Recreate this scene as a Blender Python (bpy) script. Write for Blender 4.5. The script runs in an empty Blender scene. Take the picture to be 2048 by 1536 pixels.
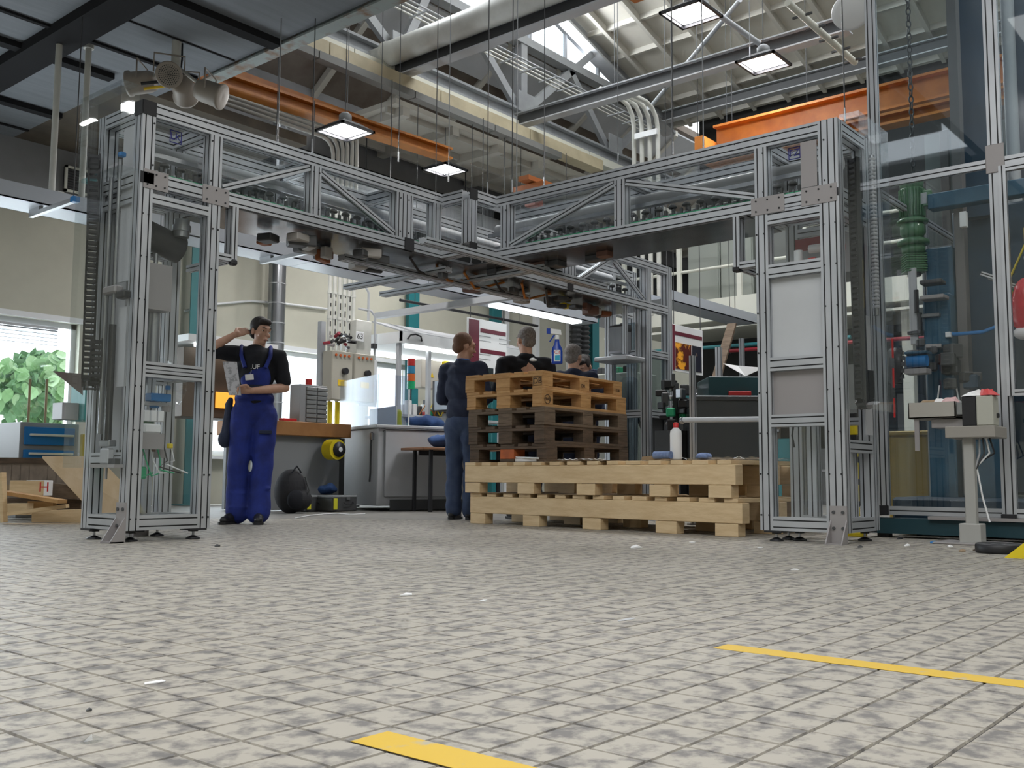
import bpy, bmesh, math, random
import numpy as np
from mathutils import Vector, Matrix, Euler
random.seed(7)
PI = math.pi
SC = bpy.context.scene
COL = SC.collection
# ---------------------------------------------------------------- camera, world, exposure
F_PX, PITCH, ROLL, YAW, CAMH = 1982., math.radians(5.44), math.radians(.36), math.radians(40.), .40
def hall(d): return Vector((d[0]*math.sin(YAW)+d[1]*math.cos(YAW), -d[0]*math.cos(YAW)+d[1]*math.sin(YAW), d[2]))
_f = Vector((0, math.cos(PITCH), math.sin(PITCH))); _u = Vector((0, -math.sin(PITCH), math.cos(PITCH))); _x = Vector((1, 0, 0))
FW = hall(_f); CX = hall(math.cos(ROLL)*_x+math.sin(ROLL)*_u); CU = hall(-math.sin(ROLL)*_x+math.cos(ROLL)*_u)
CAM = Vector((0, 0, CAMH))
cd = bpy.data.cameras.new('camera'); cd.sensor_width = 36; cd.lens = F_PX*36/2048; cd.clip_end = 200
cam = bpy.data.objects.new('camera', cd); COL.objects.link(cam); SC.camera = cam
cam.matrix_world = Matrix(((CX.x, CU.x, -FW.x, CAM.x), (CX.y, CU.y, -FW.y, CAM.y), (CX.z, CU.z, -FW.z, CAM.z), (0, 0, 0, 1)))
def at(x, y, **k):            # a pixel of the photograph -> the point where its ray meets a real plane
    d = FW+CX*(x-1024)/F_PX+CU*(768-y)/F_PX
    (a, val), = k.items()
    if a == 'D': t = val
    else:
        i = 'uvz'.index(a); t = (val-CAM[i])/d[i]
    return CAM+d*t
SC.view_settings.view_transform = 'Standard'; SC.view_settings.look = 'None'
SC.cycles.transparent_max_bounces = 40
SC.view_settings.exposure = 0.0; SC.view_settings.gamma = 1.0; SC.view_settings.use_curve_mapping = False
w = bpy.data.worlds.new('world'); SC.world = w; w.use_nodes = True
nt = w.node_tree; nt.nodes.clear()
wo = nt.nodes.new('ShaderNodeOutputWorld'); bg = nt.nodes.new('ShaderNodeBackground'); sky = nt.nodes.new('ShaderNodeTexSky')
sky.sky_type = 'HOSEK_WILKIE'; sky.sun_direction = Vector((.3, -.5, .8)).normalized(); sky.turbidity = 9; sky.ground_albedo = .5
mx = nt.nodes.new('ShaderNodeMixRGB'); mx.inputs[0].default_value = .75; mx.inputs[2].default_value = (.93, .97, 1, 1)
nt.links.new(sky.outputs[0], mx.inputs[1]); nt.links.new(mx.outputs[0], bg.inputs[0]); bg.inputs[1].default_value = 3.2
nt.links.new(bg.outputs[0], wo.inputs[0])
def area(name, loc, size, energy, rot=(0, 0, 0), color=(1, 1, 1), portal=False, shape='RECTANGLE'):
    l = bpy.data.lights.new(name, 'AREA'); l.shape = shape; l.size = size[0]; l.size_y = size[-1]; l.energy = energy; l.color = color
    if portal: l.cycles.is_portal = True
    o = bpy.data.objects.new(name, l); o.location = loc; o.rotation_euler = rot; COL.objects.link(o); return o
# daylight: area lights at openings and roof ridge, added unseen fill behind the camera
area('window_daylight', (4, 12.72, 1.5), (4.4, 1.8), 200, (-PI/2, 0, 0), (.88, .95, 1))
area('window_daylight', (9.2, 12.72, 1.5), (2.8, 1.8), 100, (-PI/2, 0, 0), (.88, .95, 1))
area('daylight_fill', (11.5, 3.0, 9.2), (3.0, 11), 620, (0, 0, 0), (.93, .97, 1))
area('daylight_fill', (-1.5, -1.0, 6.3), (5.0, 8), 230, (0, 0, 0), (1, .97, .93))  # added fill: unseen area light that brightens the floor near the camera
area('daylight_fill', (11.5, 10.56, 8.6), (6.5, .9), 420, (-PI/2, 0, 0), (.93, .97, 1))

# ---------------------------------------------------------------- materials
MATS = {}
def M(name, col, rough=.55, metal=0., var=None, scale=6., stretch=(1, 1, 1), bump=0., bscale=40., emit=None, spec=None, thr=(.35, .65), coat=0, detail=4):
    if name in MATS: return MATS[name]
    m = bpy.data.materials.new(name); m.use_nodes = True; nt = m.node_tree; b = nt.nodes['Principled BSDF']
    b.inputs['Base Color'].default_value = (*col, 1); b.inputs['Roughness'].default_value = rough; b.inputs['Metallic'].default_value = metal
    if spec is not None: b.inputs['Specular IOR Level'].default_value = spec
    if coat: b.inputs['Coat Weight'].default_value = coat
    geo = None
    if var is not None or bump:
        geo = nt.nodes.new('ShaderNodeNewGeometry'); mp = nt.nodes.new('ShaderNodeMapping'); mp.inputs['Scale'].default_value = stretch
        nt.links.new(geo.outputs['Position'], mp.inputs[0])
    if var is not None:
        n = nt.nodes.new('ShaderNodeTexNoise'); n.inputs['Scale'].default_value = scale; n.inputs['Detail'].default_value = detail; n.inputs['Roughness'].default_value = .6
        nt.links.new(mp.outputs[0], n.inputs['Vector'])
        r = nt.nodes.new('ShaderNodeValToRGB'); r.color_ramp.elements[0].position = thr[0]; r.color_ramp.elements[1].position = thr[1]
        r.color_ramp.elements[0].color = (*col, 1); r.color_ramp.elements[1].color = (*var, 1)
        nt.links.new(n.outputs[0], r.inputs[0]); nt.links.new(r.outputs[0], b.inputs['Base Color'])
    if bump:
        n2 = nt.nodes.new('ShaderNodeTexNoise'); n2.inputs['Scale'].default_value = bscale; nt.links.new(mp.outputs[0], n2.inputs['Vector'])
        bp = nt.nodes.new('ShaderNodeBump'); bp.inputs['Strength'].default_value = bump; bp.inputs['Distance'].default_value = .01
        nt.links.new(n2.outputs[0], bp.inputs['Height']); nt.links.new(bp.outputs[0], b.inputs['Normal'])
    if emit: b.inputs['Emission Color'].default_value = (*emit[:3], 1); b.inputs['Emission Strength'].default_value = emit[3]
    MATS[name] = m; return m
def glass_mat(name, tint, refl=.10, rough=.02):
    m = bpy.data.materials.new(name); m.use_nodes = True; nt = m.node_tree; nt.nodes.clear()
    o = nt.nodes.new('ShaderNodeOutputMaterial'); t = nt.nodes.new('ShaderNodeBsdfTransparent'); t.inputs[0].default_value = (*tint, 1)
    g = nt.nodes.new('ShaderNodeBsdfGlossy'); g.inputs['Roughness'].default_value = rough; g.inputs[0].default_value = (.9, .92, .95, 1)
    lw = nt.nodes.new('ShaderNodeLayerWeight'); lw.inputs[0].default_value = .5
    pw = nt.nodes.new('ShaderNodeMath'); pw.operation = 'POWER'; pw.inputs[1].default_value = 4; nt.links.new(lw.outputs['Facing'], pw.inputs[0])
    ma = nt.nodes.new('ShaderNodeMath'); ma.operation = 'MULTIPLY_ADD'; ma.inputs[1].default_value = .5; ma.inputs[2].default_value = refl; nt.links.new(pw.outputs[0], ma.inputs[0])
    ms = nt.nodes.new('ShaderNodeMixShader'); nt.links.new(ma.outputs[0], ms.inputs[0])
    nt.links.new(t.outputs[0], ms.inputs[1]); nt.links.new(g.outputs[0], ms.inputs[2]); nt.links.new(ms.outputs[0], o.inputs[0])
    MATS[name] = m; return m
alu = M('aluminium', (.56, .58, .61), .38, .5, var=(.48, .50, .53), scale=3, detail=2)
alu2 = M('aluminium_dull', (.40, .41, .43), .42, .5)
slot = M('slot_rubber', (.025, .027, .03), .6)
blk = M('black_plastic', (.015, .015, .018), .45)
dgrey = M('dark_grey', (.06, .062, .065), .55)
grey = M('mid_grey_paint', (.25, .26, .27), .5)
lgrey = M('light_grey_paint', (.47, .48, .50), .5, var=(.43, .44, .46), scale=2)
plate = M('connector_plate', (.36, .34, .34), .45, .3)
steelm = M('brushed_steel', (.42, .43, .45), .28, .9, var=(.3, .31, .33), scale=4, stretch=(1, 1, .2))
clear = glass_mat('clear_polycarbonate', (.975, .985, .985), .05)
clearD = glass_mat('tinted_polycarbonate', (.60, .66, .68), .08)
wing = glass_mat('window_glass', (.97, .99, 1.), .05)
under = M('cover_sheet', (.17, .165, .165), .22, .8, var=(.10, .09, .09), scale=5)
white = M('white_plastic', (.78, .79, .80), .4)
cream = M('cream_paint', (.70, .70, .62), .5)
green_m = M('motor_green', (.06, .17, .075), .4, coat=.3)
gclip = M('clip_green', (.03, .42, .20), .5)
orange = M('crane_orange', (.45, .16, .02), .5, var=(.32, .10, .012), scale=3)  # orange kept darker: shade under the roof put into the colour
yellow = M('safety_yellow', (.75, .58, .01), .5)
tblue = M('machine_blue', (.035, .115, .185), .45, var=(.02, .07, .12), scale=3)
teal = M('teal_paint', (.02, .17, .19), .5)
blue = M('cabinet_blue', (.01, .17, .46), .45)
red = M('red_plastic', (.55, .02, .02), .45)
paper = M('paper', (.80, .80, .80), .8)
cardb = M('cardboard', (.33, .24, .15), .85, var=(.25, .18, .11), scale=9)
pine = M('pale_pine', (.70, .53, .32), .7, var=(.60, .43, .24), scale=5, stretch=(1, 1, 6), bump=.15)
pine2 = M('new_pine', (.52, .30, .12), .7, var=(.38, .20, .07), scale=5, stretch=(1, 1, 6), bump=.15)
pine3 = M('weathered_pine', (.115, .075, .048), .8, var=(.06, .04, .025), scale=6, stretch=(1, 1, 6), bump=.2)
pine4 = M('grey_brown_pine', (.17, .12, .08), .8, var=(.10, .07, .045), scale=6, stretch=(1, 1, 6), bump=.2)
orgw = M('orange_painted_wood', (.50, .12, .03), .75, var=(.35, .09, .03), scale=12)
ply = M('plywood', (.66, .52, .35), .7, var=(.58, .43, .26), scale=4, stretch=(3, 1, 1))
skin = M('skin', (.60, .36, .26), .55, var=(.53, .30, .21), scale=12)
hairD = M('hair_dark', (.018, .012, .01), .7, bump=.4, bscale=120)
hairB = M('hair_brown', (.15, .075, .045), .8, bump=.4, bscale=120)
hairG = M('hair_grey', (.16, .14, .13), .8, var=(.30, .28, .27), scale=60, bump=.5, bscale=120)
navy = M('navy_cloth', (.012, .018, .045), .85, var=(.02, .028, .06), scale=8, bump=.2, bscale=18)
blackc = M('black_cloth', (.008, .009, .014), .9, bump=.2, bscale=18)
royal = M('overall_blue', (.012, .030, .24), .8, var=(.008, .018, .14), scale=7, bump=.4, bscale=14)
jeans = M('blue_jeans', (.03, .05, .11), .85, var=(.05, .075, .14), scale=9, bump=.2, bscale=18)
colar = M('collar_blue', (.03, .12, .42), .8)
whitep = M('white_pipe', (.62, .62, .58), .45, var=(.52, .52, .48), scale=3)
paint_w = M('painted_steel', (.36, .38, .40), .5, var=(.28, .29, .31), scale=2)
lampg = M('lamp_glass', (1, 1, 1), .3, emit=(1, .98, 1, 22))
tube_m = M('fluorescent_tube', (1, 1, 1), .3, emit=(.95, 1, 1, 5))

# ---------------------------------------------------------------- mesh builder
class MB:
    def __init__(s): s.v = []; s.f = []; s.m = []; s.sm = []
    def add(s, vs, fs, mi=0, smooth=False):
        o = len(s.v); s.v += [tuple(v) for v in vs]
        for f in fs: s.f.append([i+o for i in f]); s.m.append(mi); s.sm.append(smooth)
        return s
    def box(s, a, b, mi=0, mat=None):
        a, b = [min(a[i], b[i]) for i in range(3)], [max(a[i], b[i]) for i in range(3)]
        vs = [Vector((x, y, z)) for z in (a[2], b[2]) for y in (a[1], b[1]) for x in (a[0], b[0])]
        if mat: vs = [mat @ v for v in vs]
        return s.add(vs, [(0, 2, 3, 1), (4, 5, 7, 6), (0, 1, 5, 4), (2, 6, 7, 3), (0, 4, 6, 2), (1, 3, 7, 5)], mi)
    def cbox(s, c, d, mi=0, rot=None, bev=0.):
        R = Matrix.Translation(c) @ (Euler(rot).to_matrix().to_4x4() if rot else Matrix())
        h = [x/2 for x in d]
        if not bev: return s.box([-x for x in h], h, mi, R)
        # bevelled box: 24 verts
        vs = []; idx = {}
        for sx in (-1, 1):
            for sy in (-1, 1):
                for sz in (-1, 1):
                    for ax in range(3):
                        p = [sx*(h[0]-bev), sy*(h[1]-bev), sz*(h[2]-bev)]; p[ax] += (sx, sy, sz)[ax]*bev
                        idx[sx, sy, sz, ax] = len(vs); vs.append(R @ Vector(p))
        fs = []
        for ax in range(3):
            o1, o2 = (ax+1) % 3, (ax+2) % 3
            for sg in (-1, 1):
                q = []
                for a_, b_ in ((-1, -1), (1, -1), (1, 1), (-1, 1)):
                    k = [0, 0, 0]; k[ax] = sg; k[o1] = a_; k[o2] = b_; q.append(idx[(*k, ax)])
                fs.append(q if sg > 0 else q[::-1])
        for ax in range(3):
            o1, o2 = (ax+1) % 3, (ax+2) % 3
            for a_ in (-1, 1):
                for b_ in (-1, 1):
                    k1 = [0, 0, 0]; k2 = [0, 0, 0]; k1[ax] = -1; k2[ax] = 1; k1[o1] = k2[o1] = a_; k1[o2] = k2[o2] = b_
                    q = [idx[(*k1, o1)], idx[(*k2, o1)], idx[(*k2, o2)], idx[(*k1, o2)]]
                    fs.append(q if a_*b_ > 0 else q[::-1])
        for k in [(a_, b_, c_) for a_ in (-1, 1) for b_ in (-1, 1) for c_ in (-1, 1)]:
            q = [idx[(*k, 0)], idx[(*k, 1)], idx[(*k, 2)]]; fs.append(q if k[0]*k[1]*k[2] > 0 else q[::-1])
        return s.add(vs, fs, mi)
    def cyl(s, a, b, r, r2=None, seg=12, mi=0, caps=True):
        a, b = Vector(a), Vector(b); r2 = r if r2 is None else r2
        d = (b-a).normalized(); x = d.orthogonal().normalized(); y = d.cross(x)
        vs = []
        for p, rr in ((a, r), (b, r2)):
            for i in range(seg): t = 2*PI*i/seg; vs.append(p+x*math.cos(t)*rr+y*math.sin(t)*rr)
        s.add(vs, [(i, (i+1) % seg, seg+(i+1) % seg, seg+i) for i in range(seg)], mi, True)
        if caps: s.add(vs, [tuple(range(seg))[::-1], tuple(range(seg, 2*seg))], mi)
        return s
    def tube(s, pts, r, seg=8, mi=0):
        pts = [Vector(p) for p in pts]; rs = r if isinstance(r, (list, tuple)) else [r]*len(pts)
        vs = []; d0 = (pts[1]-pts[0]).normalized(); x = d0.orthogonal().normalized()
        for i, p in enumerate(pts):
            d = (pts[min(i+1, len(pts)-1)]-pts[max(i-1, 0)]).normalized()
            x = (x-d*x.dot(d)).normalized(); y = d.cross(x)
            for k in range(seg): t = 2*PI*k/seg; vs.append(p+x*math.cos(t)*rs[i]+y*math.sin(t)*rs[i])
        n = len(pts); fs = [(i*seg+k, i*seg+(k+1) % seg, (i+1)*seg+(k+1) % seg, (i+1)*seg+k) for i in range(n-1) for k in range(seg)]
        s.add(vs, fs, mi, True); s.add(vs, [tuple(range(seg))[::-1], tuple(range((n-1)*seg, n*seg))], mi); return s
    def lathe(s, prof, c=(0, 0, 0), seg=16, mi=0, axis=(0, 0, 1), smooth=True):
        d = Vector(axis).normalized(); x = d.orthogonal().normalized(); y = d.cross(x); c = Vector(c); vs = []
        for r, z in prof:
            for k in range(seg): t = 2*PI*k/seg; vs.append(c+d*z+(x*math.cos(t)+y*math.sin(t))*max(r, 1e-4))
        n = len(prof); return s.add(vs, [(i*seg+k, i*seg+(k+1) % seg, (i+1)*seg+(k+1) % seg, (i+1)*seg+k) for i in range(n-1) for k in range(seg)], mi, smooth)
    def prism(s, poly, a, off, mi=0):      # poly: list of 3D points, extruded along off
        n = len(poly); vs = [Vector(p) for p in poly]+[Vector(p)+Vector(off) for p in poly]
        s.add(vs, [tuple(range(n))[::-1], tuple(range(n, 2*n))]+[(i, (i+1) % n, n+(i+1) % n, n+i) for i in range(n)], mi); return s
    def ball(s, c, r, seg=12, rings=8, mi=0, rot=None):
        r = (r, r, r) if not isinstance(r, (tuple, list)) else r; R = Euler(rot).to_matrix() if rot else Matrix.Identity(3); c = Vector(c); vs = []
        for i in range(rings+1):
            ph = PI*i/rings
            for k in range(seg): t = 2*PI*k/seg; vs.append(c+R @ Vector((r[0]*max(math.sin(ph), .002)*math.cos(t), r[1]*max(math.sin(ph), .002)*math.sin(t), r[2]*math.cos(ph))))
        return s.add(vs, [(i*seg+k, (i+1)*seg+k, (i+1)*seg+(k+1) % seg, i*seg+(k+1) % seg) for i in range(rings) for k in range(seg)]+[tuple(range(seg))[::-1]*0 or tuple(range(seg)), tuple(range(rings*seg, rings*seg+seg))[::-1]], mi, True)
    def prof(s, a, b, w_, h_, up=(0, 0, 1)):    # slotted aluminium extrusion from a to b; w_ along side, h_ along up
        a, b = Vector(a), Vector(b); d = (b-a).normalized(); y = Vector(up); y = (y-d*y.dot(d)).normalized(); x = y.cross(d)
        sl, dp = .0042, .006; P = []; mk = []
        def side(c, e, n, L, N):      # walk from corner c along e (length L), n = inward
            k = max(1, round(L/.045)); P.append(c); mk.append(0)
            for i in range(k):
                m = L*(i+.5)/k
                for q, mm in (((m-sl), 1), (None, 1), (None, 1), (None, 0)): pass
                P.extend([c+e*(m-sl), c+e*(m-sl)+n*dp, c+e*(m+sl)+n*dp, c+e*(m+sl)]); mk.extend([1, 1, 1, 0])
        side(Vector((-w_/2, -h_/2)), Vector((1, 0)), Vector((0, 1)), w_, 0); side(Vector((w_/2, -h_/2)), Vector((0, 1)), Vector((-1, 0)), h_, 0)
        side(Vector((w_/2, h_/2)), Vector((-1, 0)), Vector((0, -1)), w_, 0); side(Vector((-w_/2, h_/2)), Vector((0, -1)), Vector((1, 0)), h_, 0)
        n = len(P); vs = [a+x*p.x+y*p.y for p in P]+[b+x*p.x+y*p.y for p in P]
        o = len(s.v); s.v += [tuple(v) for v in vs]
        for i in range(n):
            j = (i+1) % n; s.f.append([o+i, o+j, o+n+j, o+n+i]); s.m.append(mk[i]); s.sm.append(False)
        s.f.append([o+i for i in range(n)][::-1]); s.m.append(0); s.sm.append(False); s.f.append([o+n+i for i in range(n)]); s.m.append(0); s.sm.append(False)
        return s
    def build(s, name, mats, parent=None, label=None, kind=None, group=None, cat=None):
        mats = mats if isinstance(mats, (list, tuple)) else [mats]
        xs = np.array(s.v, float); c = Vector(((xs[:, 0].min()+xs[:, 0].max())/2, (xs[:, 1].min()+xs[:, 1].max())/2, xs[:, 2].min()))
        me = bpy.data.meshes.new(name); me.from_pydata([tuple(q) for q in (xs-np.array(c))], [], s.f)
        for m_ in mats: me.materials.append(m_)
        me.polygons.foreach_set('material_index', s.m); me.polygons.foreach_set('use_smooth', s.sm); me.update()
        o = bpy.data.objects.new(name, me); COL.objects.link(o); put(o, c, parent)
        if label: o['label'] = label
        if kind: o['kind'] = kind
        if group: o['group'] = group
        if cat: o['category'] = cat
        return o
ORG = {}
def put(o, c, parent):
    ORG[o] = Vector(c)
    if parent is not None: o.parent = parent; o.location = Vector(c)-ORG[parent]
    else: o.location = c
def thing(name, label, cat, loc=(0, 0, 0), rz=0, group=None, local=False):
    o = bpy.data.objects.new(name, None); COL.objects.link(o); o.location = loc; o.rotation_euler = (0, 0, rz); o.empty_display_size = .1
    o['label'] = label; o['category'] = cat
    if group: o['group'] = group
    ORG[o] = Vector((0, 0, 0)) if local else Vector(loc); return o
KIDS = {}
def tree(o): return [c for c in COL.objects if c.parent == o]
def dup(root, loc=None, rz=None, label=None, group=None, parent=None):
    kids = {}
    for c in COL.objects:
        if c.parent: kids.setdefault(c.parent, []).append(c)
    def cp(o, par):
        c = o.copy(); COL.objects.link(c); c.parent = par; ORG[c] = ORG.get(o, Vector())
        for k in kids.get(o, []): cp(k, c)
        return c
    r = cp(root, parent)
    if loc is not None: r.location = loc
    if rz is not None: r.rotation_euler = (0, 0, rz)
    if label: r['label'] = label
    if group: r['group'] = group
    return r
def copy1(o, parent, off=None, loc=None, rot=None, label=None):   # copy of a single mesh part
    c = o.copy(); COL.objects.link(c); c.parent = parent
    if off is not None: c.location = o.location+Vector(off)
    if loc is not None: c.location = loc
    if rot is not None: c.rotation_euler = rot
    ORG[c] = ORG.get(o, Vector())
    if label: c['label'] = label
    return c
def S(mb, name, mats, **k):
    o = mb.build(name, mats, **k); o['kind'] = 'structure'; return o
def one(mb, name, mats, label, cat, group=None): return mb.build(name, mats, label=label, cat=cat, group=group)
def text(body, name, size, mat, loc, rotm, parent, ext=.0008):
    cu = bpy.data.curves.new(name, 'FONT'); cu.body = body; cu.size = size; cu.extrude = ext; cu.align_x = 'CENTER'; cu.align_y = 'CENTER'; cu.materials.append(mat)
    t = bpy.data.objects.new('tmp', cu); COL.objects.link(t)
    dg = bpy.context.evaluated_depsgraph_get(); dg.update(); me = bpy.data.meshes.new_from_object(t.evaluated_get(dg)); COL.objects.unlink(t); bpy.data.objects.remove(t)
    if not me.materials: me.materials.append(mat)
    o = bpy.data.objects.new(name, me); COL.objects.link(o); o.parent = parent; o.location = Vector(loc)-ORG[parent]; o.rotation_euler = rotm.to_euler() if hasattr(rotm, 'to_euler') else rotm
    ORG[o] = Vector(loc); return o
def facing(n):      # rotation putting text face (+Z) along horizontal n, upright
    n = Vector(n).normalized(); z = Vector((0, 0, 1)); x = z.cross(n).normalized(); y = n.cross(x)
    return Matrix(((x.x, y.x, n.x), (x.y, y.y, n.y), (x.z, y.z, n.z)))
# ================================================================ STRUCTURE
tileA = M('floor_tile', (.385, .355, .305), .55, var=(.16, .15, .142), scale=19, stretch=(1, 1, 1), thr=(.46, .62), detail=7, spec=.35)
grout = M('floor_grout', (.06, .055, .05), .9)
floor_m = M('floor_far', (.22, .21, .19), .55, var=(.15, .145, .14), scale=5, thr=(.35, .7))
fl = S(MB().box((-7, -9, -.2), (26, 12.5, -.004)), 'floor', grout)
T = .1052
def tile_mesh(nm, j):
    mb = MB(); h = T/2-.0022; b = .0016
    mb.add([(-h, -h, -.004), (h, -h, -.004), (h, h, -.004), (-h, h, -.004), (-h+b, -h+b, j), (h-b, -h+b, j), (h-b, h-b, j), (-h+b, h-b, j)],
           [(4, 5, 6, 7), (0, 1, 5, 4), (1, 2, 6, 5), (2, 3, 7, 6), (3, 0, 4, 7)])
    me = bpy.data.meshes.new(nm); me.from_pydata([tuple(v) for v in mb.v], [], mb.f); me.materials.append(tileA); return me
tms = [tile_mesh('floor_tile', -.0006), tile_mesh('floor_tile', -.0002), tile_mesh('floor_tile', 0.)]
u0, v0 = 1.033-.5*T, .891-.5*T
cells = []
for i in range(-40, 110):
    for j in range(-80, 110):
        u, v = u0+i*T, v0+j*T; p = Vector((u, v, 0))-CAM; d = p.dot(FW)
        if d < .6 or d > 9.5: continue
        x = 1024+F_PX*p.dot(CX)/d; y = 768-F_PX*p.dot(CU)/d
        m_ = 1.2*T*F_PX/d
        if -m_ < x < 2048+m_ and y < 1536+m_: cells.append((d, u, v))
        elif -900 < x < 2950 and y < 2400: cells.append((d+50, u, v))      # just outside the frame: part of the joined far tiles
cells.sort()
assert len(cells) > 290
for d, u, v in cells[:290]:
    o = bpy.data.objects.new('tile', random.choice(tms)); COL.objects.link(o); o.parent = fl; o.location = Vector((u, v, 0))-ORG[fl]
rest = MB(); h = T/2-.0022; b = .0016
for d, u, v in cells[290:]:
    z = random.choice((-.0006, -.0003, 0))
    rest.add([(u-h, v-h, -.004), (u+h, v-h, -.004), (u+h, v+h, -.004), (u-h, v+h, -.004), (u-h+b, v-h+b, z), (u+h-b, v-h+b, z), (u+h-b, v+h-b, z), (u-h+b, v+h-b, z)],
             [(4, 5, 6, 7), (0, 1, 5, 4), (1, 2, 6, 5), (2, 3, 7, 6), (3, 0, 4, 7)])
rest.build('tile', tileA, fl, kind='stuff')
# far floor beyond the tile grid: same surface, finer than can be told apart
def farcell(u, v):
    d = (Vector((u, v, 0))-CAM).dot(FW); return d
ff = MB(); st = T*4
for i in range(-60, 66):
    for j in range(-90, 36):
        u, v = u0+i*st, v0+j*st
        if not (-6.9 < u < 25.5 and -8.9 < v < 12.3): continue
        p = Vector((u, v, 0))-CAM; d = p.dot(FW)
        inside = 1.0 < d < 9.1 and -.95 < p.dot(CX)/d < .95
        if not inside: ff.add([(u-st/2, v-st/2, -.0025), (u+st/2, v-st/2, -.0025), (u+st/2, v+st/2, -.0025), (u-st/2, v+st/2, -.0025)], [(0, 1, 2, 3)])
ff.build('far_paving', floor_m, fl)

wallm = M('wall_beige', (.56, .55, .46), .8, var=(.50, .49, .41), scale=1.2)
walld = M('wall_grey', (.27, .27, .28), .8, var=(.21, .21, .215), scale=1.2)
ceilm = M('ceiling_panel', (.20, .215, .24), .75, var=(.165, .18, .20), scale=14, stretch=(.1, 1, 1), thr=(.3, .7))
darkm = M('shaded_soffit', (.105, .085, .06), .85, var=(.06, .05, .04), scale=2)  # brown soffit colour darkened to hold the shade it lies in
beamd = M('dark_beam', (.022, .022, .024), .95, spec=.15)
# left (window) wall at v = 12.5 with window openings
Wz0, Wz1, WV = .70, 2.36, 12.5
wins = [(1.2, 6.16), (7.9, 10.7), (11.15, 12.2), (13.0, 13.9)]
wl = MB(); uu = -7
for a, b_ in wins:
    wl.box((uu, WV, 0), (a, WV+.3, 3.75)); wl.box((a, WV, 0), (b_, WV+.3, Wz0)); wl.box((a, WV, Wz1), (b_, WV+.3, 3.75)); uu = b_
wl.box((uu, WV, 0), (26, WV+.3, 3.75))
wl.box((-7, WV, 3.75), (26, WV+.3, 8.4), 1)
S(wl, 'wall_left', [wallm, walld])
frm = M('window_frame_white', (.80, .82, .84), .4)
for k, (a, b_) in enumerate(wins):
    wr = thing('window_%d' % (k+1), 'x', 'window', ((a+b_)/2, WV, Wz0)); del wr['label']; del wr['category']; wr['kind'] = 'structure'
    fr = MB()
    fr.box((a, WV+.10, Wz0), (a+.07, WV+.2, Wz1)).box((b_-.07, WV+.10, Wz0), (b_, WV+.2, Wz1)).box((a, WV+.10, Wz0), (b_, WV+.2, Wz0+.07)).box((a, WV+.10, Wz1-.07), (b_, WV+.2, Wz1))
    fr.build('window_frame', frm, wr)
    nb = max(1, round((b_-a)/1.3))
    for i in range(1, nb):
        x = a+(b_-a)*i/nb; MB().box((x-.03, WV+.11, Wz0+.07), (x+.03, WV+.19, Wz1-.07)).build('window_mullion', frm, wr)
    for i in range(nb):
        x0, x1 = a+(b_-a)*i/nb, a+(b_-a)*(i+1)/nb; MB().box((x0+.04, WV+.145, Wz0+.07), (x1-.04, WV+.152, Wz1-.07)).build('window_pane', wing, wr)
    MB().box((a-.05, WV-.14, Wz0-.05), (b_+.05, WV+.02, Wz0-.01)).build('window_sill', frm, wr)
    MB().box((a-.06, WV-.03, Wz1), (b_+.06, WV-.003, Wz1+.07)).build('window_trim', frm, wr)
# louvre slats seen at the top of the first window
lv = thing('window_blind', 'pale horizontal slat blind drawn up in the top of the big left window', 'blind', (5.3, WV+.06, 2.0))
for i in range(5): MB().cbox((5.45, WV+.07, 2.24-i*.045), (.9, .04, .006), rot=(.5, 0, 0)).build('slat', alu2, lv)
MB().box((5.0, WV+.05, 2.255), (5.9, WV+.09, 2.285)).build('head_rail', alu2, lv)
# other walls
S(MB().box((26, -9, 0), (26.3, 12.8, 9)), 'wall_back', walld)
S(MB().box((-7.3, -9, 0), (-7, 12.8, 7)), 'wall_front', wallm)
S(MB().box((-7.3, -9.3, 0), (26.3, -9, 11)), 'wall_right', wallm)
# ---- low grey ceiling (z 4.6)
ce = S(MB().box((-7, 9.9, 4.6), (5.2, 12.5, 4.7)).box((2.2, 3.5, 4.6), (5.62, 9.9, 4.7)), 'ceiling_low', ceilm)
for (x0, x1, y, w_) in [(-3, 5.6, 7.7, .14), (-3, 5.6, 9.08, .05), (-3, 5.0, 9.72, .12), (-3, 5.2, 11.28, .12), (-3, 5.2, 12.1, .04), (-3, 5.6, 6.2, .05), (4.45, 5.6, 8.4, .02)]:
    MB().box((x0, y-w_/2, 4.60-w_*.5), (x1, y+w_/2, 4.599)).build('ceiling_batten', beamd, ce)
for u_ in (4.20, 1.1): MB().box((u_-.16, 3.5, 4.50), (u_+.16, 12.5, 4.60)).build('ceiling_beam', beamd, ce)
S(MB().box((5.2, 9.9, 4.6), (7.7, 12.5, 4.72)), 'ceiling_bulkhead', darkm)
S(MB().box((5.6, 3.5, 4.73), (5.72, 9.9, 9.5)).box((-7, -9, 6.8), (-6, 12.5, 7)).box((-7, 3.4, 4.7), (5.7, 3.5, 10)), 'wall_upper', walld)
# roof over and behind the camera: flat, with an added unseen opening above the fill light
S(MB().box((-7, -9, 6.8), (-4.2, 3.5, 7)).box((1.2, -9, 6.8), (5.7, 3.5, 7)), 'ceiling_rear', ceilm)
# rusty edge beam of the low ceiling
eb = thing('edge_girder', 'green grey steel girder with rust streaks along the edge of the low ceiling', 'girder', (5.72, 7, 4.5))
rustm = M('rusty_steel', (.30, .34, .33), .6, var=(.22, .12, .06), scale=5, thr=(.5, .7))
MB().box((5.625, 3.55, 4.56), (5.78, 9.0, 4.58)).box((5.69, 3.55, 4.58), (5.71, 9.0, 4.70)).box((5.625, 3.55, 4.70), (5.78, 9.0, 4.72)).build('web', rustm, eb)
MB().tube([(5.83, 3.5, 4.64), (5.83, 9.1, 4.64)], .025).build('pipe', whitep, eb)
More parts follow.
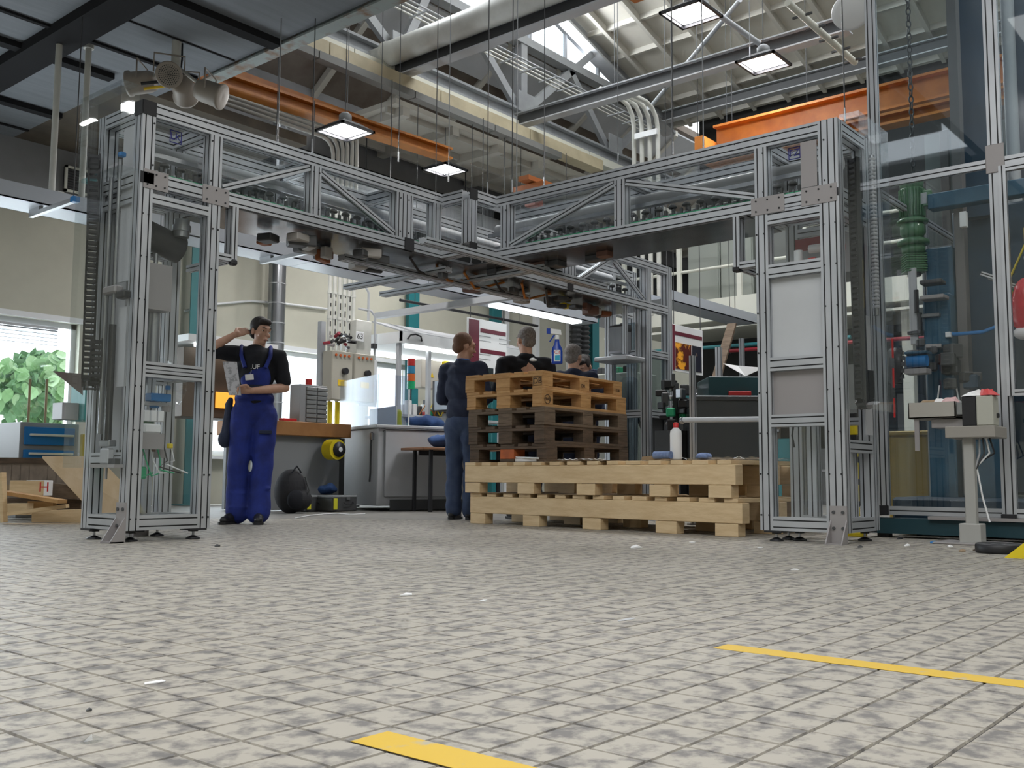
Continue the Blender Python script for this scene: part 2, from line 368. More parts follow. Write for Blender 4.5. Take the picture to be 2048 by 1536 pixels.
# ---- main roof: slope seen at the right, ribbed
roofm = M('roof_board', (.62, .60, .54), .8, var=(.54, .51, .45), scale=1.5)
ribm = M('roof_rib', (.52, .50, .45), .7)
def rz(u): return 8.87-.285*(u-14.06)
sl = math.atan(.285)
ro = S(MB().prism([(8.5, 10.55, rz(8.5)), (17.8, 10.55, rz(17.8)), (17.8, 10.55, rz(17.8)+.15), (8.5, 10.55, rz(8.5)+.15)], None, (0, -19.5, 0)), 'roof_slope', roofm)
L = 9.6
for k in range(0, 17):          # ribs running down the slope
    y = 10.0-k*.72
    MB().prism([(8.6, y, rz(8.6)), (17.7, y, rz(17.7)), (17.7, y, rz(17.7)-.13), (8.6, y, rz(8.6)-.13)], None, (0, .07, 0)).build('rib', ribm, ro)
for k in range(11):
    u_ = 10.0+k*.76
    MB().box((u_, -2, rz(u_)-.10), (u_+.07, 10.5, rz(u_)+.01)).build('purlin', ribm, ro)
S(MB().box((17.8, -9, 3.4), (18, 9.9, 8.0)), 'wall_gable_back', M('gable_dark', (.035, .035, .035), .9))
S(MB().prism([(5.72, -9, 9.4), (8.5, -9, rz(8.5)), (8.5, -9, rz(8.5)+.15), (5.72, -9, 9.55)], None, (0, 19.5, 0)), 'roof_crest', roofm)
# glazed gable triangle in the truss plane v=10.57
GV = 10.62
gl = thing('window_9', 'x', 'x', (13, GV, 7.95)); del gl['label']; del gl['category']; gl['kind'] = 'structure'
MB().prism([(6.5, GV, 7.98), (17.2, GV, 7.98), (8.5, GV, rz(8.5)), (6.5, GV, 9.6)], None, (0, .006, 0)).build('window_pane', wing, gl)
for i in range(9):
    u_ = 7.8+i*1.05; MB().box((u_, GV-.03, 7.95), (u_+.05, GV+.03, min(rz(max(u_, 8.5)), 10))).build('window_mullion', paint_w, gl)
# lower roof behind the truss plane
lr = S(MB().prism([(5.7, 10.66, 7.95), (5.7, 10.66, 8.1), (5.7, 12.8, 6.6), (5.7, 12.8, 6.45)], None, (20, 0, 0)), 'roof_aisle', M('aisle_roof', (.20, .17, .145), .85, var=(.12, .09, .07), scale=1.3))
for i in range(14): MB().prism([(7+i*1.4, 10.7, 7.93), (7+i*1.4, 10.7, 7.8), (7+i*1.4, 12.5, 6.52), (7+i*1.4, 12.5, 6.65)], None, (.1, 0, 0)).build('rib', ribm, lr)
MB().prism([(5.9, 10.72, 7.9), (5.9, 11.35, 7.45), (5.9, 11.33, 7.40), (5.9, 10.70, 7.85)], None, (19, 0, 0)).build('fascia_panel', lgrey, lr)
# ribbed concrete soffit over the aisle
so = S(MB().box((9.9, 10.62, 6.0), (26, 12.49, 6.08)), 'ceiling_aisle', roofm)
for i in range(1,13): MB().box((8.95+i*1.1, 10.62, 5.86), (9.1+i*1.1, 12.4, 6.0)).build('rib', ribm, so)
for i in range(3): MB().box((9.9, 10.8+i*.7, 5.9), (24, 10.86+i*.7, 6.0)).build('purlin', ribm, so)

# ================================================================ STEELWORK
def L2(mb, a, b, w_=.12): mb.cbox((Vector(a)+Vector(b))/2, ((Vector(b)-Vector(a)).length, w_*.6, w_), rot=(0, -math.atan2(b[2]-a[2], b[0]-a[0]), 0)); return mb
tr = thing('roof_truss', 'grey steel roof truss with zigzag struts below the glazed gable', 'truss', (12, 10.5, 6.5))
TV = 10.5
MB().box((5.8, TV-.12, 6.62), (17.7, TV+.12, 6.66)).box((5.8, TV-.02, 6.46), (17.7, TV+.02, 6.62)).box((5.8, TV-.12, 6.42), (17.7, TV+.12, 6.46)).build('bottom_chord', paint_w, tr)
MB().box((5.8, TV-.1, 7.84), (17.4, TV+.1, 7.98)).build('top_chord', paint_w, tr)
for a, b_ in [((8.1, 7.85), (9.75, 6.7)), ((9.85, 6.7), (10.9, 8.9)), ((11.2, 7.9), (12.6, 6.7)), ((12.8, 6.7), (14.9, 8.5)), ((14.1, 7.85), (15.3, 6.7)), ((15.55, 6.7), (17.0, 7.9)), ((6.9, 6.7), (8.0, 7.85))]:
    L2(MB(), (a[0], TV, a[1]), (b_[0], TV, b_[1]), .14).build('strut', paint_w, tr)
MB().box((12.62, TV-.08, 6.66), (12.78, TV+.08, 9.2)).build('strut', paint_w, tr)
for n_ in (9.8, 12.7, 15.4): MB().box((n_-.22, TV-.14, 6.6), (n_+.22, TV-.12, 6.95)).build('gusset_plate', paint_w, tr)
rf = thing('rafter_beam', 'sloping steel rafter edging the bright gable glazing', 'rafter', (14, 10.4, 8))
MB().prism([(8.5, 10.42, rz(8.5)-.02), (17.6, 10.42, rz(17.6)-.02), (17.6, 10.42, rz(17.6)-.22), (8.5, 10.42, rz(8.5)-.22)], None, (0, .18, 0)).build('web', paint_w, rf)
MB().prism([(8.5, 10.34, rz(8.5)-.22), (17.6, 10.34, rz(17.6)-.22), (17.6, 10.34, rz(17.6)-.27), (8.5, 10.34, rz(8.5)-.27)], None, (0, .3, 0)).build('flange', lgrey, rf)
for (u_, z_, lab, y0, y1) in [(9.45, 6.12, 'long grey steel joist carrying the fat cream pipe', 3.2, 10.35), (12.25, 6.2, 'long grey steel joist lit from the roof light, behind the pipe joist', 4.6, 10.2), (16.9, 7.62, 'far eaves joist running under the ribbed roof slope', -2, 10.2)]:
    t = thing('roof_joist', lab, 'joist', (u_, 7, z_))
    MB().box((u_-.09, y0, z_-.02), (u_+.09, y1, z_)).build('flange', lgrey, t); MB().box((u_-.015, y0, z_), (u_+.015, y1, z_+.18)).build('web', dgrey, t); MB().box((u_-.09, y0, z_+.18), (u_+.09, y1, z_+.2)).build('flange', paint_w, t)
pp = thing('overhead_duct', 'fat round cream pipe crossing the roof above the lamps', 'pipe', (9.3, 8, 6.35))
MB().cyl((9.30, 2.5, 6.42), (9.30, 10.15, 6.42), .17, seg=20).build('pipe', whitep, pp); MB().cyl((9.30, 10.15, 6.42), (9.30, 10.9, 6.42), .14, seg=20).build('pipe', whitep, pp); MB().cyl((9.30, 10.13, 6.42), (9.30, 10.18, 6.42), .18, seg=20).build('collar', whitep, pp)
tanm = M('tan_duct', (.55, .48, .33), .6, var=(.42, .36, .24), scale=2)
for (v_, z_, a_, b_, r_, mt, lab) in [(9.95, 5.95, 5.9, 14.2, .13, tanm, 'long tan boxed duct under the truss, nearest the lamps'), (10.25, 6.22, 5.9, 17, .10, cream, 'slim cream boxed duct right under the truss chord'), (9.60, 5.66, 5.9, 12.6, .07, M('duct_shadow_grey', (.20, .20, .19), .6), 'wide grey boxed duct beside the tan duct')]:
    t = thing('boxed_duct', lab, 'duct', ((a_+b_)/2, v_, z_))
    n_ = 4
    for i in range(n_): MB().box((a_+(b_-a_)*i/n_+.01, v_-r_, z_-r_*.7), (a_+(b_-a_)*(i+1)/n_-.01, v_+r_, z_+r_*.7)).build('section', mt, t)
# cable ladder above the lamps
cl = thing('cable_ladder', 'wire cable ladder with parallel rods running below the gable glazing', 'cable ladder', (12, 9.6, 7))
for dv in (0, .1, .2, .3): MB().tube([(5.8, 9.6+dv, 7.0), (15.8, 9.6+dv, 7.0)], .014, 6).build('rod', whitep if dv else paint_w, cl)
for i in range(20): MB().box((6+i*.5, 9.57, 6.97), (6.03+i*.5, 9.95, 6.99)).build('rung', paint_w, cl)
# conduits turning down by the gantry
cp = thing('conduit_bundle', 'four white conduits bending down from the roof behind the right gantry arm', 'conduit', (13.4, 8.2, 3))
for i in range(4):
    q = at(1268+i*16, 300, u=13.4); zt = at(1290, 205+i*6, u=13.4).z
    pts = [(q.x, q.y, 3.0), (q.x, q.y, zt-.35)]+[(q.x-.35*(1-math.cos(t)), q.y+.0, zt-.35+.35*math.sin(t)) for t in (PI/6, PI/3, PI/2)]+[(12.5, q.y+.05, zt+.02)]
    MB().tube(pts, .038, 8).build('conduit', whitep, cp)
MB().cyl((12.6, at(1290, 300, u=13.4).y+.05, at(1290, 214, u=13.4).z), (12.6, at(1290, 300, u=13.4).y+.05, rz(12.6)), .006).build('suspension_wire', dgrey, cp)
for px in (1292, ): q = at(px, 268, u=13.33); MB().cbox(q, (.04, .42, .09)).build('clamp_bar', white, cp)

# ================================================================ LAMPS
def lamp(loc, label):
    t = thing('high_bay_lamp', label, 'lamp', loc, local=True, group='high bay lamps')
    s_ = .215
    MB().cbox((0, 0, .0), (2*s_, 2*s_, .02)).build('lamp_glass', lampg, t)
    r = MB(); q = s_+.015
    r.add([(-q-.03, -q-.03, -.02), (q+.03, -q-.03, -.02), (q+.03, q+.03, -.02), (-q-.03, q+.03, -.02), (-.13, -.13, .07), (.13, -.13, .07), (.13, .13, .07), (-.13, .13, .07)], [(0, 1, 5, 4), (1, 2, 6, 5), (2, 3, 7, 6), (3, 0, 4, 7), (4, 5, 6, 7)]); r.build('reflector', dgrey, t)
    rim = MB()
    for sx, sy, dx, dy in ((1, 0, .03, 2*q+.06), (-1, 0, .03, 2*q+.06), (0, 1, 2*q+.06, .03), (0, -1, 2*q+.06, .03)): rim.cbox((sx*(q+.015), sy*(q+.015), -.03), (dx, dy, .03))
    rim.build('rim', blk, t)
    MB().lathe([(.0, .07), (.08, .07), (.08, .17), (.05, .20), (0, .20)], seg=14).build('ballast_housing', grey, t)
    MB().cyl((0, 0, .2), (0, 0, (.66 if loc[1] > 10.5 else rz(max(loc[0], 8.5))-loc[2])), .006).build('suspension_wire', dgrey, t)
    a = area('lamp_light', (loc[0], loc[1], loc[2]-.035), (.36, .36), 60, (0, 0, 0), (1, .98, .96)); return t
lamp(at(690, 258, v=9.2), 'lit square high bay lamp in front of the white pipe bends, left of centre')
lamp(at(890, 336, z=5.3), 'lit square high bay lamp beyond the end of the left orange rail')
lamp(at(1382, 24, z=5.6), 'lit square high bay lamp at the very top over the ribbed roof')
lamp(at(1527, 122, z=5.6), 'lit square high bay lamp under the far joist near the red glare')
for p_ in [(2.5, 1.0, 6.2), (2.5, -4, 6.2), (7, -1.5, 5.6), (12, -1.5, 5.6), (-2, 3, 6.2)]: area('lamp_light', p_, (.4, .4), 45, (0, 0, 0), (1, .98, .96))
dsk = thing('round_reflector', 'big pale round disc hanging under the roof at the top right', 'reflector', at(1700, 28, D=9.5))
c_ = at(1702, 26, D=9.5); n_ = (CAM-c_).normalized()+Vector((.1, 0, -.35)); MB().lathe([(0, .0), (.14, .0), (.175, .015), (.18, .03), (.16, .05), (.06, .16), (.0, .17)], c_, 28, axis=-n_).build('dish', white, dsk)
MB().tube([c_+Vector((.08, 0, .12)), c_+Vector((.15, .1, .5)), c_+Vector((.1, .1, 1.2))], .02).build('bracket_arm', paint_w, dsk)
# ================================================================ CRANE RAILS
def ibeam(mb, a, b, h_, w_, t_=.03):
    a, b = Vector(a), Vector(b); d = (b-a).normalized(); sd = Vector((0, 0, 1)).cross(d).normalized()
    for z0, z1, ww in ((0, t_, w_), (t_, h_-t_, t_), (h_-t_, h_, w_)):
        p = [a+sd*ww/2+Vector((0, 0, z0)), a-sd*ww/2+Vector((0, 0, z0)), a-sd*ww/2+Vector((0, 0, z1)), a+sd*ww/2+Vector((0, 0, z1))]; mb.prism(p, None, b-a)
    return mb
cr = thing('crane_bridge', 'orange travelling crane girder crossing behind the right gantry tower', 'crane', (11.5, 4, 4.9))
ibeam(MB(), (11.35, 1.0, 4.66), (11.35, 6.05, 4.66), .32, .22).build('girder', orange, cr)
ibeam(MB(), (11.0, 1.0, 4.36), (11.0, 6.0, 4.36), .14, .2).build('rail', orange, cr)
MB().cbox((11.2, 6.1, 4.62), (.5, .12, .3)).build('end_carriage', orange, cr)
cr = thing('crane_runway', 'orange crane runway beam high on the left behind the tannoy horns', 'crane rail', (8, 9.9, 5.0))
ibeam(MB(), (5.75, 9.75, 4.87), (10.0, 9.62, 4.93), .17, .2).build('rail', orange, cr)
MB().box((5.75, 9.95, 5.10), (8.7, 10.15, 5.28)).build('upper_rail', orange, cr)
cr = thing('crane_trolley', 'dark orange crane trolley showing above the middle of the gantry', 'crane trolley', at(1075, 360, D=15))
q = at(1072, 378, D=15); orr = M('crane_rust_orange', (.30, .09, .02), .6); MB().cbox(q, (.35, .6, .08)).build('frame', orr, cr); MB().cbox(q+Vector((0, 0, .10)), (.6, .2, .07)).build('crossbeam', orr, cr); MB().cbox(q+Vector((.2, .2, -.12)), (.2, .2, .16)).build('hoist', M('rust_red', (.25, .05, .02), .6), cr)
one(MB().box((10, 0.5, 9), (10.6, 2.8, 9.2)), 'orange_roof_beam', orange, 'orange beam under the roof at the very top edge', 'beam') if False else None
t = thing('crane_beam', 'orange beam end close under the roof slope at the top edge', 'beam', at(1260, 10, D=13)); q = at(1262, 2, D=13); ibeam(MB(), q, q+Vector((0, -2.2, 0)), .28, .18).build('girder', orange, t)
# big grey air duct and supports
du = thing('air_duct', 'large grey sheet metal air duct beyond the middle lamps', 'duct', (11, 11.2, 5.2))
for (a_, b_) in [((10.0, 12.05, 5.1), (17.5, 12.05, 4.9))]:
    MB().cyl(a_, b_, .26, seg=20).build('section', paint_w, du)
MB().cyl((14.5, 11.3, 5.1), (14.5, 12.0, 5.1), .2, seg=16).build('branch', dgrey, du)
for x in (10.6, 13, 16): MB().cyl((x, 12.05, 5.2), (x, 12.05, 6.0), .01).build('suspension_wire', dgrey, du)
# black sheet below the aisle soffit: darkness of a recess put into its colour
S(MB().box((7.9, 12.42, 4.05), (26, 12.49, 5.6)), 'wall_dark_sheet', M('sheet_black', (.018, .019, .02), .9))
dp = thing('rain_pipe', 'grey riveted spiral pipe rising up the beige window wall', 'pipe', (9.1, 12.25, 0))
MB().cyl((9.05, 12.25, 1.0), (9.05, 12.25, 5.85), .13, seg=18).build('pipe', steelm, dp)
for i in range(16): MB().cyl((9.05, 12.25, 1.2+i*.3), (9.05, 12.25, 1.215+i*.3), .136, seg=18).build('seam', lgrey, dp)
for px, lab in ((390, 'teal steel column against the window wall behind the left tower'), (822, 'teal steel column on the window wall right of the pipe bundle'), (988, 'teal steel column on the window wall left of the hung sign'), (1185, 'teal steel column beyond the standing men')):
    c0 = at(px, 600, v=12.35).x; t = thing('steel_column', lab, 'column', (c0, 12.36, 0))
    MB().box((c0-.12, 12.26, 0), (c0+.12, 12.28, 4.05)).box((c0-.01, 12.28, 0), (c0+.01, 12.46, 4.05)).build('column', teal, t)
    MB().box((c0-.2, 12.2, 0), (c0+.2, 12.48, .02)).build('base_plate', teal, t)
for px in (1015, 1076, 1142):
    c0 = at(px, 600, v=12.4).x; S(MB().box((c0-.06, 12.40, 0), (c0+.06, 12.495, 4.4)), 'trim_%d' % (px//60), white)
cd_ = thing('wall_conduit', 'thin white conduit running level along the beige wall', 'conduit', (9, 12.44, 3.0))
pts = [at(x, y, v=12.46) for x, y in [(368, 622), (430, 608), (500, 602), (560, 606), (655, 618)]]; MB().tube(pts, .018, 6).build('pipe', white, cd_)
# ventilation grille
q = at(155, 362, v=12.44); vg = thing('ventilation_grille', 'small dark louvred grille high on the grey wall', 'grille', q)
MB().box((q.x-.16, 12.44, q.z-.16), (q.x+.16, 12.498, q.z+.16)).build('backing', blk, vg)
for s_ in ((-.17, -.17, -.14, .17), (.14, -.17, .17, .17), (-.17, -.17, .17, -.14), (-.17, .14, .17, .17)): MB().box((q.x+s_[0], 12.42, q.z+s_[1]), (q.x+s_[2], 12.45, q.z+s_[3])).build('frame', cream, vg)
for i in range(8): MB().cbox((q.x, 12.43, q.z-.12+i*.034), (.28, .02, .008), rot=(.6, 0, 0)).build('slat', dgrey, vg)
# hung service trays (running along the wall)
def tray(v_, z_, a_, b_, lab):
    t = thing('service_tray', lab, 'tray', ((a_+b_)/2, v_, z_)); n_ = int((b_-a_)/1.9)
    for i in range(n_):
        x0, x1 = a_+(b_-a_)*i/n_, a_+(b_-a_)*(i+1)/n_-.01
        MB().box((x0, v_, z_), (x1, v_+.42, z_+.012)).box((x0, v_, z_), (x1, v_+.012, z_+.15)).box((x0, v_+.41, z_), (x1, v_+.42, z_+.15)).build('section', traym, t)
    return t
traym = M('tray_grey', (.42, .45, .50), .45, .1)
tr1 = tray(9.0, 2.87, 1.4, 12.85, 'long pale grey service tray hung along the window wall from left edge to centre')
tr2 = tray(7.2, 2.93, 11.9, 14.8, 'grey service tray running right behind the far gantry tower')
for x in (12.3, 14.4): MB().cyl((x, 7.4, 2.95), (x, 7.4, rz(x)), .006).build('suspension_wire', dgrey, tr2)
for x in (2.5, 6.8, 8.6, 10.4, 12.4): MB().cyl((x, 9.3, 2.9), (x, 9.3, 4.6 if x < 5 else 5.6), .006).build('suspension_wire', dgrey, tr1)
MB().box((10.5, 9.07, 2.835), (12.5, 9.25, 2.87)).build('lamp_tube', tube_m, tr1, label='lit fluorescent tube under tray')
for px, y1, y0 in ((104, 372, 62), (164, 372, 22)):
    a_ = at(px, y1, v=9.2)
    t = thing('hanger_pipe', 'white pipe hanging from the low ceiling down to the service tray, ' + ('left one of two' if px < 120 else 'right one of two'), 'pipe', a_)
    MB().cyl((a_.x, 9.2, 3.03), (a_.x, 9.2, 4.6), .03).build('pipe', whitep, t); MB().cyl((a_.x, 9.2, 4.56), (a_.x, 9.2, 4.6), .05).build('flange', whitep, t); MB().cyl((a_.x, 9.2, 3.03), (a_.x, 9.2, 3.06), .04).build('flange', whitep, t); MB().box((a_.x-.03, 9.01, 3.0), (a_.x+.03, 9.41, 3.03)).build('cross_strap', whitep, t)
for (xa, ya, xb, yb, v_) in ((82, 424, 162, 402, 10.3), (545, 520, 624, 502, 10.3)):
    a_, b_ = at(xa, ya, z=2.82), at(xb, yb, z=2.82)
    t = thing('hanging_arm', 'short dark bracket arm with blue end hanging below the tray ' + ('at far left' if xa < 200 else 'left of the pipe bundle'), 'bracket', a_)
    MB().box((a_.x-.02, min(a_.y, b_.y), 2.80), (a_.x+.02, max(a_.y, b_.y, 9.3), 2.84)).build('arm', alu2, t); MB().box((a_.x-.02, 9.1, 2.84), (a_.x+.02, 9.3, 2.872)).build('clamp', alu2, t); MB().cbox((a_.x, b_.y, 2.82), (.06, .06, .05)).build('end_cap', blue, t); MB().cyl((a_.x, b_.y+.03, 2.82), (a_.x, b_.y+.03, 4.5), .005).build('suspension_wire', dgrey, t)
# hanging rods around the gantry
RODL = ['thin rod hanging over the left gantry arm, just right of the right horn speaker', 'thin rod hanging over the left gantry arm, just left of the first high bay lamp', 'thin rod hanging beside the end of the left orange rail', 'thin short rod next to the crane runway end', 'thin rod hanging above the left side of the gantry hub', 'long thin rod hanging above the hub, left one of a close pair', 'long thin rod hanging above the hub, right one of a close pair', 'thin rod hanging above the crane trolley', 'thin rod hanging above the right gantry arm, right of the white conduits', 'second thin rod above the right gantry arm, right of the white conduits', 'thin rod hanging down to the top corner of the right tower', 'thin rod hanging beside the tan boxed duct', 'thin rod hanging behind the first high bay lamp', 'thin rod hanging left of the white conduits', 'thin rod hanging by the fat cream pipe', 'thin rod hanging between the two right hand lamps']
for i, (x, y0, y1, D) in enumerate([(555, 60, 300, 9), (624, 60, 300, 9), (871, 90, 400, 11), (897, 130, 360, 12), (975, 110, 385, 9.5), (1024, 150, 380, 9.5), (1033, 150, 380, 10), (1088, 220, 370, 12), (1346, 150, 305, 9), (1407, 140, 295, 9), (1690, 120, 240, 8), (797, 130, 320, 12), (694, 80, 250, 13), (1236, 240, 320, 14), (762, 160, 240, 13), (1500, 20, 110, 12)]):
    a_ = at(x, y1, D=D); b_ = at(x, y0, D=D); b_.z = (rz(a_.x)-.01 if a_.x > 8.5 else 9.41) if a_.y < 10.5 else (6.0 if a_.x > 9.9 else 7.9)
    r_ = thing('suspension_wire', RODL[i], 'rod', a_, group='suspension rods from the roof'); MB().cyl(a_, (a_.x, a_.y, b_.z), .0055, seg=6).build('rod', dgrey if i % 3 else grey, r_); MB().cyl((a_.x, a_.y, a_.z-.02), (a_.x, a_.y, a_.z+.10), .009, seg=8).build('turnbuckle', steelm, r_)
# roof braces (cross bars far behind)
for (a_, b_, lab) in [(((1300, 215), (1480, 0)), 17, 'thin diagonal tie rising to the top lamp'), (((1410, 10), (1520, 88)), 12.5, 'dark diagonal brace dropping to the far joist')]:
    p0, p1 = at(*a_[0], D=b_), at(*a_[1], D=b_-3 if b_ > 15 else b_); t = thing('roof_brace', lab, 'brace', p0); MB().cyl(p0, p1, .035).build('bar', paint_w, t); MB().cbox(p0, (.12, .05, .12)).build('gusset_plate', paint_w, t)
for i, (x0, y0, x1, y1, D) in enumerate([(1575, 5, 1710, 125, 9.5)]):
    p0, p1 = at(x0, y0, D=D), at(x1, y1, D=D+1.2); t = thing('lighting_trunking', 'pale lighting trunking with cross clips below the roof at right', 'trunking', p0)
    MB().cyl(p0, p1, .035).build('trunk', cream, t)
    for k in range(5): q = p0.lerp(p1, .2+k*.19); MB().cbox(q, (.02, .2, .02)).build('clip', dgrey, t)
# ================================================================ GANTRY
AL = [alu, slot]
def pf(name, a, b, w_, h_, up, parent, label=None): return MB().prof(a, b, w_, h_, up).build(name, AL, parent, label=label)
g = thing('transfer_gantry', 'big aluminium frame gantry with glazed arms meeting at a corner, on three towers', 'gantry', (5.9, 5.5, 0))
Z0, Z1, ZA, ZB, ZT = .07, 2.215, 2.305, 2.665, 2.755
X, Y, Zv = (1, 0, 0), (0, 1, 0), (0, 0, 1)
U0, U1, U2, U3 = 3.12, 5.90, 6.14, 9.50      # left tower outer / hub step / right arm face / far tower end
V0, V1 = 5.65, 6.20
R0, R1, RV = 6.14, 6.71, 2.41
d9 = .09
def hrail(y, z, a, b, nm='rail'): return pf(nm, (a, y+d9/2, z), (b, y+d9/2, z), d9, d9, Zv, g)
def vrail(x, z, a, b, nm='rail'): return pf(nm, (x+d9/2, a, z), (x+d9/2, b, z), d9, d9, Zv, g)
zt, zl = ZT-d9/2, Z1+d9/2
# left arm (along u): near face v=V0, far face v=V1-d9
for z in (zt, zl):
    hrail(V0, z, U0+d9, U1, 'rail'); hrail(V1-d9, z, U0+d9, U3-d9)
    vrail(U1-d9, z, V0, 5.335+d9); hrail(5.335, z, U1, U2+.0)      # hub step
    vrail(R0, z, RV+.13, 5.335); vrail(R1-d9, z, RV+d9, V0)
    hrail(V0, z, R1, U3-d9)
    for x in (U0, U0+.49, 4.5, 5.4): vrail(x, z, V0+d9, V1-d9)
    for y in (RV, 2.95, 4.1): hrail(y, z, R0+d9, R1-d9)
def post(x, y, a, b, wx=d9, wy=d9, nm='post'): return pf(nm, (x+wx/2, y+wy/2, a), (x+wx/2, y+wy/2, b), wx, wy, Y, g)
# towers
def post2(x, y, a, b): return MB().prof((x+d9/2, y+d9/2, a), (x+d9/2, y+d9/2, b), d9, d9, Y).build('post', AL, g)
for x in (U0, U0+.49):
    for y in (V0, V1-d9): post2(x, y, Z0, Z1); post2(x, y, ZA, ZT if x == U0 else ZB)
for x in (R0, R1-d9): post2(x, 2.95-.045, Z0, Z1); post2(x, 2.95-.045, ZA, ZB)
MB().prof((R0+d9/2, RV+.065, Z0), (R0+d9/2, RV+.065, ZT), .09, .13, Y).build('post', AL, g)
post2(R1-d9, RV, Z0, ZT)
for y in (V0, V1-d9): MB().prof((U0+d9/2, y+d9/2, Z1), (U0+d9/2, y+d9/2, ZA), d9, d9, Y).build('corner_block', AL, g)
for x in (8.98, 9.41):
    for y in (V0, V1-d9): post2(x, y, Z0, Z1); post2(x, y, ZA if x < 9.2 else Z1, ZB if x < 9.2 else ZT)
# arm intermediate posts
for x in (4.45, 5.30): post2(x, V0, ZA, ZB); post2(x, V1-d9, ZA, ZB)
post(5.39, V0, ZA, ZB, .09, .09)
for y in (4.06, 5.20): post2(R0, y, ZA, ZB)
for y in (4.06, ): post2(R1-d9, y, ZA, ZB)
for (x, y) in ((U1-d9, 5.335), (U1-.18, V0), (7.6, V0), (7.3, V1-d9)): post2(x, y, ZA, ZB)
# diagonals
def diag(a, b, up): return MB().prof(a, b, .045, .045, up).build('brace', AL, g)
yv = V0+.03
diag((3.72, yv, ZA+.02), (4.44, yv, ZB-.02), (0, 1, 0)); diag((4.55, yv, ZB-.03), (5.29, yv, ZA+.02), (0, 1, 0))
xv = R0+.03
diag((xv, 5.19, ZA+.02), (xv, 4.16, ZB-.02), (1, 0, 0)); diag((xv, 4.05, ZB-.03), (xv, 3.0, ZA+.03), (1, 0, 0))
diag((7.72, yv, ZA+.02), (8.3, yv, ZB-.02), (0, 1, 0)); diag((8.4, yv, ZB-.03), (8.95, yv, ZA+.02), (0, 1, 0))
# tower cross rails
for z, h_ in ((.115, .09), (1.035, .045), (1.085, .045), (2.14, .06)):
    MB().prof((U0+.09, V0+.045, z), (U0+.49, V0+.045, z), .09, h_, Zv).build('crossbar', AL, g)
for z, h_ in ((.115, .09), (.50, .09), (2.14, .06)):
    MB().prof((U0+.045, V0+.09, z), (U0+.045, V1-.09, z), .09, h_, Zv).build('crossbar', AL, g)
for z, h_ in ((.115, .09), (1.06, .09), (1.9, .05)): MB().prof((U0+.09, V1-.045, z), (U0+.49, V1-.045, z), .09, h_, Zv).build('crossbar', AL, g)
for z, h_ in ((.115, .09), (1.06, .05)): MB().prof((U0+.535, V0+.09, z), (U0+.535, V1-.09, z), .09, h_, Zv).build('crossbar', AL, g)
for z, h_ in ((.115, .09), (.79, .08), (1.145, .045), (1.19, .045), (1.775, .045), (1.82, .045), (2.165, .09)):
    MB().prof((R0+.045, RV+.13, z), (R0+.045, 2.905, z), .09, h_, Zv).build('crossbar', AL, g)
for z, h_ in ((.115, .09), (.62, .08), (2.15, .06)): MB().prof((R0+.09, RV+.045, z), (R1-.09, RV+.045, z), .09, h_, Zv).build('crossbar', AL, g)
for z, h_ in ((.115, .09), (.8, .05), (2.15, .06)): MB().prof((R1-.045, RV+.09, z), (R1-.045, 2.905, z), .09, h_, Zv).build('crossbar', AL, g)
for z in (.115, 1.1, 1.75): MB().prof((9.07, V0+.045, z), (9.41, V0+.045, z), .09, .08, Zv).build('crossbar', AL, g); MB().prof((9.025, V0+.09, z), (9.025, V1-.09, z), .09, .08, Zv).build('crossbar', AL, g)
# panels in the right tower
MB().box((R0+.05, RV+.13, .83), (R0+.056, 2.905, 1.12)).build('door_panel', plate, g, label='smaller frosted grey panel')
pnl = M('frosted_panel', (.58, .60, .62), .35, var=(.54, .56, .58), scale=2)
MB().box((R0+.05, RV+.13, 1.215), (R0+.056, 2.905, 1.75)).build('door_panel', pnl, g, label='tall frosted grey panel')
for (a, b_) in [((R0+.05, RV+.13, .16), (R0+.054, 2.905, .75)), ((R0+.05, RV+.13, 1.845), (R0+.054, 2.905, 2.12))]: MB().box(a, b_).build('door_pane', clear, g)
for (a, b_) in [((U0+.09, V0+.05, .16), (U0+.49, V0+.054, 1.01)), ((U0+.09, V0+.05, 1.11), (U0+.49, V0+.054, 2.11))]: MB().box(a, b_).build('door_pane', clear, g)
# arm glazing
def pane(a, b): MB().box(a, b).build('side_pane', clear, g)
for a, b_ in ((3.22, 3.57), (3.67, 4.45), (4.54, 5.30), (5.48, 5.72)): pane((a, V0+.075, ZA), (b_, V0+.079, ZB)); pane((a, V1-.05, ZA), (b_, V1-.046, ZB))
for a, b_ in ((2.54, 2.90), (3.0, 4.06), (4.15, 5.20)): pane((R0+.075, a, ZA), (R0+.079, b_, ZB)); pane((R1-.05, a, ZA), (R1-.046, b_, ZB))
pane((U1-.05, 5.42, ZA), (U1-.046, V0, ZB)); pane((U1, 5.36, ZA), (U2, 5.364, ZB))
pane((7.7, V0+.05, ZA), (8.97, V0+.054, ZB))
MB().box((U0+.05, V0+.05, ZT+.001), (U1, V1-.03, ZT+.006)).build('top_cover', clear, g); MB().box((R0+.03, RV+.03, ZT+.001), (R1-.03, V0, ZT+.006)).build('top_cover', clear, g)
# sheet metal undersides
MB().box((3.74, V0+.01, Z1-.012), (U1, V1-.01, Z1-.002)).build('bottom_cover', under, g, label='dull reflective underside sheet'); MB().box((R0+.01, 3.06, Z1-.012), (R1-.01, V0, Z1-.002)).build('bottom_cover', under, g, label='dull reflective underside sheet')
MB().box((U1, V0, Z1-.012), (9.0, V1, Z1-.002)).build('bottom_cover', under, g)
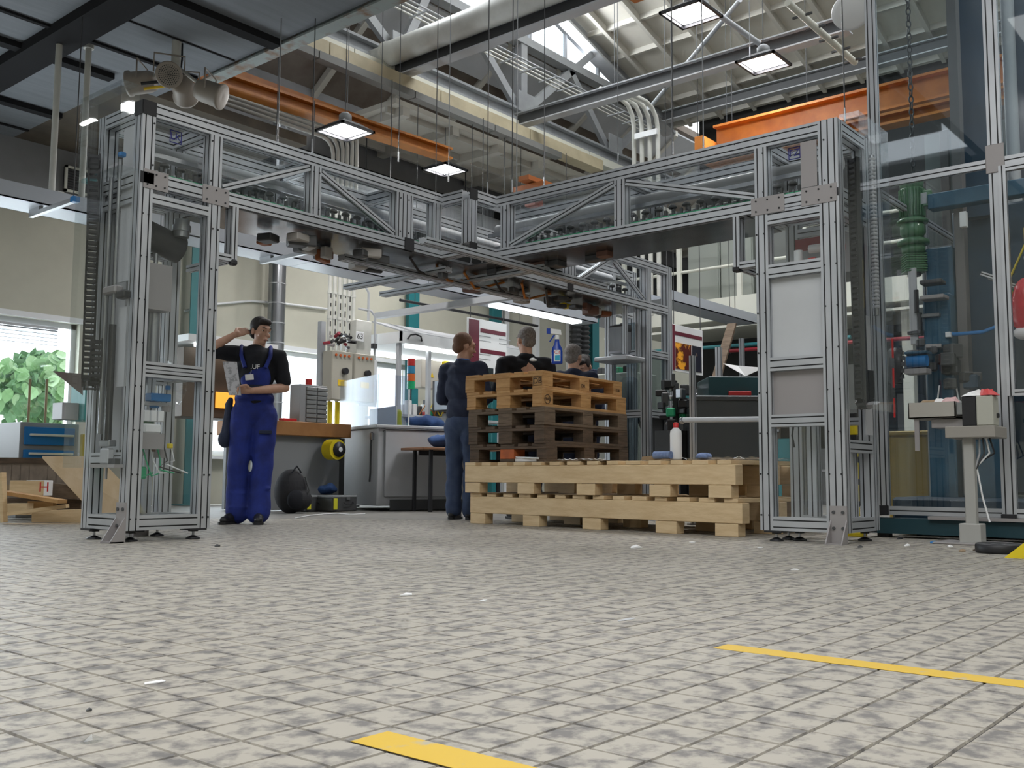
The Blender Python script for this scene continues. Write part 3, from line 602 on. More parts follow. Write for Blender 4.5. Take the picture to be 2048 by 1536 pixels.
# cross rails beneath the hub
for y in (5.05, 5.95): MB().prof((5.0, y, 2.12), (7.3, y, 2.12), .09, .045, Zv).build('under_rail', AL, g)
MB().prof((6.4, 5.0, 2.15), (6.4, 7.0, 2.15), .09, .045, Zv).build('under_rail', AL, g)
MB().prof((5.95, 5.7, 2.15), (5.95, 7.0, 2.15), .09, .045, Zv).build('under_rail', AL, g)
mixm = [M('wiring_brown', (.13, .06, .04), .6), yellow, M('pale_part', (.35, .33, .31), .5), dgrey, M('rust_part', (.28, .09, .03), .6), blue]
rr = random.Random(3)
for k in range(34):
    u_ = rr.choice([rr.uniform(3.9, 5.6), rr.uniform(5.9, 8.6)]); v_ = rr.uniform(5.75, 6.1)
    MB().cbox((u_, v_, 2.17-rr.uniform(0, .05)), (rr.uniform(.06, .22), rr.uniform(.05, .14), rr.uniform(.04, .09)), rot=(0, 0, rr.uniform(-.5, .5)), bev=.008).build('valve_block', rr.choice([dgrey, mixm[0], dgrey, mixm[2], mixm[4], dgrey, yellow] if k % 2 else [dgrey, mixm[0], mixm[2]]), g)
for k in range(10):
    v_ = rr.uniform(4.4, 5.6); MB().cbox((6.42+rr.uniform(-.12, .12), v_, 2.18), (rr.uniform(.06, .14), rr.uniform(.08, .25), .05), bev=.006).build('valve_block', rr.choice([dgrey, mixm[0], dgrey]), g)
for k in range(6):
    pts = [(5.6+k*.35, 5.8+.05*math.sin(k), 2.2), (5.75+k*.35, 5.85, 2.12-.02*(k % 3)), (5.95+k*.35, 5.95, 2.13), (6.15+k*.35, 5.85, 2.2)]; MB().tube(pts, .012, 6).build('cable', rr.choice([blk, orange, dgrey]), g)
# end caps and connector plates
def capp(c, d): MB().cbox(c, d).build('end_cap', blk, g)
for q in [((U0+.045, V0-.003, zt), (.09, .006, .09)), ((U0-.003, V0+.045, zt), (.006, .09, .09)), ((U1-.045, 5.332, zt), (.09, .006, .09)), ((U1-.045, 5.332, zl), (.09, .006, .1)), ((5.44, V0-.004, zl), (.10, .008, .1)), ((U0+.045, V0-.003, zl), (.09, .006, .07)), ((7.6, V0-.004, zl), (.09, .008, .1)), ((7.55, V0-.004, zt), (.09, .008, .1)), ((R0-.003, RV+.02, zl), (.006, .04, .05))]: capp(*q)
cnr = MB(); scr = MB()
def screw(p, n): scr.cyl(Vector(p), Vector(p)+Vector(n)*.005, .0065, seg=6)
def cplate(x0, x1, y0, y1, z0, z1, n):
    MB().box((x0, y0, z0), (x1, y1, z1)).build('connector_plate', plate, g)
    for fx in (.15, .5, .85):
        for fz in (.2, .8):
            p = (x0+(x1-x0)*fx if n[1] else (x0 if n[0] < 0 else x1), y0 if n[1] else y0+(y1-y0)*fx, z0+(z1-z0)*fz); screw(p, n)
cplate(U0+.02, U0+.19, V0-.006, V0, 2.195, 2.315, (0, -1, 0)); cplate(3.56, 3.76, V0-.006, V0, 2.195, 2.315, (0, -1, 0))
cplate(R0-.006, R0, RV+.01, RV+.25, 2.20, 2.32, (-1, 0, 0)); cplate(R0-.006, R0, 2.78, 3.02, 2.195, 2.315, (-1, 0, 0))
for z in np.arange(.14, 2.15, .27):
    for x in (U0+.025, U0+.065, U0+.565, U0+.525): screw((x, V0, z), (0, -1, 0))
    for y in (RV+.025, RV+.105, 2.93, 2.985): screw((R0, y, z+.03), (-1, 0, 0))
for x in np.arange(3.3, 5.9, .27): screw((x, V0, ZT-.025), (0, -1, 0)); screw((x+.1, V0, ZA-.02), (0, -1, 0))
for y in np.arange(2.6, 5.3, .27): screw((R0, y, ZT-.025), (-1, 0, 0)); screw((R0, y+.1, ZA-.02), (-1, 0, 0))
for z in (2.35, 2.62):
    for x in (3.56+.06, 3.20, 4.47, 4.52, 5.34, 5.43): screw((x, V0, z), (0, -1, 0))
    for y in (2.93, 4.08, 4.13, 5.23, 2.5): screw((R0, y, z), (-1, 0, 0))
scr.build('screw', blk, g, kind='stuff')
MB().box((R0-.002, RV+.14, ZA+.02), (R0+.004, RV+.25, ZB-.03)).build('cover_plate', plate, g)
# feet
def foot(x, y, lab=None):
    f = MB().cbox((x, y, .052), (.045, .045, .006)).box((x-.06, y-.06, Z0-.012), (x+.06, y+.06, Z0)).build('foot', blk, g)
    MB().cyl((x, y, .015), (x, y, .06), .008).build('spindle', steelm, f); MB().lathe([(0, 0), (.045, 0), (.045, .008), (.014, .024), (0, .026)], (x, y, 0), 16).build('pad', blk, f)
for x, y in ((U0+.09, V0+.1), (U0+.5, V0+.06), (U0+.04, V1-.1), (U0+.5, V1-.06), (R0+.04, 2.9), (R1-.3, 2.92), (R1-.06, RV+.08), (R0+.2, RV+.4), (9.0, V0+.05), (9.45, V0+.05), (9.0, V1-.05), (9.45, V1-.05)): foot(x, y)
def bracket(x, y, n):
    n = Vector(n); s_ = Vector((0, 0, 1)).cross(n); m = MB(); c = Vector((x, y, 0))
    def bx(a, b, z0, z1, w0, w1): m.prism([c+n*a+s_*w0+Vector((0, 0, z0)), c+n*b+s_*w0+Vector((0, 0, z0)), c+n*b+s_*w1+Vector((0, 0, z0)), c+n*a+s_*w1+Vector((0, 0, z0))], None, (0, 0, z1-z0))
    bx(0, .008, .0, .24, -.055, .055); bx(.008, .10, 0, .008, -.055, .055)
    for w0 in (-.055, .047): m.prism([c+n*.008+s_*w0, c+n*.10+s_*w0, c+n*.008+s_*w0+Vector((0, 0, .15))], None, s_*.008)
    b_ = m.build('floor_bracket', plate, g)
    for z in (.1, .2):
        for q in (-.03, .03): MB().cyl(c+n*.008+s_*q+Vector((0, 0, z)), c+n*.016+s_*q+Vector((0, 0, z)), .011, seg=6).build('bolt', dgrey, b_)
bracket(U0-.002, V0+.045, (-1, 0, 0)); bracket(R0-.002, RV+.05, (-1, 0, 0)); bracket(U0+.42, V1+.002, (0, 1, 0))
# inner conveyor: tubes, carriage clips and mushroom headed pins
MB().cyl((R0+.33, RV+.1, 2.56), (R0+.33, 5.6, 2.56), .055, seg=16).build('conveyor_tube', lgrey, g); MB().cyl((U0+.2, V0+.36, 2.56), (U1+2.9, V0+.36, 2.56), .05, seg=16).build('conveyor_tube', lgrey, g)
for (o_, z) in ((.14, 2.34), (.42, 2.34), (.20, 2.48)):
    MB().box((U0+.1, V0+o_, z), (8.9, V0+o_+.02, z+.03)).build('track', steelm, g); MB().box((R0+o_, RV+.1, z), (R0+o_+.02, 5.6, z+.03)).build('track', steelm, g)
def pin_at(p, par):
    a_ = MB().cyl((p[0], p[1], p[2]), (p[0], p[1], p[2]+.10), .008, seg=6).lathe([(.0, .128), (.022, .122), (.034, .104), (.028, .095), (.008, .097)], p, 10).cbox((p[0], p[1], p[2]+.03), (.028, .028, .03)).build('conveyor_pin', dgrey, par)
    return a_
p0 = pin_at((3.25, V0+.15, 2.31), g); n_ = 0
clipm = MB().cbox((3.25, V0+.10, 2.325), (.056, .03, .028)).cbox((3.25, V0+.10, 2.352), (.018, .02, .06), 1).build('pin_clip', [gclip, dgrey], g)
for k in range(1, 21): copy1(p0, g, (k*.118, 0, 0))
for k in range(1, 40): copy1(clipm, g, (k*.062, 0, 0))
for k in range(22): copy1(p0, g, (R0-3.25, 2.55+k*.118-(V0+.15), .0)); 
pr_ = [c for c in COL.objects if c.name.startswith('conveyor_pin')][-22:]
for c in pr_: c.location.x += .15
for k in range(40): copy1(clipm, g, (R0+.10-3.25, 2.52+k*.065-(V0+.10), 0), rot=(0, 0, PI/2))
for k in range(10): copy1(p0, g, (7.7-3.25+k*.12, 0, 0))
# sub frames hanging beside the towers
for (x, y, a) in ((U0+.70, V0+.045, 'u'), ):
    pf('post', (x, y, 1.84), (x, y, Z1), .045, .09, Y, g); MB().prof((U0+.58, y, 1.86), (x-.0225, y, 1.86), .09, .045, Zv).build('crossbar', AL, g); MB().cbox((x, y-.03, 1.835), (.05, .05, .04), bev=.01).build('corner_cap', blk, g); MB().prof((x, y+.046, 1.86), (x, V1, 1.86), .045, .045, Zv).build('crossbar', AL, g)
MB().prof((R0+.045, 3.14, 1.86), (R0+.045, 3.14, Z1), .09, .045, Y).build('post', AL, g); MB().prof((R0+.045, 3.0, 1.87), (R0+.045, 3.12, 1.87), .09, .045, Zv).build('crossbar', AL, g); MB().prof((R1-.1, 3.14, 1.86), (R1-.1, 3.14, Z1), .045, .045, Y).build('post', AL, g); MB().prof((R0+.09, 3.14, 1.86), (R1-.1, 3.14, 1.86), .045, .03, Zv).build('crossbar', AL, g); MB().cbox((R0+.03, 3.15, 1.85), (.06, .05, .04), bev=.008).build('corner_cap', blk, g)
MB().box((R0+.045, 3.01, 1.9), (R0+.049, 3.11, 2.19)).build('door_pane', clear, g)
# far tower hanging box and panels
for x in (8.62, 8.86): MB().prof((x, V0+.045, 1.70), (x, V0+.045, Z1), .03, .045, Y).build('post', AL, g)
MB().cbox((8.75, V0+.2, 1.66), (.36, .42, .05), bev=.01).build('bottom_tray', alu2, g); MB().cbox((8.78, V0+.22, 1.88), (.18, .2, .3), bev=.02).build('drive_unit', steelm, g)
MB().cyl((8.72, V0+.15, 2.0), (8.84, V0+.15, 2.0), .05, seg=14).build('drive_wheel', dgrey, g)
MB().box((9.07, V0+.07, .16), (9.41, V0+.075, 1.06)).build('door_panel', dgrey, g); MB().box((9.07, V0+.05, 1.14), (9.41, V0+.055, 1.71)).build('door_pane', clearD, g); MB().box((9.03, V0+.09, .16), (9.034, V1-.09, 2.1)).build('door_pane', clearD, g)
# inside the left tower
MB().box((U0+.10, V0+.30, .55), (U0+.12, V0+.50, 2.2)).build('back_plate', lgrey, g); MB().box((U0+.02, V0+.12, 1.62), (U0+.03, V0+.26, 2.62)).build('back_plate', lgrey, g)
MB().cyl((U0+.3, V0+.3, 1.11), (U0+.3, V0+.3, 1.62), .045, seg=18).build('cylinder', steelm, g); MB().cyl((U0+.3, V0+.3, 1.6), (U0+.3, V0+.3, 1.95), .014).build('piston_rod', steelm, g)
MB().cyl((U0+.23, V0+.3, 1.98), (U0+.47, V0+.3, 1.92), .095, seg=20).build('motor', blk, g, label='black cylindrical drive motor'); MB().cyl((U0+.42, V0+.2, 1.98), (U0+.42, V0+.2, 2.10), .05, seg=18).cyl((U0+.42, V0+.2, 2.02), (U0+.42, V0+.2, 2.06), .06, seg=18).build('flange_unit', steelm, g)
MB().cbox((U0+.25, V0+.25, 1.62), (.2, .15, .3)).build('slide_plate', plate, g); MB().cbox((U0+.27, V0+.15, .90), (.14, .08, .05), bev=.005).build('valve_block', blue, g); MB().cbox((U0+.22, V0+.15, .70), (.12, .08, .06), bev=.01).build('valve_block', white, g)
for i in range(3): MB().cbox((U0+.18+i*.05, V0+.15, .78), (.04, .06, .07), bev=.004).build('relay', white, g)
MB().cbox((U0+.22, V0+.17, .62), (.16, .12, .1)).build('valve_block', plate, g); MB().cbox((U0+.25, V0+.2, .86), (.22, .1, .02)).build('shelf_plate', lgrey, g)
for k in range(14):
    MB().cbox((U0+.12+rr.uniform(0, .3), V0+.12+rr.uniform(0, .2), rr.uniform(.5, 1.0)), (rr.uniform(.02, .06),)*3, rot=(0, 0, rr.uniform(0, 1)), bev=.004).build('fitting', rr.choice([blk, blue, plate, mixm[0], green_m, yellow]), g)
for k in range(6):
    x = U0+.15+k*.05; pts = [(x, V0+.2, .6), (x+.02, V0+.18, .5), (x+.06*math.sin(k), V0+.16, .38+.02*k), (x+.12, V0+.18, .42)]; MB().tube(pts, .005, 6).build('cable', rr.choice([gclip, blk, white]), g)
MB().cbox((U0+.2, V0+.25, .42), (.1, .08, .08), bev=.01).build('junction', gclip, g)
# inner linear column of the left tower, with handwheel disc
MB().prof((U0+.25, V0+.42, .16), (U0+.25, V0+.42, 2.2), .09, .09, Y).build('inner_column', AL, g); MB().prof((U0+.36, V0+.42, .16), (U0+.36, V0+.42, 1.05), .06, .06, Y).build('inner_column', AL, g)
MB().lathe([(0, 0), (.17, 0), (.175, .01), (.17, .02), (0, .02)], (U0+.38, V0+.28, 1.0), 32, axis=(0, 1, 0)).build('cover_disc', clear, g)
# left side: guide rods, black damper and drag chain inside a clear guard
MB().cyl((U0-.03, V0+.20, .62), (U0-.03, V0+.20, 1.34), .022).build('damper', blk, g); MB().cyl((U0-.03, V0+.20, 1.34), (U0-.03, V0+.20, 2.4), .012).build('guide_rod', steelm, g); MB().cyl((U0-.03, V0+.30, .66), (U0-.03, V0+.30, 2.3), .014).build('guide_rod', steelm, g)
MB().cbox((U0-.02, V0+.22, .60), (.05, .13, .04), bev=.005).build('rod_clamp', steelm, g); MB().cbox((U0-.02, V0+.22, .52), (.05, .10, .10), bev=.01).build('pump_block', lgrey, g); MB().cbox((U0-.01, V0+.14, .48), (.05, .1, .05)).build('pump_block', dgrey, g)
MB().cbox((U0-.02, V0+.20, .46), (.08, .3, .02)).build('shelf_plate', plate, g); MB().cyl((U0-.03, V0+.2, .38), (U0-.03, V0+.2, .46), .008).build('hose_tail', steelm, g)
MB().cbox((U0-.03, V0+.22, 1.56), (.06, .16, .05), bev=.01).build('rod_clamp', plate, g); MB().cbox((U0-.02, V0+.1, 1.52), (.06, .1, .05), bev=.01).build('sensor', blk, g); MB().cbox((U0+.01, V0+.13, 1.2), (.02, .12, .5)).build('back_plate', lgrey, g)
MB().cbox((U0-.04, V0+.16, 2.42), (.04, .04, .03), bev=.005).build('fitting', blue, g)
def chain(path, w_, h_, ax, par, nm='drag_chain', mat=blk, step=.036, pose='open'):
    root = MB(); 
    t = bpy.data.objects.new(nm, None)
    ax = Vector(ax).normalized(); first = None; pts = [Vector(p) for p in path]
    # resample
    res = []; acc = 0
    for a, b in zip(pts, pts[1:]):
        L = (b-a).length; d = (b-a)/L; s_ = -acc
        while s_+step <= L: s_ += step; res.append((a+d*s_, d))
        acc = L-s_
    COL.objects.link(t); t.parent = par; t.location = pts[0]-ORG[par]; ORG[t] = pts[0].copy()
    m = MB(); hw = w_/2
    for sgn in (-1, 1): m.box((sgn*hw-.012*sgn, -h_/2, -.019), (sgn*hw, h_/2, .019))
    for sy in (-1, 1): m.box((-hw, sy*h_/2-.004*sy, -.010), (hw, sy*h_/2, .010))
    me = None
    for p, d in res:
        y = d.cross(ax).normalized(); R = Matrix((ax, y, d)).transposed() if False else Matrix(((ax.x, y.x, d.x), (ax.y, y.y, d.y), (ax.z, y.z, d.z)))
        if me is None:
            me = bpy.data.meshes.new('chain_link'); me.from_pydata([tuple(v) for v in m.v], [], m.f); me.materials.append(mat)
        o = bpy.data.objects.new('chain_link', me); COL.objects.link(o); o.parent = t; o.location = p-ORG[t]; o.rotation_euler = R.to_euler()
    return t
a0 = 6.10
# drag chain of the left tower: long run, U bend at the bottom, short run back up
path = [(3.06, a0+.03, 2.5), (3.06, a0, 1.9), (3.06, a0-.02, 1.1)]+[(3.06, a0-.02-.05+.05*math.cos(t), 1.02-.06*math.sin(t)) for t in np.linspace(0, PI, 7)]+[(3.06, a0-.12, 1.25)]
chain(path, .075, .05, (1, -.55, 0), g)
wires = M('chain_wires', (.45, .45, .42), .6, var=(.55, .38, .05), scale=5, thr=(.45, .6))
path = [(R0+.14, RV-.055, 2.52), (R0+.14, RV-.055, 1.9), (R0+.15, RV-.055, 1.2), (R0+.16, RV-.055, .95)]+[(R0+.21-.05*math.cos(t), RV-.055, .93-.05*math.sin(t)) for t in np.linspace(0, PI, 7)]+[(R0+.26, RV-.055, 1.1)]
chain(path, .07, .05, (.35, 1, 0), g)
# clear guards
def guard(a, b, nm='clear_guard'):
    t = .004; m = MB().box((a[0], a[1], a[2]), (a[0]+t, b[1], b[2])).box((a[0], a[1], a[2]), (b[0], a[1]+t, b[2])).box((a[0], b[1]-t, a[2]), (b[0], b[1], b[2])).box((a[0], a[1], b[2]-t), (b[0], b[1], b[2])); m.build(nm, clear, g)
guard((3.0, V0+.03, .45), (U0, V1+.03, 2.31)); guard((3.0, V0+.05, 2.33), (U0, V1+.03, 2.86))
t_ = .004
MB().box((R0+.04, RV-.13, .85), (R1, RV-.126, 2.78)).box((R0+.04, RV-.13, .85), (R0+.044, RV, 2.78)).box((R1-.004, RV-.13, .85), (R1, RV, 2.78)).box((R0+.04, RV-.13, 2.776), (R1, RV, 2.78)).build('clear_guard', clear, g)
MB().cyl((R1-.12, RV-.06, 1.5), (R1-.12, RV-.06, 2.6), .02, seg=12).build('corrugated_hose', steelm, g)
hz = MB()
for i in range(40): hz.lathe([(.021, 0), (.026, .009), (.021, .018)], (R1-.12, RV-.06, 1.55+i*.026), 12)
hz.build('hose_rib', lgrey, g, kind='stuff')
MB().box((R1-.22, RV-.01, .7), (R1-.1, RV, 1.5)).build('terminal_strip', lgrey, g)
for i in range(3): MB().box((R1-.02, RV-.13, .82+i*.2), (R1-.012, RV-.12, .95+i*.2)).build('warning_strip', red, g)
# inside the right tower window: red and white rolls
MB().cyl((R0+.3, 2.52, 1.98), (R0+.3, 2.62, 1.98), .08, seg=18).build('reel', red, g); MB().box((R0+.21, 2.53, 1.98), (R0+.215, 2.61, 2.06)).build('reel_label', paper, g); MB().cyl((R0+.3, 2.62, 1.98), (R0+.3, 2.74, 1.98), .03, seg=14).build('spindle', white, g)
MB().cbox((R0+.35, 2.76, 2.03), (.03, .2, .08)).build('label_plate', M('dark_red', (.25, .01, .02), .5), g); MB().box((R0+.48, 2.50, 1.83), (R0+.49, 2.9, 2.1)).build('back_plate', lgrey, g); MB().cyl((R0+.25, 2.8, 1.85), (R0+.25, 2.8, 1.97), .03).build('cup', white, g); MB().cbox((R0+.25, 2.7, 1.88), (.04, .05, .05)).build('clamp', red, g)
MB().prof((R0+.3, 2.74, .16), (R0+.3, 2.74, .76), .09, .06, Y).build('inner_column', AL, g); MB().tube([(R0+.2, 2.84, .76), (R0+.2, 2.85, .7), (R0+.21, 2.84, .62)], .006, 6).build('cable', blk, g)
MB().prof((R0+.4, RV+.12, .16), (R0+.4, RV+.12, .60), .09, .06, Y).build('inner_column', AL, g)
# hand drawn marks on paper squares
ink = M('blue_ink', (.03, .03, .22), .6)
def mark(c, n, word, s_, parent):
    n = Vector(n); x = Vector((0, 0, 1)).cross(n); z = Vector((0, 0, 1)); c = Vector(c); h = s_/2
    sq = MB(); 
    for a, b, cc, dd in ((-h, -h, h, -h+.006), (-h, h-.006, h, h), (-h, -h, -h+.006, h), (h-.006, -h, h, h)):
        sq.prism([c+x*a+z*b, c+x*cc+z*b, c+x*cc+z*dd, c+x*a+z*dd], None, n*.001)
    o = sq.build('drawn_square', ink, parent)
    text(word, 'lettering', s_*.8, ink, c+n*.001, facing(n), parent)
mark((3.395, V0+.073, 2.60), (0, -1, 0), 'LK', .085, g); mark((R0+.073, 2.735, 2.60), (-1, 0, 0), 'FZ', .085, g)
# rod between the tower and the machine beside it
rd = thing('support_tube', 'grey horizontal tube running from the right tower to the left', 'tube', (6.8, 3.6, .9)); p0 = at(1362, 840, D=7.6); p1 = Vector((R0+.3, 3.0, at(1525, 840, D=7).z)); MB().cyl(p0, p1, .02, seg=12).build('tube', lgrey, rd); MB().cyl(p0+Vector((0, 0, -.01)), p0+(p1-p0).normalized()*.03, .024).build('end_cap', steelm, rd)
# ================================================================ FLOOR MARKS AND LITTER
ylw = M('floor_line_yellow', (.62, .40, .03), .55, var=(.40, .36, .27), scale=14, thr=(.60, .68), detail=8)
one(MB().box((1.034, .30, 0), (1.112, 1.185, .0006)), 'floor_line', ylw, 'short worn yellow floor line running off the bottom edge', 'floor marking')
one(MB().box((2.158, -1.2, 0), (2.232, 1.18, .0006)), 'floor_line', ylw, 'long yellow floor line running off to the right edge', 'floor marking')
def scrap(nm, px, py, sx, sy, h_, mat, lab, cat='litter', rz_=0.):
    q = at(px, py, z=0); r2 = random.Random(px*7+py); n = 7; m = MB(); vs = []
    for i in range(n):
        a = 2*PI*i/n+rz_; r_ = r2.uniform(.7, 1.1); vs.append((q.x+sx*math.cos(a)*r_, q.y+sy*math.sin(a)*r_, .001+h_*r2.uniform(0, .6)))
    vs.append((q.x, q.y, h_)); vs += [(v[0], v[1], .0005) for v in vs[:n]]
    m.add(vs, [(i, (i+1) % n, n) for i in range(n)]+[(i, n+1+i, n+1+(i+1) % n, (i+1) % n) for i in range(n)]+[tuple(range(n+1, 2*n+1))[::-1]]); return one(m, nm, mat, lab, cat)
scrap('paper_scrap', 310, 1366, .028, .010, .004, paper, 'thin flat white scrap on the tiles at lower left')
scrap('plastic_scrap', 183, 1484, .02, .012, .012, clear, 'small clear plastic scrap on the tiles near the bottom left')
scrap('dark_pebble', 178, 1422, .006, .005, .006, dgrey, 'small dark pebble on the tiles at lower left', 'pebble')
scrap('paper_scrap', 812, 1191, .035, .012, .01, paper, 'crumpled white scrap left of the small white stub')
scrap('paper_stub', 967, 1202, .02, .006, .006, white, 'small straight white stub in the middle of the floor')
scrap('paper_scrap', 1272, 1096, .045, .03, .02, paper, 'crumpled white scrap in front of the pallet feet')
scrap('paper_scrap', 1590, 1140, .03, .02, .006, paper, 'white scrap in front of the right tower')
scrap('dark_scrap', 434, 1093, .02, .015, .015, dgrey, 'small dark scrap right of the left tower feet')
scrap('paper_scrap', 1521, 1096, .03, .02, .006, paper, 'white scrap beside the front left foot of the right tower')
scrap('paper_scrap', 1385, 1085, .03, .02, .006, paper, 'white scrap under the edge of the big pallets')
scrap('plaster_streak', 1250, 1240, .05, .012, .001, lgrey, 'faint pale streak on the floor right of centre', 'smear')
scrap('plaster_streak', 610, 1098, .06, .02, .001, lgrey, 'faint pale streak on the floor in front of the young man', 'smear')
for i, (x, y, s_, mt, lab) in enumerate([(1800, 1078, .05, blk, 'black scrap left of the blue tool'), (1870, 1086, .07, blue, 'blue handled tool lying under the machine'), (1815, 1092, .04, paper, 'pale chip left of the machine post'), (1925, 1103, .05, cardb, 'brown chip at the foot of the grey stand'), (1960, 1100, .09, pine3, 'dark flat stick beside the stand foot'), (1720, 1095, .03, dgrey, 'dark chip by the right tower bracket'), (1900, 1094, .04, paper, 'white chip right of the blue tool'), (1840, 1070, .05, dgrey, 'dark lump under the machine beam')]):
    scrap('floor_debris', x, y, s_, s_*.4, .015, mt, lab)
rg = one(MB().lathe([(.04, 0), (.115, 0), (.12, .012), (.12, .045), (.11, .055), (.05, .05), (.04, .03)], at(1997, 1106, z=0), 28), 'rubber_ring', blk, 'flat black rubber disc lying at the foot of the grey stand', 'disc')
# ================================================================ PALLETS
def big_pallet(label):
    t = thing('long_pallet', label, 'pallet', (0, 0, 0), local=True, group='long pale pallets'); L_, D_ = 2.78, 1.15
    for i, x in enumerate([0, .62, 1.28, 2.0, L_-.26]):
        for j, y in enumerate((0, D_/2-.05, D_-.1)):
            MB().cbox((x+.1+(.03 if i else 0), y+.05, .045), (.19, .1, .09), bev=.003).build('foot_block', pine, t)
    for y in (0, D_/2-.05, D_-.1): MB().cbox((L_/2, y+.05, .165), (L_, .1, .145), bev=.004).build('bearer', pine, t)
    n = 14
    for i in range(n):
        w_ = .14 if i % 3 else .17; x = .07+i*(L_-.16)/(n-1); MB().cbox((x, D_/2, .254), (w_*.8, D_, .03), bev=.002).build('deck_board', pine, t)
    return t
rzP = math.atan2(2.81, -.22); P0 = Vector((6.38, 3.22, 0))
# local x runs from the right end to the left end (+v), local y points away from the camera
def place(t, p, rz_, flip=True):
    t.location = p; t.rotation_euler = (0, 0, rz_)
bp1 = big_pallet('lower of the two long pale wooden pallets, standing on the floor')
# rotate so that local x -> (-.22, 2.81): local y would be -u; use left end as origin instead
Lend = Vector((6.60, 6.02, 0)); rzL = math.atan2(3.22-6.02, 6.38-6.60)
place(bp1, Lend, rzL)
bp2 = dup(bp1, Lend+Vector((-.03, .04, .271)), rzL+.004, 'upper of the two long pale wooden pallets, under the small pallet stack')
# cardboard sheets
ux = Vector((math.cos(rzL), math.sin(rzL), 0)); uy = Vector((-math.sin(rzL), math.cos(rzL), 0))
def onpal(x, y, z): return Lend+ux*x+uy*y+Vector((0, 0, z))
def sheet(x0, x1, y0, y1, z, nm, mat, lab, cat, seed=1, amp=.006):
    r2 = random.Random(seed); nx, ny = 14, 5; m = MB(); vs = []
    for L_ in (0, .003):
        for j in range(ny+1):
            for i in range(nx+1):
                q = onpal(x0+(x1-x0)*i/nx, y0+(y1-y0)*j/ny+(r2.uniform(-.01, .01) if j == 0 else 0), z+L_+(amp*abs(math.sin(i*1.7+seed)*math.cos(j*1.3)))); vs.append(q)
    k = (nx+1)*(ny+1); fs = []
    for j in range(ny):
        for i in range(nx):
            a = j*(nx+1)+i; fs.append((a, a+nx+1, a+nx+2, a+1)); fs.append((k+a, k+a+1, k+a+nx+2, k+a+nx+1))
    for i in range(nx): fs.append((i, i+1, k+i+1, k+i)); a = ny*(nx+1)+i; fs.append((a+1, a, k+a, k+a+1))
    for j in range(ny): a = j*(nx+1); fs.append((a+nx+1, a, k+a, k+a+nx+1)); a += nx; fs.append((a, a+nx+1, k+a+nx+1, k+a))
    return one(m.add(vs, fs), nm, mat, lab, cat)
for f_, z in ((bp1, .27),): pass
z1, z2 = .2695, .541
sheet(.02, 1.5, -.01, .9, z1, 'cardboard_sheet', cardb, 'brown cardboard sheet squeezed between the two long pallets', 'cardboard', 2, .0008)
sheet(.9, 1.62, .0, .30, z2, 'cardboard_sheet', cardb, 'brown cardboard sheet on the long pallet in front of the stack', 'cardboard', 5, .004)
sheet(1.9, 2.7, .1, .9, z2, 'cardboard_sheet', cardb, 'brown cardboard sheet on the long pallet under the white bottle', 'cardboard', 8, .004)
sheet(2.1, 2.75, .25, .75, z2+.009, 'plastic_film', clear, 'clear plastic film lying at the right end of the long pallet', 'film', 11, .02)
sheet(1.0, 1.4, .05, .20, z2+.009, 'plastic_film', paper, 'white crumpled paper lying in front of the stack', 'paper', 12, .012)
# EUR pallets
def euro(label, m1, seed, odd=None, bottom=True):
    r2 = random.Random(seed); s_ = 1.077; t = thing('euro_pallet', label, 'pallet', (0, 0, 0), local=True, group='stacked euro pallets')
    L_, D_ = 1.2*s_, .8*s_; k = s_
    # local x = long side (away right), local y = short side (to the left)
    for i, x in enumerate((0, L_/2-.0725*k, L_-.145*k)):
        for j, y in enumerate((0, D_/2-.0725*k, D_-.1*k)):
            wy = .145*k if j == 1 else .1*k
            o = MB().cbox((x+.0725*k+r2.uniform(-.003, .003), y+wy/2, .061*k), (.145*k, wy, .078*k), bev=.003).build('block', orgw if odd == (i, j) else m1, t, label='orange painted block' if odd == (i, j) else None)
    for y, wy in ((0, .1*k), (D_/2-.0725*k, .145*k), (D_-.1*k, .1*k)): MB().cbox((L_/2, y+wy/2, .011*k), (L_, wy, .022*k), bev=.002).build('bottom_board', m1, t)
    for i, x in enumerate((0, L_/2-.0725*k, L_-.145*k)): MB().cbox((x+.0725*k, D_/2, .111*k), (.145*k, D_, .022*k), bev=.002).build('stringer_board', m1, t)
    for y, wy in ((0, .145*k), (.1875*k, .1*k), (.3275*k, .145*k), (.5125*k, .1*k), (.655*k, .145*k)): MB().cbox((L_/2+r2.uniform(-.004, .004), y+wy/2, .133*k), (L_, wy, .022*k), bev=.002).build('deck_board', m1, t)
    return t
EP = Vector((6.60, 5.17, z2+.003)); H_ = .1555
specs = [('lowest small pallet of the stack, dark weathered, with one orange block', pine3, (0, 1)), ('second small pallet from the bottom of the stack, dark weathered', pine3, None), ('third small pallet of the stack, dark grey brown, right in its middle', pine4, None), ('second small pallet from the top of the stack, fresh yellowish wood with burnt marks', pine2, None), ('topmost small pallet of the stack, fresh yellowish wood stamped DB', pine2, None)]
eps = []
for i, (lab, m_, odd) in enumerate(specs):
    t = euro(lab, m_, 20+i, odd); a = math.radians([1.2, .5, .8, .2, 2.2][i]); off = [(.02, 0), (.0, .01), (-.01, .0), (-.02, .02), (.0, .03)][i]
    t.location = EP+Vector((off[0], off[1], i*H_)); t.rotation_euler = (0, 0, a); eps.append(t)
stamp = M('stamp_ink', (.03, .02, .015), .8)
def local_text(body, size, loc, n, par, mat=stamp): 
    return text(body, 'stamp', size, mat, loc, facing(n), par, .0006)
local_text('DB', .07, (-.0035, .05, .065), (-1, 0, 0), eps[4]); bx_ = MB()
for a in ((-.0012, .005, .03, .0, .012, .105),): pass
fr_ = MB(); 
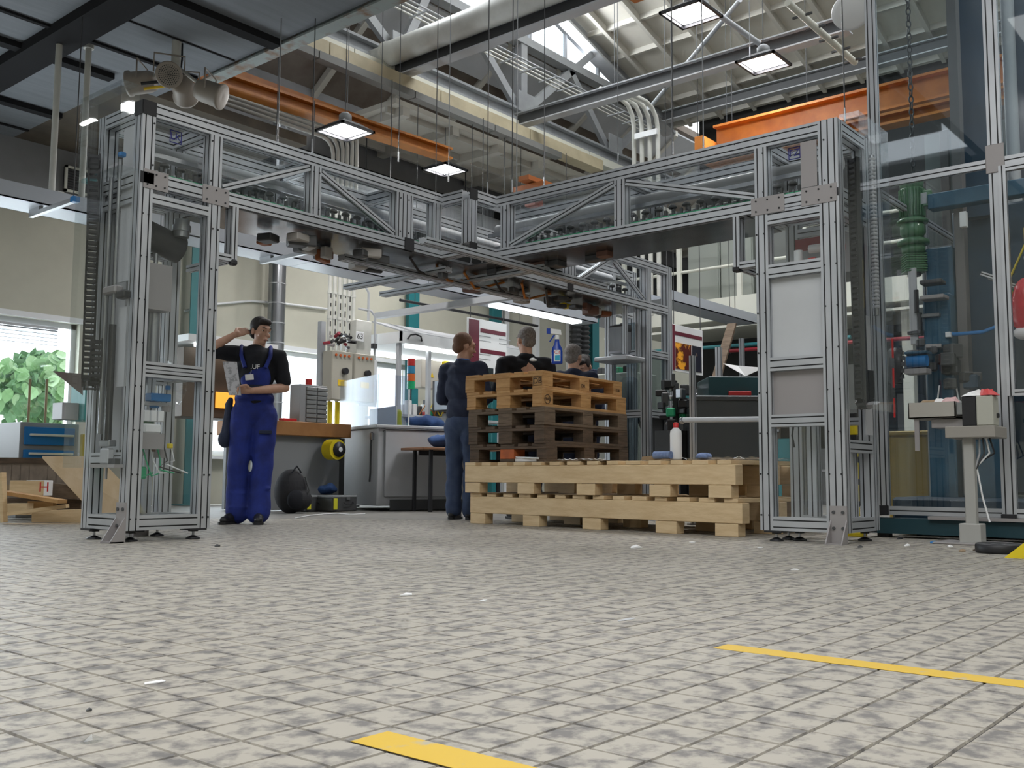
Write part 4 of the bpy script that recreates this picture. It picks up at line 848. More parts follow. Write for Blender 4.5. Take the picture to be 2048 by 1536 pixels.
for (y0, y1, z0, z1_) in ((.008, .095, .027, .031), (.008, .095, .099, .103), (.008, .012, .027, .103), (.091, .095, .027, .103)): fr_.box((-.0042, y0, z0), (-.003, y1, z1_))
fr_.build('stamp_frame', stamp, eps[4])
local_text('EPAL', .038, (.075, -.0035, .065), (0, -1, 0), eps[3]); local_text('DB', .045, (L_x, -.0035, .065), (0, -1, 0), eps[4]) if (L_x := .62) else None
local_text('EUR', .04, (1.21, -.0035, .065), (0, -1, 0), eps[4])
rg2 = MB().lathe([(.036, 0), (.036, .0012), (.041, .0012), (.041, 0)], (.075, -.003, .065), 24, axis=(0, -1, 0), smooth=False); rg2.build('stamp_ring', stamp, eps[3])
ztop = EP.z+5*H_-.005
# spray bottle on top
q = at(1114, 728, z=ztop+.003); sb = thing('spray_bottle', 'blue spray cleaner bottle with red and white label on top of the pallet stack', 'bottle', q)
bm_ = M('bottle_blue', (.01, .05, .36), .25)
def oval(m, c, prof, sy=.55, seg=20, ang=0):
    vs = []; 
    for r, z in prof:
        for k in range(seg): t = 2*PI*k/seg; p = Vector((r*math.cos(t), r*sy*math.sin(t), z)); p.rotate(Euler((0, 0, ang))); vs.append(Vector(c)+p)
    n = len(prof); m.add(vs, [(i*seg+k, i*seg+(k+1) % seg, (i+1)*seg+(k+1) % seg, (i+1)*seg+k) for i in range(n-1) for k in range(seg)], 0, True); return m
ang = -math.radians(50)
oval(MB(), q, [(.001, 0), (.042, 0), (.045, .01), (.045, .10), (.040, .13), (.022, .16), (.018, .19), (.018, .20), (.001, .2)], .6, 20, ang).build('bottle_body', bm_, sb)
MB().cyl(q+Vector((0, 0, .20)), q+Vector((0, 0, .235)), .018).build('collar', white, sb)
sx = Vector((math.cos(ang), math.sin(ang), 0)); m = MB(); m.prism([q-sx*.05+Vector((0, 0, .245)), q+sx*.035+Vector((0, 0, .235)), q+sx*.03+Vector((0, 0, .275)), q-sx*.05+Vector((0, 0, .285))], None, sx.cross(Vector((0, 0, 1)))*.022); m.build('spray_head', white, sb)
m = MB(); m.prism([q-sx*.055+Vector((0, 0, .24)), q-sx*.085+Vector((0, 0, .245)), q-sx*.085+Vector((0, 0, .285)), q-sx*.055+Vector((0, 0, .285))], None, sx.cross(Vector((0, 0, 1)))*.024); m.build('nozzle', bm_, sb)
m = MB(); m.prism([q-sx*.03+Vector((0, 0, .235)), q-sx*.065+Vector((0, 0, .18)), q-sx*.055+Vector((0, 0, .178)), q-sx*.015+Vector((0, 0, .235))], None, sx.cross(Vector((0, 0, 1)))*.012); m.build('trigger', bm_, sb)
nC = Vector((-sx.y, sx.x, 0)); nC = -nC if nC.dot(Vector((-.77, -.64, 0))) < 0 else nC
m = MB(); c0 = q+nC*.0285; m.prism([c0-sx*.026+Vector((0, 0, .02)), c0+sx*.026+Vector((0, 0, .02)), c0+sx*.026+Vector((0, 0, .11)), c0-sx*.026+Vector((0, 0, .11))], None, nC*.0015); m.build('label', white, sb)
m = MB(); c1 = q+nC*.030; m.prism([c1-sx*.018+Vector((0, 0, .025)), c1+sx*.022+Vector((0, 0, .025)), c1+sx*.022+Vector((0, 0, .07)), c1-sx*.018+Vector((0, 0, .065))], None, nC*.001); m.build('label_patch', M('label_cyan', (.02, .35, .55), .4), sb)
text('Cif', 'label_lettering', .04, red, c1+Vector((0, 0, .09)), facing(nC), sb)
# white bottle with red cap, rags, roll, rag on the long pallet
q = at(1352, 904, u=6.75); q.z = z2+.012; wb = thing('cleaner_bottle', 'tall white plastic bottle with a red cap on the long pallet', 'bottle', q)
MB().lathe([(.001, 0), (.043, 0), (.046, .01), (.046, .20), (.042, .225), (.02, .245), (.018, .255), (.001, .255)], q, 24).build('bottle_body', white, wb); MB().lathe([(.02, .25), (.021, .285), (.012, .29), (.001, .29)], q, 18).build('cap', red, wb)
def rag(q, r_, mat, lab, seed, cat='rag', sz=1.):
    r2 = random.Random(seed); m = MB(); m.ball(q+Vector((0, 0, r_*.45)), (r_*1.5, r_, r_*.5*sz), 18, 10)
    m.v = [tuple(Vector(v)+Vector((math.sin(v[0]*140+seed)*.006, math.cos(v[1]*150)*.006, math.sin(v[0]*90+v[1]*110+seed)*.007 if v[2] > q.z+.01 else 0))) for v in m.v]; m.v = [(v[0], v[1], max(v[2], q.z+.001)) for v in m.v]; return one(m, 'rag', mat, lab, cat)
ragm = M('rag_blue', (.13, .19, .36), .9, var=(.2, .27, .45), scale=30, bump=.3, bscale=60)
q = at(1408, 904, u=6.8); q.z = z2+.012; rag(q, .05, ragm, 'crumpled blue rag on the long pallet right of the white bottle', 4)
q = at(1318, 905, u=6.7); q.z = z2+.012; m = MB(); a = q+Vector((.0, .04, .035)); b_ = q+Vector((-.02, -.12, .035)); m.cyl(a, b_, .03, seg=18).cyl(a+(a-b_)*.01, a, .012, seg=12, mi=1); one(m, 'cloth_roll', [ragm, dgrey], 'rolled up blue grey cloth left of the white bottle', 'cloth')
q = at(1295, 905, u=6.7); q.z = z2+.006; m = MB(); m.prism([q+Vector((0, .06, 0)), q+Vector((0, -.08, 0)), q+Vector((.0, -.07, .04)), q+Vector((0, .05, .03))], None, (.25, 0, 0)); one(m, 'cardboard_flap', cardb, 'folded brown cardboard flap beside the cloth roll', 'cardboard')
q = at(1058, 893, u=6.66); q.z = z2+.03
one(MB().box((6.63, 5.28, z2+.006), (6.66, 5.62, z2+.03)).cyl((6.6, 5.24, z2+.03), (6.66, 5.64, z2+.045), .008), 'white_rod', white, 'white rods pushed into the lowest small pallet', 'rod')
q = at(1066, 722, z=ztop+.003); q.z = ztop+.003; rag(q, .022, paper, 'small white crumpled tissue at the corner of the topmost pallet', 9, 'tissue')
q = at(1035, 722, u=7.3); q.z = ztop+.003
q = at(985, 712, D=9.3); 
# ================================================================ PEOPLE
def remesh(mb, name, mat, parent, voxel, smooth=3, label=None):
    o = mb.build(name, mat, None); md = o.modifiers.new('r', 'REMESH'); md.mode = 'VOXEL'; md.voxel_size = voxel; md.use_smooth_shade = True
    sm_ = o.modifiers.new('s', 'SMOOTH'); sm_.iterations = smooth; sm_.factor = .5
    dg = bpy.context.evaluated_depsgraph_get(); dg.update(); me = bpy.data.meshes.new_from_object(o.evaluated_get(dg)); me.name = name
    o.modifiers.clear(); o.data = me; o.parent = parent; o.location = ORG[o]-ORG[parent]
    if not me.materials: me.materials.append(mat)
    if label: o['label'] = label
    return o
def cone(m, a, b, r1, r2, seg=16):      # round cone between two joints
    a, b = Vector(a), Vector(b); d = (b-a); L_ = d.length; pr = []
    for i in range(5): t = PI/2*i/4; pr.append((r1*math.sin(t), -r1*math.cos(t)))
    for i in range(5): t = PI/2*i/4; pr.append((r2*math.cos(t), L_+r2*math.sin(t)))
    d.normalize(); x = d.orthogonal().normalized(); y = d.cross(x); vs = []
    for r, z in pr:
        for k in range(seg): t = 2*PI*k/seg; vs.append(a+d*z+(x*math.cos(t)+y*math.sin(t))*max(r, .0005))
    n = len(pr); m.add(vs, [(i*seg+k, i*seg+(k+1) % seg, (i+1)*seg+(k+1) % seg, (i+1)*seg+k) for i in range(n-1) for k in range(seg)]+[tuple(range(seg))[::-1], tuple(range((n-1)*seg, n*seg))], 0, True)
def chainc(m, pts, rs):
    for i in range(len(pts)-1): cone(m, pts[i], pts[i+1], rs[i], rs[i+1])
HK = 1.12      # the men farther off read a little larger-headed
def ks(R): return R.col[0].length
def sb_(m, R):
    k = ks(R); class_ball = m.ball
    def f_(c, r, seg=12, rings=8, mi=0, rot=None): return class_ball(c, tuple(q*k for q in r), seg, rings, mi, (R*(1/k)).to_euler())
    return f_
def head_geo(m, H, R):        # H centre of head, R 3x3 rotation (times head scale); face points to local +Y
    def P(x, y, z): return H+R @ Vector((x, y, z))
    e = None; k = ks(R); B_ = sb_(m, R)
    B_(P(0, -.012, .03), (.073, .092, .085), 20, 14, rot=e); B_(P(0, .02, -.03), (.058, .066, .08), 18, 12, rot=e); B_(P(0, .045, -.085), (.035, .035, .03), 14, 10, rot=e)
    B_(P(0, .078, .025), (.05, .02, .03), 14, 10, rot=e)
    for s_ in (-1, 1): B_(P(s_*.075, -.008, -.008), (.012, .02, .033), 12, 8, rot=e); B_(P(s_*.04, .06, -.03), (.022, .02, .022), 10, 8, rot=e)
    cone(m, P(0, .088, .015), P(0, .108, -.026), .008*k, .013*k); B_(P(0, .086, -.062), (.024, .014, .012), 12, 8, rot=e)
    return P
def face_bits(P, R, par, mouth=True):
    e = (R*(1/ks(R))).to_euler(); ew = M('eye_white', (.55, .53, .5), .3); ed = M('eye_dark', (.03, .02, .015), .2)
    for s_ in (-1, 1):
        ey = MB().ball(P(s_*.031, .076, .012), (.013, .010, .007), 12, 8, rot=e).build('eye', ew, par); MB().ball(P(s_*.031+.004, .0835, .011), (.006, .004, .006), 10, 6, rot=e).build('iris', ed, ey)
        MB().tube([P(s_*.014, .094, .030), P(s_*.032, .092, .037), P(s_*.05, .080, .033)], [.003, .005, .003], 6).build('eyebrow', hairD, par)
    MB().ball(P(0, .0985, -.064), (.021, .006, .0055), 12, 6, rot=e).build('lips', M('lip', (.33, .10, .09), .5), par)
def hair_geo(H, R, mat, par, voxel=.006, low=-.02, thick=1., fringe=True):
    m = MB(); e = None; B_ = sb_(m, R); P = lambda x, y, z: H+R @ Vector((x, y, z))
    B_(P(0, -.022, .045), (.081*thick, .092*thick, .085*thick), 20, 14, rot=e); B_(P(0, -.055, low), (.068, .055, .06), 16, 10, rot=e)
    if fringe: B_(P(.0, .045, .085), (.062, .045, .033), 16, 10, rot=e)
    for s_ in (-1, 1): B_(P(s_*.067, -.005, .03), (.014, .04, .035), 10, 8, rot=e)
    return remesh(m, 'hair', mat, par, voxel, 2)
def hand_geo(m, W, D, palm_n, curl=.6, side=1, spread=.2, length=.18):
    # W wrist, D direction of the hand, palm_n palm normal, side: +1 thumb to D x palm_n
    D = Vector(D).normalized(); N = Vector(palm_n); N = (N-D*N.dot(D)).normalized(); S_ = D.cross(N)*side; k = length/.18
    chainc(m, [W, W+D*.03*k], [.024*k, .028*k])
    for q in (-.024, -.008, .008, .024): cone(m, W+D*.02*k+S_*q*k*.8, W+D*.085*k+S_*q*k*1.15, .015*k, .012*k, 10)
    for i, (q, L_) in enumerate(((.029, .068), (.010, .076), (-.010, .070), (-.028, .054))):
        p = W+D*.088*k+S_*q*k; d = (D+S_*spread*q*8).normalized(); L_ *= k
        for j in range(3):
            c = curl*(j+.6); dd = (d*math.cos(c)+N*math.sin(c)).normalized(); p2 = p+dd*L_*(.42, .32, .26)[j]; cone(m, p, p2, (.0095-.001*j)*k, (.0085-.001*j)*k, 8); p = p2
    p = W+D*.03*k+S_*.026*k; p2 = p+(D*.55+S_*.7+N*.3).normalized()*.042*k; p3 = p2+(D*.85+S_*.15+N*.5).normalized()*.034*k; p4 = p3+(D*.9+N*.5-S_*.1).normalized()*.026*k
    chainc(m, [p, p2, p3, p4], [.0145*k, .012*k, .0105*k, .009*k])
def shoe(m, a, d, L_=.28):    # a = heel floor point, d = direction
    d = Vector(d).normalized(); s_ = Vector((-d.y, d.x, 0)); a = Vector(a)
    cone(m, a+d*.035+Vector((0, 0, .045)), a+d*(L_-.05)+Vector((0, 0, .036)), .042, .034); cone(m, a+d*.05+Vector((0, 0, .06)), a+d*.16+Vector((0, 0, .05)), .044, .04)
    cone(m, a+d*.04+Vector((0, 0, .06)), a+d*.045+Vector((0, 0, .11)), .044, .046)
def sole(a, d, par, L_=.29):
    d = Vector(d).normalized(); s_ = Vector((-d.y, d.x, 0)); a = Vector(a); P = []
    for x, w_ in ((0, .02), (.02, .036), (.10, .036), (.2, .045), (.26, .036), (L_-.005, .012)): P.append((x, w_))
    poly = [a+d*x+s_*w_ for x, w_ in P]+[a+d*x-s_*w_ for x, w_ in reversed(P)]; return MB().prism(poly, None, (0, 0, .022)).build('sole', blk, par)
def crease(o, amp, fx=38., fz=26., z0=-9, z1=99):
    me = o.data; n = len(me.vertices); co = np.empty(n*3); me.vertices.foreach_get('co', co); co = co.reshape(-1, 3); nr = np.empty(n*3); me.vertices.foreach_get('normal', nr); nr = nr.reshape(-1, 3)
    d = np.sin(co[:, 2]*fz+np.sin(co[:, 0]*fx*.6)*1.8+co[:, 1]*9)*np.cos(co[:, 0]*fx*.35+co[:, 2]*7)+.5*np.sin(co[:, 2]*fz*2.3+co[:, 0]*fx)
    co += nr*(amp*d)[:, None]; me.vertices.foreach_set('co', co.ravel()); me.update()
def rot3(rz_, rx=0., ry=0.): return Euler((rx, ry, rz_)).to_matrix()

# ---- young man in blue overalls (faces the camera; local +Y is his front, +X his right)
yp = Vector((5.13, 7.22, 0)); ym = thing('person', 'young dark haired man in blue bib overalls and black t-shirt, one hand behind his head', 'person', yp, math.radians(144), local=True)
Hc = Vector((-.035, .01, 1.665)); Rh = rot3(math.radians(38), math.radians(-12), 0)
b = MB(); P = head_geo(b, Hc, Rh)
chainc(b, [(-.03, .0, 1.58), (-.015, -.02, 1.49)], [.052, .058])
chainc(b, [(0, 0, 1.40), (0, 0, 1.25), (0, 0, 1.02), (0, 0, .95)], [.10, .10, .10, .10])
RS, RE, RW = Vector((.19, -.01, 1.46)), Vector((.40, .13, 1.465)), Vector((.185, .07, 1.615))
LS, LE, LW = Vector((-.20, -.01, 1.44)), Vector((-.255, .01, 1.175)), Vector((.02, .21, 1.125))
cone(b, (.0, 0, 1.43), RS, .06, .05); cone(b, (0, 0, 1.43), LS, .06, .05)
chainc(b, [RS, RE, RE.lerp(RW, .35), RW], [.05, .042, .041, .027]); chainc(b, [LS, LE, LE.lerp(LW, .35), LW], [.05, .041, .041, .027])
hand_geo(b, RW, (-.75, -.25, .35), (-.3, -.8, -.2), .35, 1); hand_geo(b, LW, (.85, .1, .05), (.05, .75, -.55), .75, 1)
for x in (.085, -.085): chainc(b, [(x, 0, .90), (x, .01, .5), (x, 0, .1)], [.07, .05, .04])
remesh(b, 'body', skin, ym, .0062, 2); face_bits(P, Rh, ym); hair_geo(Hc, Rh, hairD, ym, .006)
s_ = MB(); chainc(s_, [(0, .0, 1.42), (0, .005, 1.28), (0, 0, 1.1)], [.135, .145, .14]); s_.ball((0, 0, 1.44), (.17, .10, .07), 18, 12); s_.ball((0, 0, 1.30), (.175, .12, .16), 18, 12)
cone(s_, (.1, 0, 1.46), RS, .075, .07); cone(s_, RS, RS.lerp(RE, .62), .072, .066); cone(s_, (-.1, 0, 1.45), LS, .075, .072); cone(s_, LS, LS.lerp(LE, .75), .072, .066)
crease(remesh(s_, 't_shirt', blackc, ym, .009, 3), .004)
o_ = MB(); o_.ball((0, 0, .97), (.17, .13, .17), 20, 14); o_.ball((0, .0, 1.08), (.165, .135, .12), 20, 14)
chainc(o_, [(.085, .0, .93), (.10, .02, .72), (.12, .02, .50), (.12, -.005, .3), (.115, .0, .10)], [.115, .10, .092, .09, .098])
chainc(o_, [(-.085, .0, .93), (-.09, .02, .72), (-.085, .03, .50), (-.07, .02, .3), (-.065, .03, .09)], [.115, .10, .092, .09, .098])
for (x, y, z, r) in ((.11, .07, .14, .035), (.13, -.03, .2, .04), (-.07, .09, .13, .035), (-.05, .06, .2, .04), (.115, .06, .26, .035), (-.09, .08, .3, .035)): o_.ball((x, y, z), (.075, .03, .022), 12, 8)
trs = remesh(o_, 'overall_trousers', royal, ym, .010, 3); crease(trs, .004, 21, 15)
bb = MB(); bb.ball((-.005, .06, 1.25), (.13, .095, .17), 20, 14); bb.ball((-.0, .03, 1.08), (.16, .12, .06), 20, 10); remesh(bb, 'bib', royal, ym, .010, 3)
for x0, x1, x2 in ((.085, .12, .09), (-.085, -.125, -.09)): MB().tube([(x0, .135, 1.33), (x1, .10, 1.44), (x1*1.0, .02, 1.525), (x2, -.09, 1.48), (x2*.6, -.14, 1.25)], [.018, .017, .017, .017, .017], 8).build('strap', royal, ym)
MB().cbox((.02, .152, 1.16), (.17, .012, .045), bev=.004).build('pocket_flap', navy, ym); MB().cbox((-.10, .125, .78), (.11, .02, .03), bev=.005).build('pocket_flap', navy, ym); MB().cbox((.045, .157, 1.245), (.07, .006, .05), rot=(0, .12, 0), bev=.002).build('name_badge', paper, ym)
MB().cyl((.035, .155, 1.275), (.03, .155, 1.31), .004, seg=6).build('badge_clip', steelm, ym)
text('.UF', 'shirt_lettering', .055, white, (.0, .152, 1.335), rot3(PI) @ Euler((PI/2, 0, 0)).to_matrix(), ym, .003)
for x, y, d, in ((.115, -.05, (.45, .9, 0)), (-.065, .0, (.0, 1, 0))):
    m = MB(); shoe(m, (x, y, 0), d); sh = remesh(m, 'shoe', blk, ym, .007, 2); sole((x, y, 0), d, sh)
# jacket hanging from his hip
jk = MB()
for i in range(7): cone(jk, (.20+.012*(i % 3), -.02-.03*i*.5, 1.06-.02*i), (.22+.03*math.sin(i*2), .02-.035*i*.6, .72+.03*math.cos(i*1.4)), .025, .03, 10)
jk.ball((.235, -.02, .72), (.06, .08, .075), 14, 10); remesh(jk, 'hanging_sleeve', navy, ym, .009, 1, label='dark jacket sleeve hanging at his side')
# rolled paper in his hand: rests in his hand, top-level
mw = Matrix.Translation(yp) @ Matrix.Rotation(math.radians(144), 4, 'Z'); pa, pb = mw @ Vector((.155, .245, 1.08)), mw @ Vector((.21, .25, 1.36)); nn = mw.to_3x3() @ Vector((0, 1, 0))
m = MB(); dx = mw.to_3x3() @ Vector((1, 0, 0)); m.prism([pa-dx*.05, pa+dx*.05, pb+dx*.055, pb-dx*.06], None, nn*.012); one(m, 'paper_leaflet', M('leaflet', (.62, .62, .66), .7, var=(.35, .35, .38), scale=30, thr=(.5, .6)), 'folded grey and white leaflet held in the young man\'s hand', 'paper')

# ---- man seen from behind in dark clothes, blue collar, left of the pallets
def back_person(name_label, pos, rz_, hgt, top, hairm, legm, collar=None, headrot=0., arms='front', build_legs=True, vox=.011, wide=1., bald=False, tilt=0., fr=True):
    k = hgt/1.80; t = thing('person', name_label, 'person', pos, rz_, local=True)
    H = Vector((0, .02, 1.665*k)); R = rot3(headrot, tilt, 0)*HK; b = MB(); P = head_geo(b, H, R)
    chainc(b, [(0, 0, 1.59*k), (0, -.02, 1.47*k)], [.058, .062]); chainc(b, [(0, 0, 1.38*k), (0, 0, 1.2*k), (0, 0, .97*k)], [.105*wide, .10*wide, .10*wide])
    J = {}
    for s_ in (-1, 1):
        S0 = Vector((s_*.19*wide, 0, 1.44*k)); E0 = Vector((s_*.25*wide, .03, 1.16*k)); W0 = Vector((s_*.12, .24, 1.14*k)) if arms == 'front' else Vector((s_*.27, .06, .92*k)); J[s_] = (S0, E0, W0)
        cone(b, (0, 0, 1.43*k), S0, .06, .05); chainc(b, [S0, E0, E0.lerp(W0, .35), W0], [.052, .042, .042, .028]); hand_geo(b, W0, (W0-E0).normalized(), (-s_*.8, 0, -.6), .45, 1)
        chainc(b, [(s_*.085, 0, .90*k), (s_*.09, .02, .5*k), (s_*.09, 0, .1)], [.07, .05, .04])
    remesh(b, 'body', skin, t, .009, 2); face_bits(P, R, t)
    if not bald: hair_geo(H, R, hairm, t, .008, low=-.015, thick=.97, fringe=fr)
    s_ = MB(); s_.ball((0, 0, 1.42*k), (.19*wide, .115, .09), 18, 12); s_.ball((0, 0, 1.26*k), (.19*wide, .135, .2), 18, 12); s_.ball((0, 0, 1.05*k), (.175*wide, .13, .17), 18, 12)
    for q in (-1, 1): S0, E0, W0 = J[q]; cone(s_, (q*.08, 0, 1.44*k), S0, .08, .075); cone(s_, S0, E0, .074, .062); cone(s_, E0, E0.lerp(W0, .8), .062, .045)
    s_.ball((0, -.015, 1.50*k), (.095, .085, .05), 16, 10); crease(remesh(s_, 'jacket', top, t, vox, 3), .005)
    if collar: MB().lathe([(.066, -.02), (.075, .0), (.070, .035), (.062, .03)], (0, -.008, 1.50*k), 18, axis=(0, .12, 1)).build('collar', collar, t)
    l_ = MB(); l_.ball((0, 0, .93*k), (.165*wide, .125, .15), 18, 12)
    for q in (-1, 1): chainc(l_, [(q*.085, 0, .9*k), (q*.095, .02, .5*k), (q*.09, 0, .09)], [.105, .082, .078])
    crease(remesh(l_, 'trousers', legm, t, vox, 3), .006)
    for q in (-1, 1): m = MB(); shoe(m, (q*.09, -.06, 0), (q*.15, 1, 0)); sh = remesh(m, 'shoe', blk, t, .01, 2); sole((q*.09, -.06, 0), (q*.15, 1, 0), sh)
    return t
def standing(px, depth): q = CAM+(FW+CX*(px-1024)/F_PX)*depth; q.z = 0; return q
def ztop_of(py, depth): return at(1024, py, D=depth).z
# facing directions: hall angle; away from camera = azimuth 40 deg -> rz = 40-90
AW = math.radians(40-90)
q = standing(926, 9.75); back_person('reddish short haired man in navy work clothes with a bright blue collar, left of pallets', q, AW-math.radians(25), 1.83, navy, hairB, jeans, colar, math.radians(-38), tilt=-.15, fr=False)
q = standing(1052, 9.95); back_person('heavy man with cropped grey hair and black shirt, back turned, behind the pallet stack', q, AW+math.radians(12), ztop_of(648, 9.95)-.01, blackc, hairG, navy, None, math.radians(18), wide=1.2, fr=False)
q = standing(1147, 10.6); back_person('man with curly grey hair right of the spray bottle, back turned', q, AW, ztop_of(686, 10.6), navy, hairG, navy, None, math.radians(-25))
q = standing(1168, 11.3); back_person('dark haired man bowing his head, half hidden beside the curly haired man', q, AW+math.radians(150), ztop_of(706, 11.3)-.02, navy, hairD, navy, None, 0, tilt=-.6)
# ================================================================ BACKGROUND WORKSHOP
rn = random.Random(11)
ORD = ['first', 'second', 'third', 'fourth', 'fifth', 'sixth', 'seventh', 'eighth', 'ninth', 'tenth', 'eleventh', 'twelfth', 'thirteenth', 'fourteenth', 'fifteenth', 'sixteenth', 'seventeenth', 'eighteenth', 'nineteenth', 'twentieth', 'twenty first', 'twenty second', 'twenty third', 'twenty fourth', 'twenty fifth', 'twenty sixth']
def bx(parent, nm, c, d, mat, rz_=0., bev=.004, label=None): return MB().cbox(c, d, rot=(0, 0, rz_) if rz_ else None, bev=bev).build(nm, mat, parent, label=label)
# white machine cabinet, turned slightly
wc = thing('machine_cabinet', 'pale grey steel cabinet with a dark kick strip, left of the men', 'cabinet', (8.14, 8.95, 0), math.radians(-17.9), local=True)
bx(wc, 'body', (.70, .72, .53), (1.38, 1.42, .94), lgrey, bev=.01); bx(wc, 'kick_strip', (.78, -.002, .07), (1.2, .02, .13), dgrey); bx(wc, 'door', (.72, -.012, .60), (1.24, .02, .86), lgrey)
bx(wc, 'worktop', (.70, .70, 1.02), (1.46, 1.46, .04), lgrey, bev=.008); MB().tube([(.06, -.03, .96), (.10, -.03, .985), (1.3, -.03, .985)], .009, 6).build('edge_seal', blk, wc)
MB().tube([(-.02, .12, .95), (-.03, .12, .8), (-.03, .12, .45), (-.02, .16, .35)], .012, 6).build('cable', dgrey, wc); bx(wc, 'cable_gland', (-.02, .12, .9), (.03, .06, .08), steelm)
cloudy = glass_mat('cloudy_plastic', (.80, .83, .88), .07, .25)
cg = thing('clear_machine_guard', 'cloudy clear plastic guard standing on the pale grey cabinet', 'guard', (8.14, 8.95, 1.045), math.radians(-17.9), local=True)
MB().box((.04, .10, 0), (.05, 1.3, .62)).box((.04, .10, 0), (.46, .106, .62)).build('guard_panel', cloudy, cg); bx(cg, 'grey_backing', (.30, .5, .12), (.02, .8, .24), lgrey); MB().box((.455, .09, 0), (.47, .11, .45)).build('frame_strip', white, cg)
tb = thing('black_leg_table', 'brown topped table with black legs in front of the pale cabinet', 'table', (8.46, 8.60, 0), math.radians(-17.9), local=True)
bx(tb, 'tabletop', (.45, -.12, .745), (1.15, .6, .03), M('brown_top', (.30, .15, .08), .5)); 
for x in (.02, .95):
    for y in (.08, -.34): bx(tb, 'leg', (x, y, .365), (.04, .04, .73), blk)
bx(tb, 'apron', (.48, -.05, .70), (.95, .03, .06), blk)
def cloth(nm, c, d, mat, lab, cat, seed, rz_=0):
    m = MB(); m.ball((0, 0, .5*d[2]), (d[0]/2, d[1]/2, d[2]/2), 20, 12); R_ = Matrix.Translation(c) @ Matrix.Rotation(rz_, 4, 'Z')
    vs = [];
    for v in m.v:
        x, y, z = v; z = max(z, .0); n = math.sin(x*38+seed)*math.cos(y*31+seed)*.014+math.sin(x*17-y*23)*.012; vs.append(R_ @ Vector((x*(1.1 if z < .01 else 1), y, z+(n if z > .01 else 0)))) 
    m.v = [tuple(q) for q in vs]; return one(m, nm, mat, lab, cat)
clm = M('cloth_blue', (.015, .045, .14), .85, var=(.025, .07, .2), scale=8, bump=.4, bscale=20)
q = at(880, 872, v=8.35); cloth('folded_jacket', (8.80, 8.42, .762), (.50, .36, .17), clm, 'dark blue jacket lying on the brown topped table', 'jacket', 2, -.3)
q = at(855, 838, v=9.1); cloth('folded_jacket', (9.05, 9.05, 1.042), (.55, .36, .15), clm, 'dark blue bag like jacket lying on the pale cabinet', 'jacket', 5, -.3)
q = at(788, 838, v=9.0); yb = one(oval(MB(), (8.55, 9.02, 1.042), [(.001, 0), (.05, 0), (.055, .02), (.045, .10), (.052, .16), (.04, .2), (.001, .205)], .5, 20), 'yellow_container', M('yellow_green', (.55, .58, .03), .4), 'yellow green plastic container standing on the pale cabinet', 'container')
# workbench with drawers organiser
wbn = thing('workbench', 'workbench with thick brown timber top and grey panels behind the young man', 'workbench', (7.6, 9.7, 0))
brown = M('bench_timber', (.36, .17, .055), .6, var=(.28, .12, .035), scale=4)
MB().cbox((7.58, 10.0, .98), (1.46, .75, .17), bev=.006).build('tabletop', brown, wbn); bx(wbn, 'side_panel', (7.62, 9.72, .45), (1.15, .03, .88), grey); bx(wbn, 'side_panel', (8.20, 9.98, .45), (.2, .5, .88), dgrey); bx(wbn, 'leg', (6.95, 9.75, .45), (.06, .06, .88), grey); bx(wbn, 'leg', (6.95, 10.3, .45), (.06, .06, .88), grey)
q = at(626, 840, v=9.8); og = thing('drawer_organiser', 'grey small parts organiser with rows of little drawers on the workbench', 'organiser', (q.x, 9.8, 1.065))
bx(og, 'housing', (q.x, 9.9, 1.065+.24), (.42, .2, .47), grey)
for j in range(8):
    for i in range(2): bx(og, 'drawer', (q.x-.07+i*.17+.03, 9.795, 1.10+j*.056), (.155, .03, .044), M('drawer_smoke', (.20, .21, .21), .3), bev=.004)
rb = one(MB().cbox((q.x-.42, 9.75, 1.085), (.2, .1, .035), bev=.006), 'red_tray', red, 'small red tray on the workbench', 'tray')
for k in range(9):
    x = q.x-.80+k*.045; bx_ = one(MB().cbox((x, 9.8+k*.055, 1.065+.04+.02*(k % 3)), (rn.uniform(.05, .12), .045, rn.uniform(.08, .2)), rot=(0, rn.uniform(-.05, .05), 0), bev=.006), 'machine_part', [dgrey, lgrey, blk, steelm][k % 4], 'small metal machine part on the workbench, '+ORD[k]+' from the left', 'part', 'loose machine parts on the workbench')
def signal(c, lab, s_=1.):
    t = thing('signal_tower', lab, 'signal light', c); c = Vector(c); MB().cyl(c, c+Vector((0, 0, .22*s_)), .012).build('pole', blk, t); z = .22*s_
    for nm, mt in (('green_lamp', M('sig_green', (.01, .35, .14), .3)), ('amber_lamp', M('sig_amber', (.6, .12, .02), .3)), ('blue_lamp', M('sig_blue', (.03, .2, .35), .3)), ('red_lamp', M('sig_red', (.35, .015, .015), .3))):
        MB().cyl(c+Vector((0, 0, z)), c+Vector((0, 0, z+.062*s_)), .035*s_, seg=14).build(nm, mt, t); z += .066*s_
q = at(617, 780, v=10.25); signal((q.x, 10.25, 1.065), 'small signal light tower above the grey drawers organiser', 1.25)
# hose reel
q = at(667, 899, v=9.5); hr = thing('hose_reel', 'round yellow and black hose reel below the workbench top', 'reel', q)
MB().cyl((q.x, 9.42, q.z), (q.x, 9.58, q.z), .125, seg=28).build('drum', yellow, hr); MB().lathe([(0, .03), (.085, .025), (.095, 0)], (q.x+.02, 9.42, q.z), 24, axis=(0, -1, 0)).build('side_cover', blk, hr, label='black side cover'); MB().lathe([(0, .004), (.03, 0)], (q.x+.02, 9.388, q.z), 18, axis=(0, -1, 0)).build('label', white, hr)
bx(hr, 'wall_bracket', (q.x, 9.595, q.z+.02), (.1, .03, .22), dgrey); MB().tube([(q.x+.08, 9.55, q.z-.1), (q.x+.14, 9.55, q.z-.14), (q.x+.15, 9.55, q.z+.1)], .01, 6).build('hose', blk, hr)
